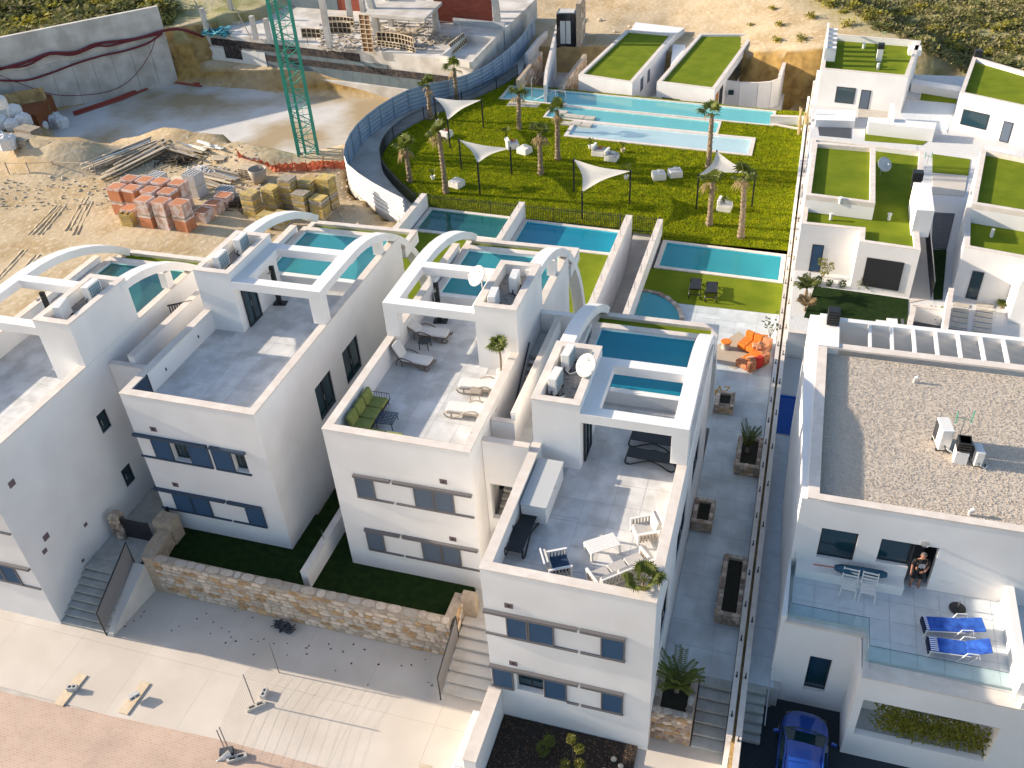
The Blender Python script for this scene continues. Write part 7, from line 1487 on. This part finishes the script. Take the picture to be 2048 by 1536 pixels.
tag(MB().box(-1.8,1.8,-.7,.7,0,.25).build('perforated_panel','wood_pale'),'pale perforated panel lying on the slab corner','panel').location = (*xy(Z1(1330,130,ST)),ST)
# ---- tower crane
cp = at(620,322,.2); cr_ = thing('tower_crane','green lattice mast of a tower crane standing in the pit','crane',(cp.x,cp.y,-.4),rad(28)); HW = .8; H_ = 24
for sx in (-1,1):
    for sy in (-1,1): MB().box(sx*HW-.1,sx*HW+.1,sy*HW-.1,sy*HW+.1,0,H_).build('leg','crane',cr_)
nb = 22
for k in range(nb):
    z0, z1_ = H_*k/nb, H_*(k+1)/nb; m = MB()
    for (xa,ya,xb,yb_) in ((-1,-1,1,-1),(1,-1,1,1),(1,1,-1,1),(-1,1,-1,-1)):
        f = k%2; za, zb_ = (z0,z1_) if f else (z1_,z0); m.cyl((xa*HW,ya*HW,za),(xb*HW,yb_*HW,zb_),.042,n=4); m.cyl((xa*HW,ya*HW,z1_),(xb*HW,yb_*HW,z1_),.03,n=4)
    m.build('bracing','crane',cr_)
MB().box(-.34,-.14,-.12,.16,0,H_).build('cable_duct','crane',cr_); ld = MB()
for k in range(60): ld.cyl((-.15,.1,.4*k),(.2,.1,.4*k),.015,n=4)
ld.cyl((-.15,.1,0),(-.15,.1,H_),.02,n=4).cyl((.2,.1,0),(.2,.1,H_),.02,n=4).build('ladder','crane',cr_)
for i, (dx,dy) in enumerate(((-1.2,-.6),(1.0,-.8),(.9,.9),(-1.,.9))): MB().cbox((dx,dy,.5),(.9,.8,1.1),U(-.3,.3)).build('ballast_block','concrete',cr_)
tag(MB().lathe([(.5,0),(.55,.5),(.5,.9),(.42,.9),(.4,.3),(.01,.25)],n=14).build('bin','black_plastic'),'round dark bin beside the crane base','bin').location = (*xy(Z1(1750,960,.2)),.0)
# ---- pallets of bricks
def brick_pallet(label, x, y, z, wrapped, h_=1.12):
    o = thing('brick_pallet',label,'pallet',(x,y,z),U(-.05,.05)+rad(-6),'pallets of terracotta bricks'); MB().box(-.55,.55,-.5,.5,.1,h_).build('brick_stack','wrap' if wrapped else 'terracotta',o)
    tp = MB()
    for k in range(5): tp.box(-.5+k*.2,-.315+k*.2,-.44,.44,h_,h_+.02)
    tp.build('top_bricks','terracotta',o)
    MB().box(-.57,-.5,-.52,.52,.95,h_+.015).box(.5,.57,-.52,.52,.95,h_+.015).box(-.5,.5,-.52,-.45,.95,h_+.015).box(-.5,.5,.45,.52,.95,h_+.015).build('wrap_edge','wrap',o)
    MB().box(-.57,.57,-.52,.52,0,.1).build('pallet_base','wood_old',o); return o
rows = [('front row',50.9,(-45.2,-43.75,-42.2),2,(1,1,1)),('second row',52.4,(-48.7,-47.35,-45.7,-44.2),2,(0,0,1,0)),('third row',53.9,(-48.6,-47.2,-45.8,-44.3),2,(0,1,0,1))]
for rn_, y, xs, lv, wr in rows:
    for i, x in enumerate(xs):
        for L_ in range(lv): brick_pallet('%s brick pallet %s of the %s of terracotta pallets' % (('lower','upper')[L_], ('leftmost','second from left','third from left','rightmost')[i if len(xs) == 4 else (0,1,3)[i]], rn_), x, y, .9+L_*1.16, wr[i] if L_ else (i%2==1))
for i in range(3): brick_pallet('%s of three brick pallets at the right side of the brick stacks' % ('nearest','middle','farthest')[i], -41.6+.1*i, 52.4+1.35*i, .9, True, .9)
wc = thing('wooden_crate','yellow slatted wooden crate leaning at the front of the brick stacks','crate',(-47.0,50.4,.9),rad(-4))
for k in range(8): MB().box(-.55,.55,-.06,-.02,.06+k*.13,.15+k*.13).build('slat','wood_yellow',wc)
for x in (-.5,0,.45): MB().box(x,x+.1,-.02,.5,0,1.12).build('frame','wood_yellow',wc)
brick_pallet('low opened brick pallet behind the wooden crate',-47.1,51.3,.9,True,1.2)
def block_pallet(label,x,y,z,m='block_grey',h_=1.0,holes=True):
    o = thing('block_pallet',label,'pallet',(x,y,z),rad(-8),'pallets of grey blocks'); MB().box(-.6,.6,-.55,.55,.08,h_).build('block_stack',m,o); MB().box(-.62,.62,-.56,.56,0,.08).build('pallet_base','wood_old',o)
    if holes:
        for i in range(4):
            for j in range(4): MB().box(-.53+i*.28,-.36+i*.28,-.48+j*.255,-.31+j*.255,h_,h_+.006).build('core_hole','hole',o)
    return o
block_pallet('grey hollow block pallet left behind the bricks',-49.0,57.4,.9); block_pallet('beige board pallet between the grey block pallets',-46.9,57.0,.9,'wood_pale',.9,False); block_pallet('lower grey block pallet right behind the bricks',-44.6,56.2,.9); block_pallet('upper grey block pallet right behind the bricks',-44.6,56.2,1.92); block_pallet('low grey block pallet at the right of the brick stacks',-42.3,56.6,.9,h_=.7)
# ---- yellow formwork boards in stacks
for i, (x,y,n_,lb) in enumerate(((-38.3,54.0,15,'leftmost'),(-37.0,54.9,16,'second'),(-35.9,55.6,20,'tall third'),(-34.6,56.2,17,'tilted fourth'),(-33.2,56.5,19,'tall fifth'),(-34.4,54.7,15,'low front'),(-33.0,54.7,13,'low rightmost'),(-36.4,52.6,8,'half hidden front'),(-35.2,52.7,9,'half hidden right front'))):
    o = thing('board_stack','%s stack of yellow formwork boards beside the hoarding' % lb,'board stack',(x,y,.9),rad(-7)+U(-.06,.06),'stacks of yellow formwork boards')
    for k in range(n_): MB().box(-.55+U(-.03,.03),.55+U(-.03,.03),-.5+U(-.03,.03),.5+U(-.03,.03),k*.13,k*.13+.11).build('board',random.choice(('wood_yellow','wood_yellow','wood_old','wood_yellow')),o)
# ---- timber, pallets, sacks, barriers
def at_g(px, py, dz=0.):
    p = at(px,py,1.0)
    for _ in range(4): p = at(px,py,hgt(p.x,p.y))
    return p+Vector((0,0,dz))
def plank_pile(label,a,b,n_,wd_,m=('wood_old','wood_pale','steel','wood_old')):
    A,B = at_g(*a),at_g(*b); o = thing('timber_pile',label,'timber',A[:]); d=(B-A); n2 = Vector((-d.y,d.x,0)).normalized()
    for k in range(n_):
        s = U(-1,1)*wd_; t0,t1 = U(-.05,.3),U(.7,1.05); p0,p1 = A+d*t0+n2*s-A, A+d*t1+n2*(s+U(-.3,.3))-A; h_ = U(.1,.55); MB().extr([(-.09,-.035),(.09,-.035),(.09,.035),(-.09,.035)],p0+Vector((0,0,h_)),p1+Vector((0,0,h_))).build('plank',random.choice(m),o)
    return o
plank_pile('long pile of grey planks sloping along the pit edge',(165,345),(338,278),34,1.0); plank_pile('second pile of long planks nearer the brick stacks',(205,362),(345,290),22,.7); plank_pile('short pile of mixed boards behind the grey blocks',(335,295),(410,315),18,1.0); plank_pile('loose boards right of the grey block pallets',(400,352),(470,372),14,1.2); plank_pile('white bars lying on the sand by the pit edge',(375,290),(440,305),10,.8,('metal_white','wood_pale'))
for i,(px_,lb) in enumerate((((350,325),'heap of dark broken formwork behind the grey blocks'),((410,345),'heap of crumpled plastic and debris right of the grey blocks'),((480,410),'heap of dark scraps in front of the yellow board stacks'))):
    p = at_g(*px_); heap('debris_heap',lb,p[:],70,1.7,1.,.5,1.1,('wood_dark','sack','wood_dark')[i],'debris')
def pallet(label,p,n_,rz=0.):
    o = thing('empty_pallet',label,'pallet',p[:],rz,'empty wooden pallets')
    for j in range(n_):
        for k in range(7): MB().box(-.6,.6,-.5+k*.15,-.4+k*.15,j*.16+.1,j*.16+.13).build('slat','wood_pale',o)
        for x in (-.55,0,.5): MB().box(x,x+.08,-.5,.5,j*.16,j*.16+.1).build('bearer','wood_old',o)
pallet('single empty pallet lying by the plank pile',at_g(438,318),1,.2); pallet('stack of empty pallets left of the yellow boards',at_g(498,355),6,-.1)
bs = thing('bucket_skip','large translucent tub beside the empty pallet stack','tub',at_g(520,365)[:]); MB().lathe([(.5,0),(.75,1.2),(.7,1.2),(.48,.1),(.01,.08)],n=16).build('tub','taupe',bs,True)
# orange mesh barrier
pts = [at_g(*z1p(x,y)) for x,y in ((1390,915),(1440,965),(1530,985),(1620,1010),(1720,1000),(1800,1005),(1900,985),(1960,990),(2030,990))]
ob = thing('mesh_barrier','sagging orange plastic mesh barrier around the crane pit','barrier',pts[0][:]); l = ob.location
for i in range(len(pts)-1):
    a,b = pts[i]-l,pts[i+1]-l; vs = []; n_ = 8
    for k in range(n_+1):
        t=k/n_; p=a.lerp(b,t)
        for j in range(5): vs.append((p.x+U(-.06,.06),p.y+U(-.1,.1)+.15*math.sin(j),p.z+.02+j*.19*U(.8,1.15)))
    MB().add(vs,[(k*5+j,(k+1)*5+j,(k+1)*5+j+1,k*5+j+1) for k in range(n_) for j in range(4)]).build('mesh_panel','mesh_orange',ob); MB().cyl(b,b+Vector((0,0,1.0)),.03,n=5).build('stake','rebar',ob)
# white sacks
Zv = crop(0,180,7.877)
def sack(label,px_,s,zb=0.):
    p = at_g(px_[0]/7.877,180+px_[1]/7.877); o = thing('bulk_bag',label,'bag',(p.x,p.y,p.z+zb),U(0,3),'white bulk bags'); m = MB(); rn = random.Random(px_[0]); n_=12; prof=[(.3,0),(.52,.08),(.56,.4),(.53,.75),(.4,.92),(.15,.98)]
    sq=lambda a:(abs(math.cos(a))**8+abs(math.sin(a))**8)**-.125; vs=[(r_*(1+.1*rn.uniform(-1,1))*sq(2*math.pi*k/n_)*math.cos(2*math.pi*k/n_)*s,r_*(1+.1*rn.uniform(-1,1))*sq(2*math.pi*k/n_)*math.sin(2*math.pi*k/n_)*s,(z_+.08*rn.uniform(-1,1)*(z_>.1))*s) for r_,z_ in prof for k in range(n_)]
    m.add(vs,[(j*n_+k,j*n_+(k+1)%n_,(j+1)*n_+(k+1)%n_,(j+1)*n_+k) for j in range(5) for k in range(n_)]+[tuple(5*n_+k for k in range(n_))]); m.build('bag','sack',o); MB().tube([(-.25*s,0,.95*s),(0,0,1.12*s),(.25*s,0,.95*s)],.03,4).build('strap','sack',o); return o
for i,(px_,s,zb,lb) in enumerate(((( 60,400),1.1,.6,'uppermost bulk bag at the left frame edge'),((150,500),1.2,.5,'bulk bag left of the pair behind the stacked boards'),((300,520),1.2,.6,'tall bulk bag in the middle of the bag heap'),((420,590),1.15,.2,'bulk bag at the right end of the bag heap'),((60,640),1.2,.2,'large bulk bag low at the left frame edge'),((230,650),1.1,.1,'bulk bag in front of the heap centre'),((170,930),1.3,0,'crumpled bulk bag nearest the broken post'),((20,820),1.,0,'small bulk bag cut by the left frame edge'),((790,570),1.1,0,'left of three bulk bags beside the rebar mat'),((900,510),1.0,0,'middle of three bulk bags beside the rebar mat'),((990,600),1.15,0,'right bulk bag on the brow of the earth bank'),((700,620),.8,0,'small bulk bag beside the boards'))): sack(lb,px_,s,zb)
def mat_poly(pl,dz=0.): return [at_g(x/7.877,180+y/7.877,dz) for x,y in pl]
rb = mat_poly(((130,290),(340,255),(940,420),(640,600),(450,440)),.25); tag(MB().prism([xy(p) for p in rb],1.2,[p.z+.15 for p in rb]).build('rebar_mat','rebar'),'rusty stack of reinforcement mesh beside the bulk bags','rebar')
for i,(px_,lb) in enumerate((((470,710),'upper stack of grey panels in front of the bulk bags'),((380,860),'lower stack of grey panels in front of the bulk bags'))):
    p = at_g(px_[0]/7.877,180+px_[1]/7.877); o = thing('panel_stack',lb,'panel stack',p[:],rad(-10))
    for k in range(5): MB().box(-1.1,1.1,-.6,.6,.05+k*.14,.15+k*.14).build('panel','wood_old',o)
for i,(px_,r_,lb) in enumerate((((640,1150),.9,'green shrub at the foot of the earth bank by the bulk bags'),((780,1200),.6,'dry shrub right of the green shrub by the bulk bags'))):
    p = at_g(px_[0]/7.877,180+px_[1]/7.877); topiary(lb,p[:],((0,0,.4,r_),),'leaf' if i==0 else 'scrub_dry',False,size=.2,n_=300)
pr_ = thing('site_rail','rough wooden post and rail barrier at the left edge','barrier',at_g(30,335)[:]); l = pr_.location
q = [at_g(x/7.877,180+y/7.877)-l for x,y in ((150,1330),(480,1330),(880,1310),(1520,1330))]
for p in q: MB().cyl(p,p+Vector((0,0,1.1)),.05,n=5).build('post','wood_old',pr_)
MB().tube([p+Vector((0,0,1.0)) for p in q],.035,5).build('rail','wood_pale',pr_)
# tyre ruts in the sand
for i,(a,b) in enumerate((((60,470),(118,410)),((80,470),(128,412)),((135,462),(172,395)),((150,470),(182,402)),((-5,560),(50,500)),((-5,600),(75,510)))):
    A,B = at_g(*a),at_g(*b); d=(B-A); n2 = Vector((-d.y,d.x,0)).normalized(); m = MB()
    for s in (-.16,.16):
        pts = [at_g(a[0]+(b[0]-a[0])*k/10,a[1]+(b[1]-a[1])*k/10)+n2*s+Vector((0,0,-.02)) for k in range(11)]; m.tube(pts,[.08*U(.5,1.4) for _ in pts],5)
    struct(m.build('tyre_rut','sand',None,True))
# ================================================================== SCRUB AND BUSHES
def bush_mesh(seed,m,n_=130,sz=.28,r=(1,1,.6)):
    mb = MB(); rn = random.Random(seed)
    for q in range(4): c = (rn.uniform(-.4,.4),rn.uniform(-.4,.4),rn.uniform(.2,.45)); leaf_cloud(mb,c,(r[0]*.6,r[1]*.6,r[2]*.7),n_//4,sz,rn,.3,1.2)
    return mb.mesh('foliage',m)
BM = {k:[bush_mesh(i*7+j,k) for j in range(3)] for i,k in enumerate(('scrub_leaf','scrub_dry','scrub_gold'))}
def bush(label,x,y,s,k,group,zs=1.):
    o = inst(random.choice(BM[k]),'scrub_bush',(x,y,hgt(x,y)-.05),(0,0,U(0,6)),(s*U(.9,1.2),s*U(.9,1.2),s*zs)); return tag(o,label,'bush',group)
n_ = 0
while n_ < 190:
    px_, py_ = U(1560,2048), U(0,175); p = at(px_,py_,2.0)
    if py_ > 40+.27*(px_-1560)+ (40 if px_>1830 else 0) or p.y < 88: continue
    if p.x < 11.5-(p.y-90)*.6-2.5: continue
    n_ += 1; k = random.choice(('scrub_leaf','scrub_leaf','scrub_dry','scrub_dry','scrub_gold')); bush('low scrub bush on the dry hillside behind the right villas',p.x,p.y,U(.5,1.25),k,'scrub on the right hillside',.8)
for px_,py_,s in ((1850,140,1.2),(1700,50,1.1),(1640,20,1.3),(1620,60,.9),(1560,65,.7),(1545,40,.6),(1555,90,.7),(1600,95,.8),(1580,5,.9),(1500,55,.5),(1520,10,.6),(1660,45,1.2),(1690,80,1.0)): p = at(px_,py_,2.2); bush('golden bush near the sandy edge of the hillside',p.x,p.y,s,'scrub_gold','golden bushes at the hillside edge')
n_ = 0
while n_ < 75:
    px_, py_ = U(-10,540), U(-25,95); x_,y_ = xy(at(px_,py_,6.0))
    if (x_+66.5)*.739-(y_-83.7)*.673 > -4 and px_ < 330: continue
    if px_ > 330 and y_ < 97: continue
    if px_ < 45 and py_ > 22 and py_ < 55: continue
    n_ += 1; k = random.choice(('scrub_leaf','scrub_leaf','scrub_gold','scrub_dry')); bush('dense green bush behind the retaining wall',x_,y_,U(1.3,2.8),k,'bushes behind the retaining wall',.85)
for px_,py_ in ((1200,10),(1230,30),(1260,20),(1290,25),(1240,45),(1330,30)): p = at(px_,py_,3.4); o = MB().lathe([(.12,0),(.2,.1),(.1,.2),(.01,.22)],n=6).build('rock','rock'); o.location = (p.x,p.y,hgt(p.x,p.y)-.03); o.scale = (U(.6,2),)*3; tag(o,'small pale rock on the sandy plateau','rock','rocks on the sandy plateau')

def cover(label, n_, ok, px0, px1, py0, py1, z, ms, sz):
    mb = MB(); k = 0; t = 0
    while k < n_ and t < n_*6:
        t += 1; p = at(U(px0,px1), U(py0,py1), z)
        if not ok(p): continue
        k += 1; h_ = hgt(p.x, p.y); v = .5+mnoise.noise(Vector((p.x*.3,p.y*.3,2)))
        if v < R()*.8: continue
        for _ in range(5): q = Vector((p.x+U(-.4,.4), p.y+U(-.4,.4), h_)); d = Vector((U(-1,1),U(-1,1),U(.3,1.1)))*sz*U(.5,1.2); leaf(mb, q, q+d, sz*.35)
    tag(mb.build('ground_cover', ms), label, 'ground cover', kind='stuff')
ok1 = lambda p: p.y > 88.5 and p.x > 11.5-(p.y-90)*.6-1
cover('olive tufts carpeting the dry hillside behind the right villas', 2600, ok1, 1560, 2060, -20, 190, 2.0, 'scrub_leaf', .42)
cover('straw coloured tufts between the bushes on the dry hillside', 2600, ok1, 1560, 2060, -20, 190, 2.0, 'scrub_dry', .38)
ok2 = lambda p: (p.x+66.5)*.739-(p.y-83.7)*.673 < -3
cover('green undergrowth behind the retaining wall', 3000, ok2, -10, 340, -25, 100, 5.5, 'scrub_leaf', .6)

rbm = MB()
for _ in range(900):
    px_, py_ = (U(0,230),U(350,420)) if R()<.25 else (U(240,520),U(290,400)) if R() < .7 else (U(520,720),U(330,460))
    q = at_g(px_, py_); s_ = U(.04,.16); rbm.cbox((q.x,q.y,q.z+s_*.3),(s_*U(.8,2),s_,s_*.7),U(0,3),U(-.5,.5))
tag(rbm.build('site_rubble','rock'),'loose rubble and stones strewn over the building yard','rubble',kind='stuff')
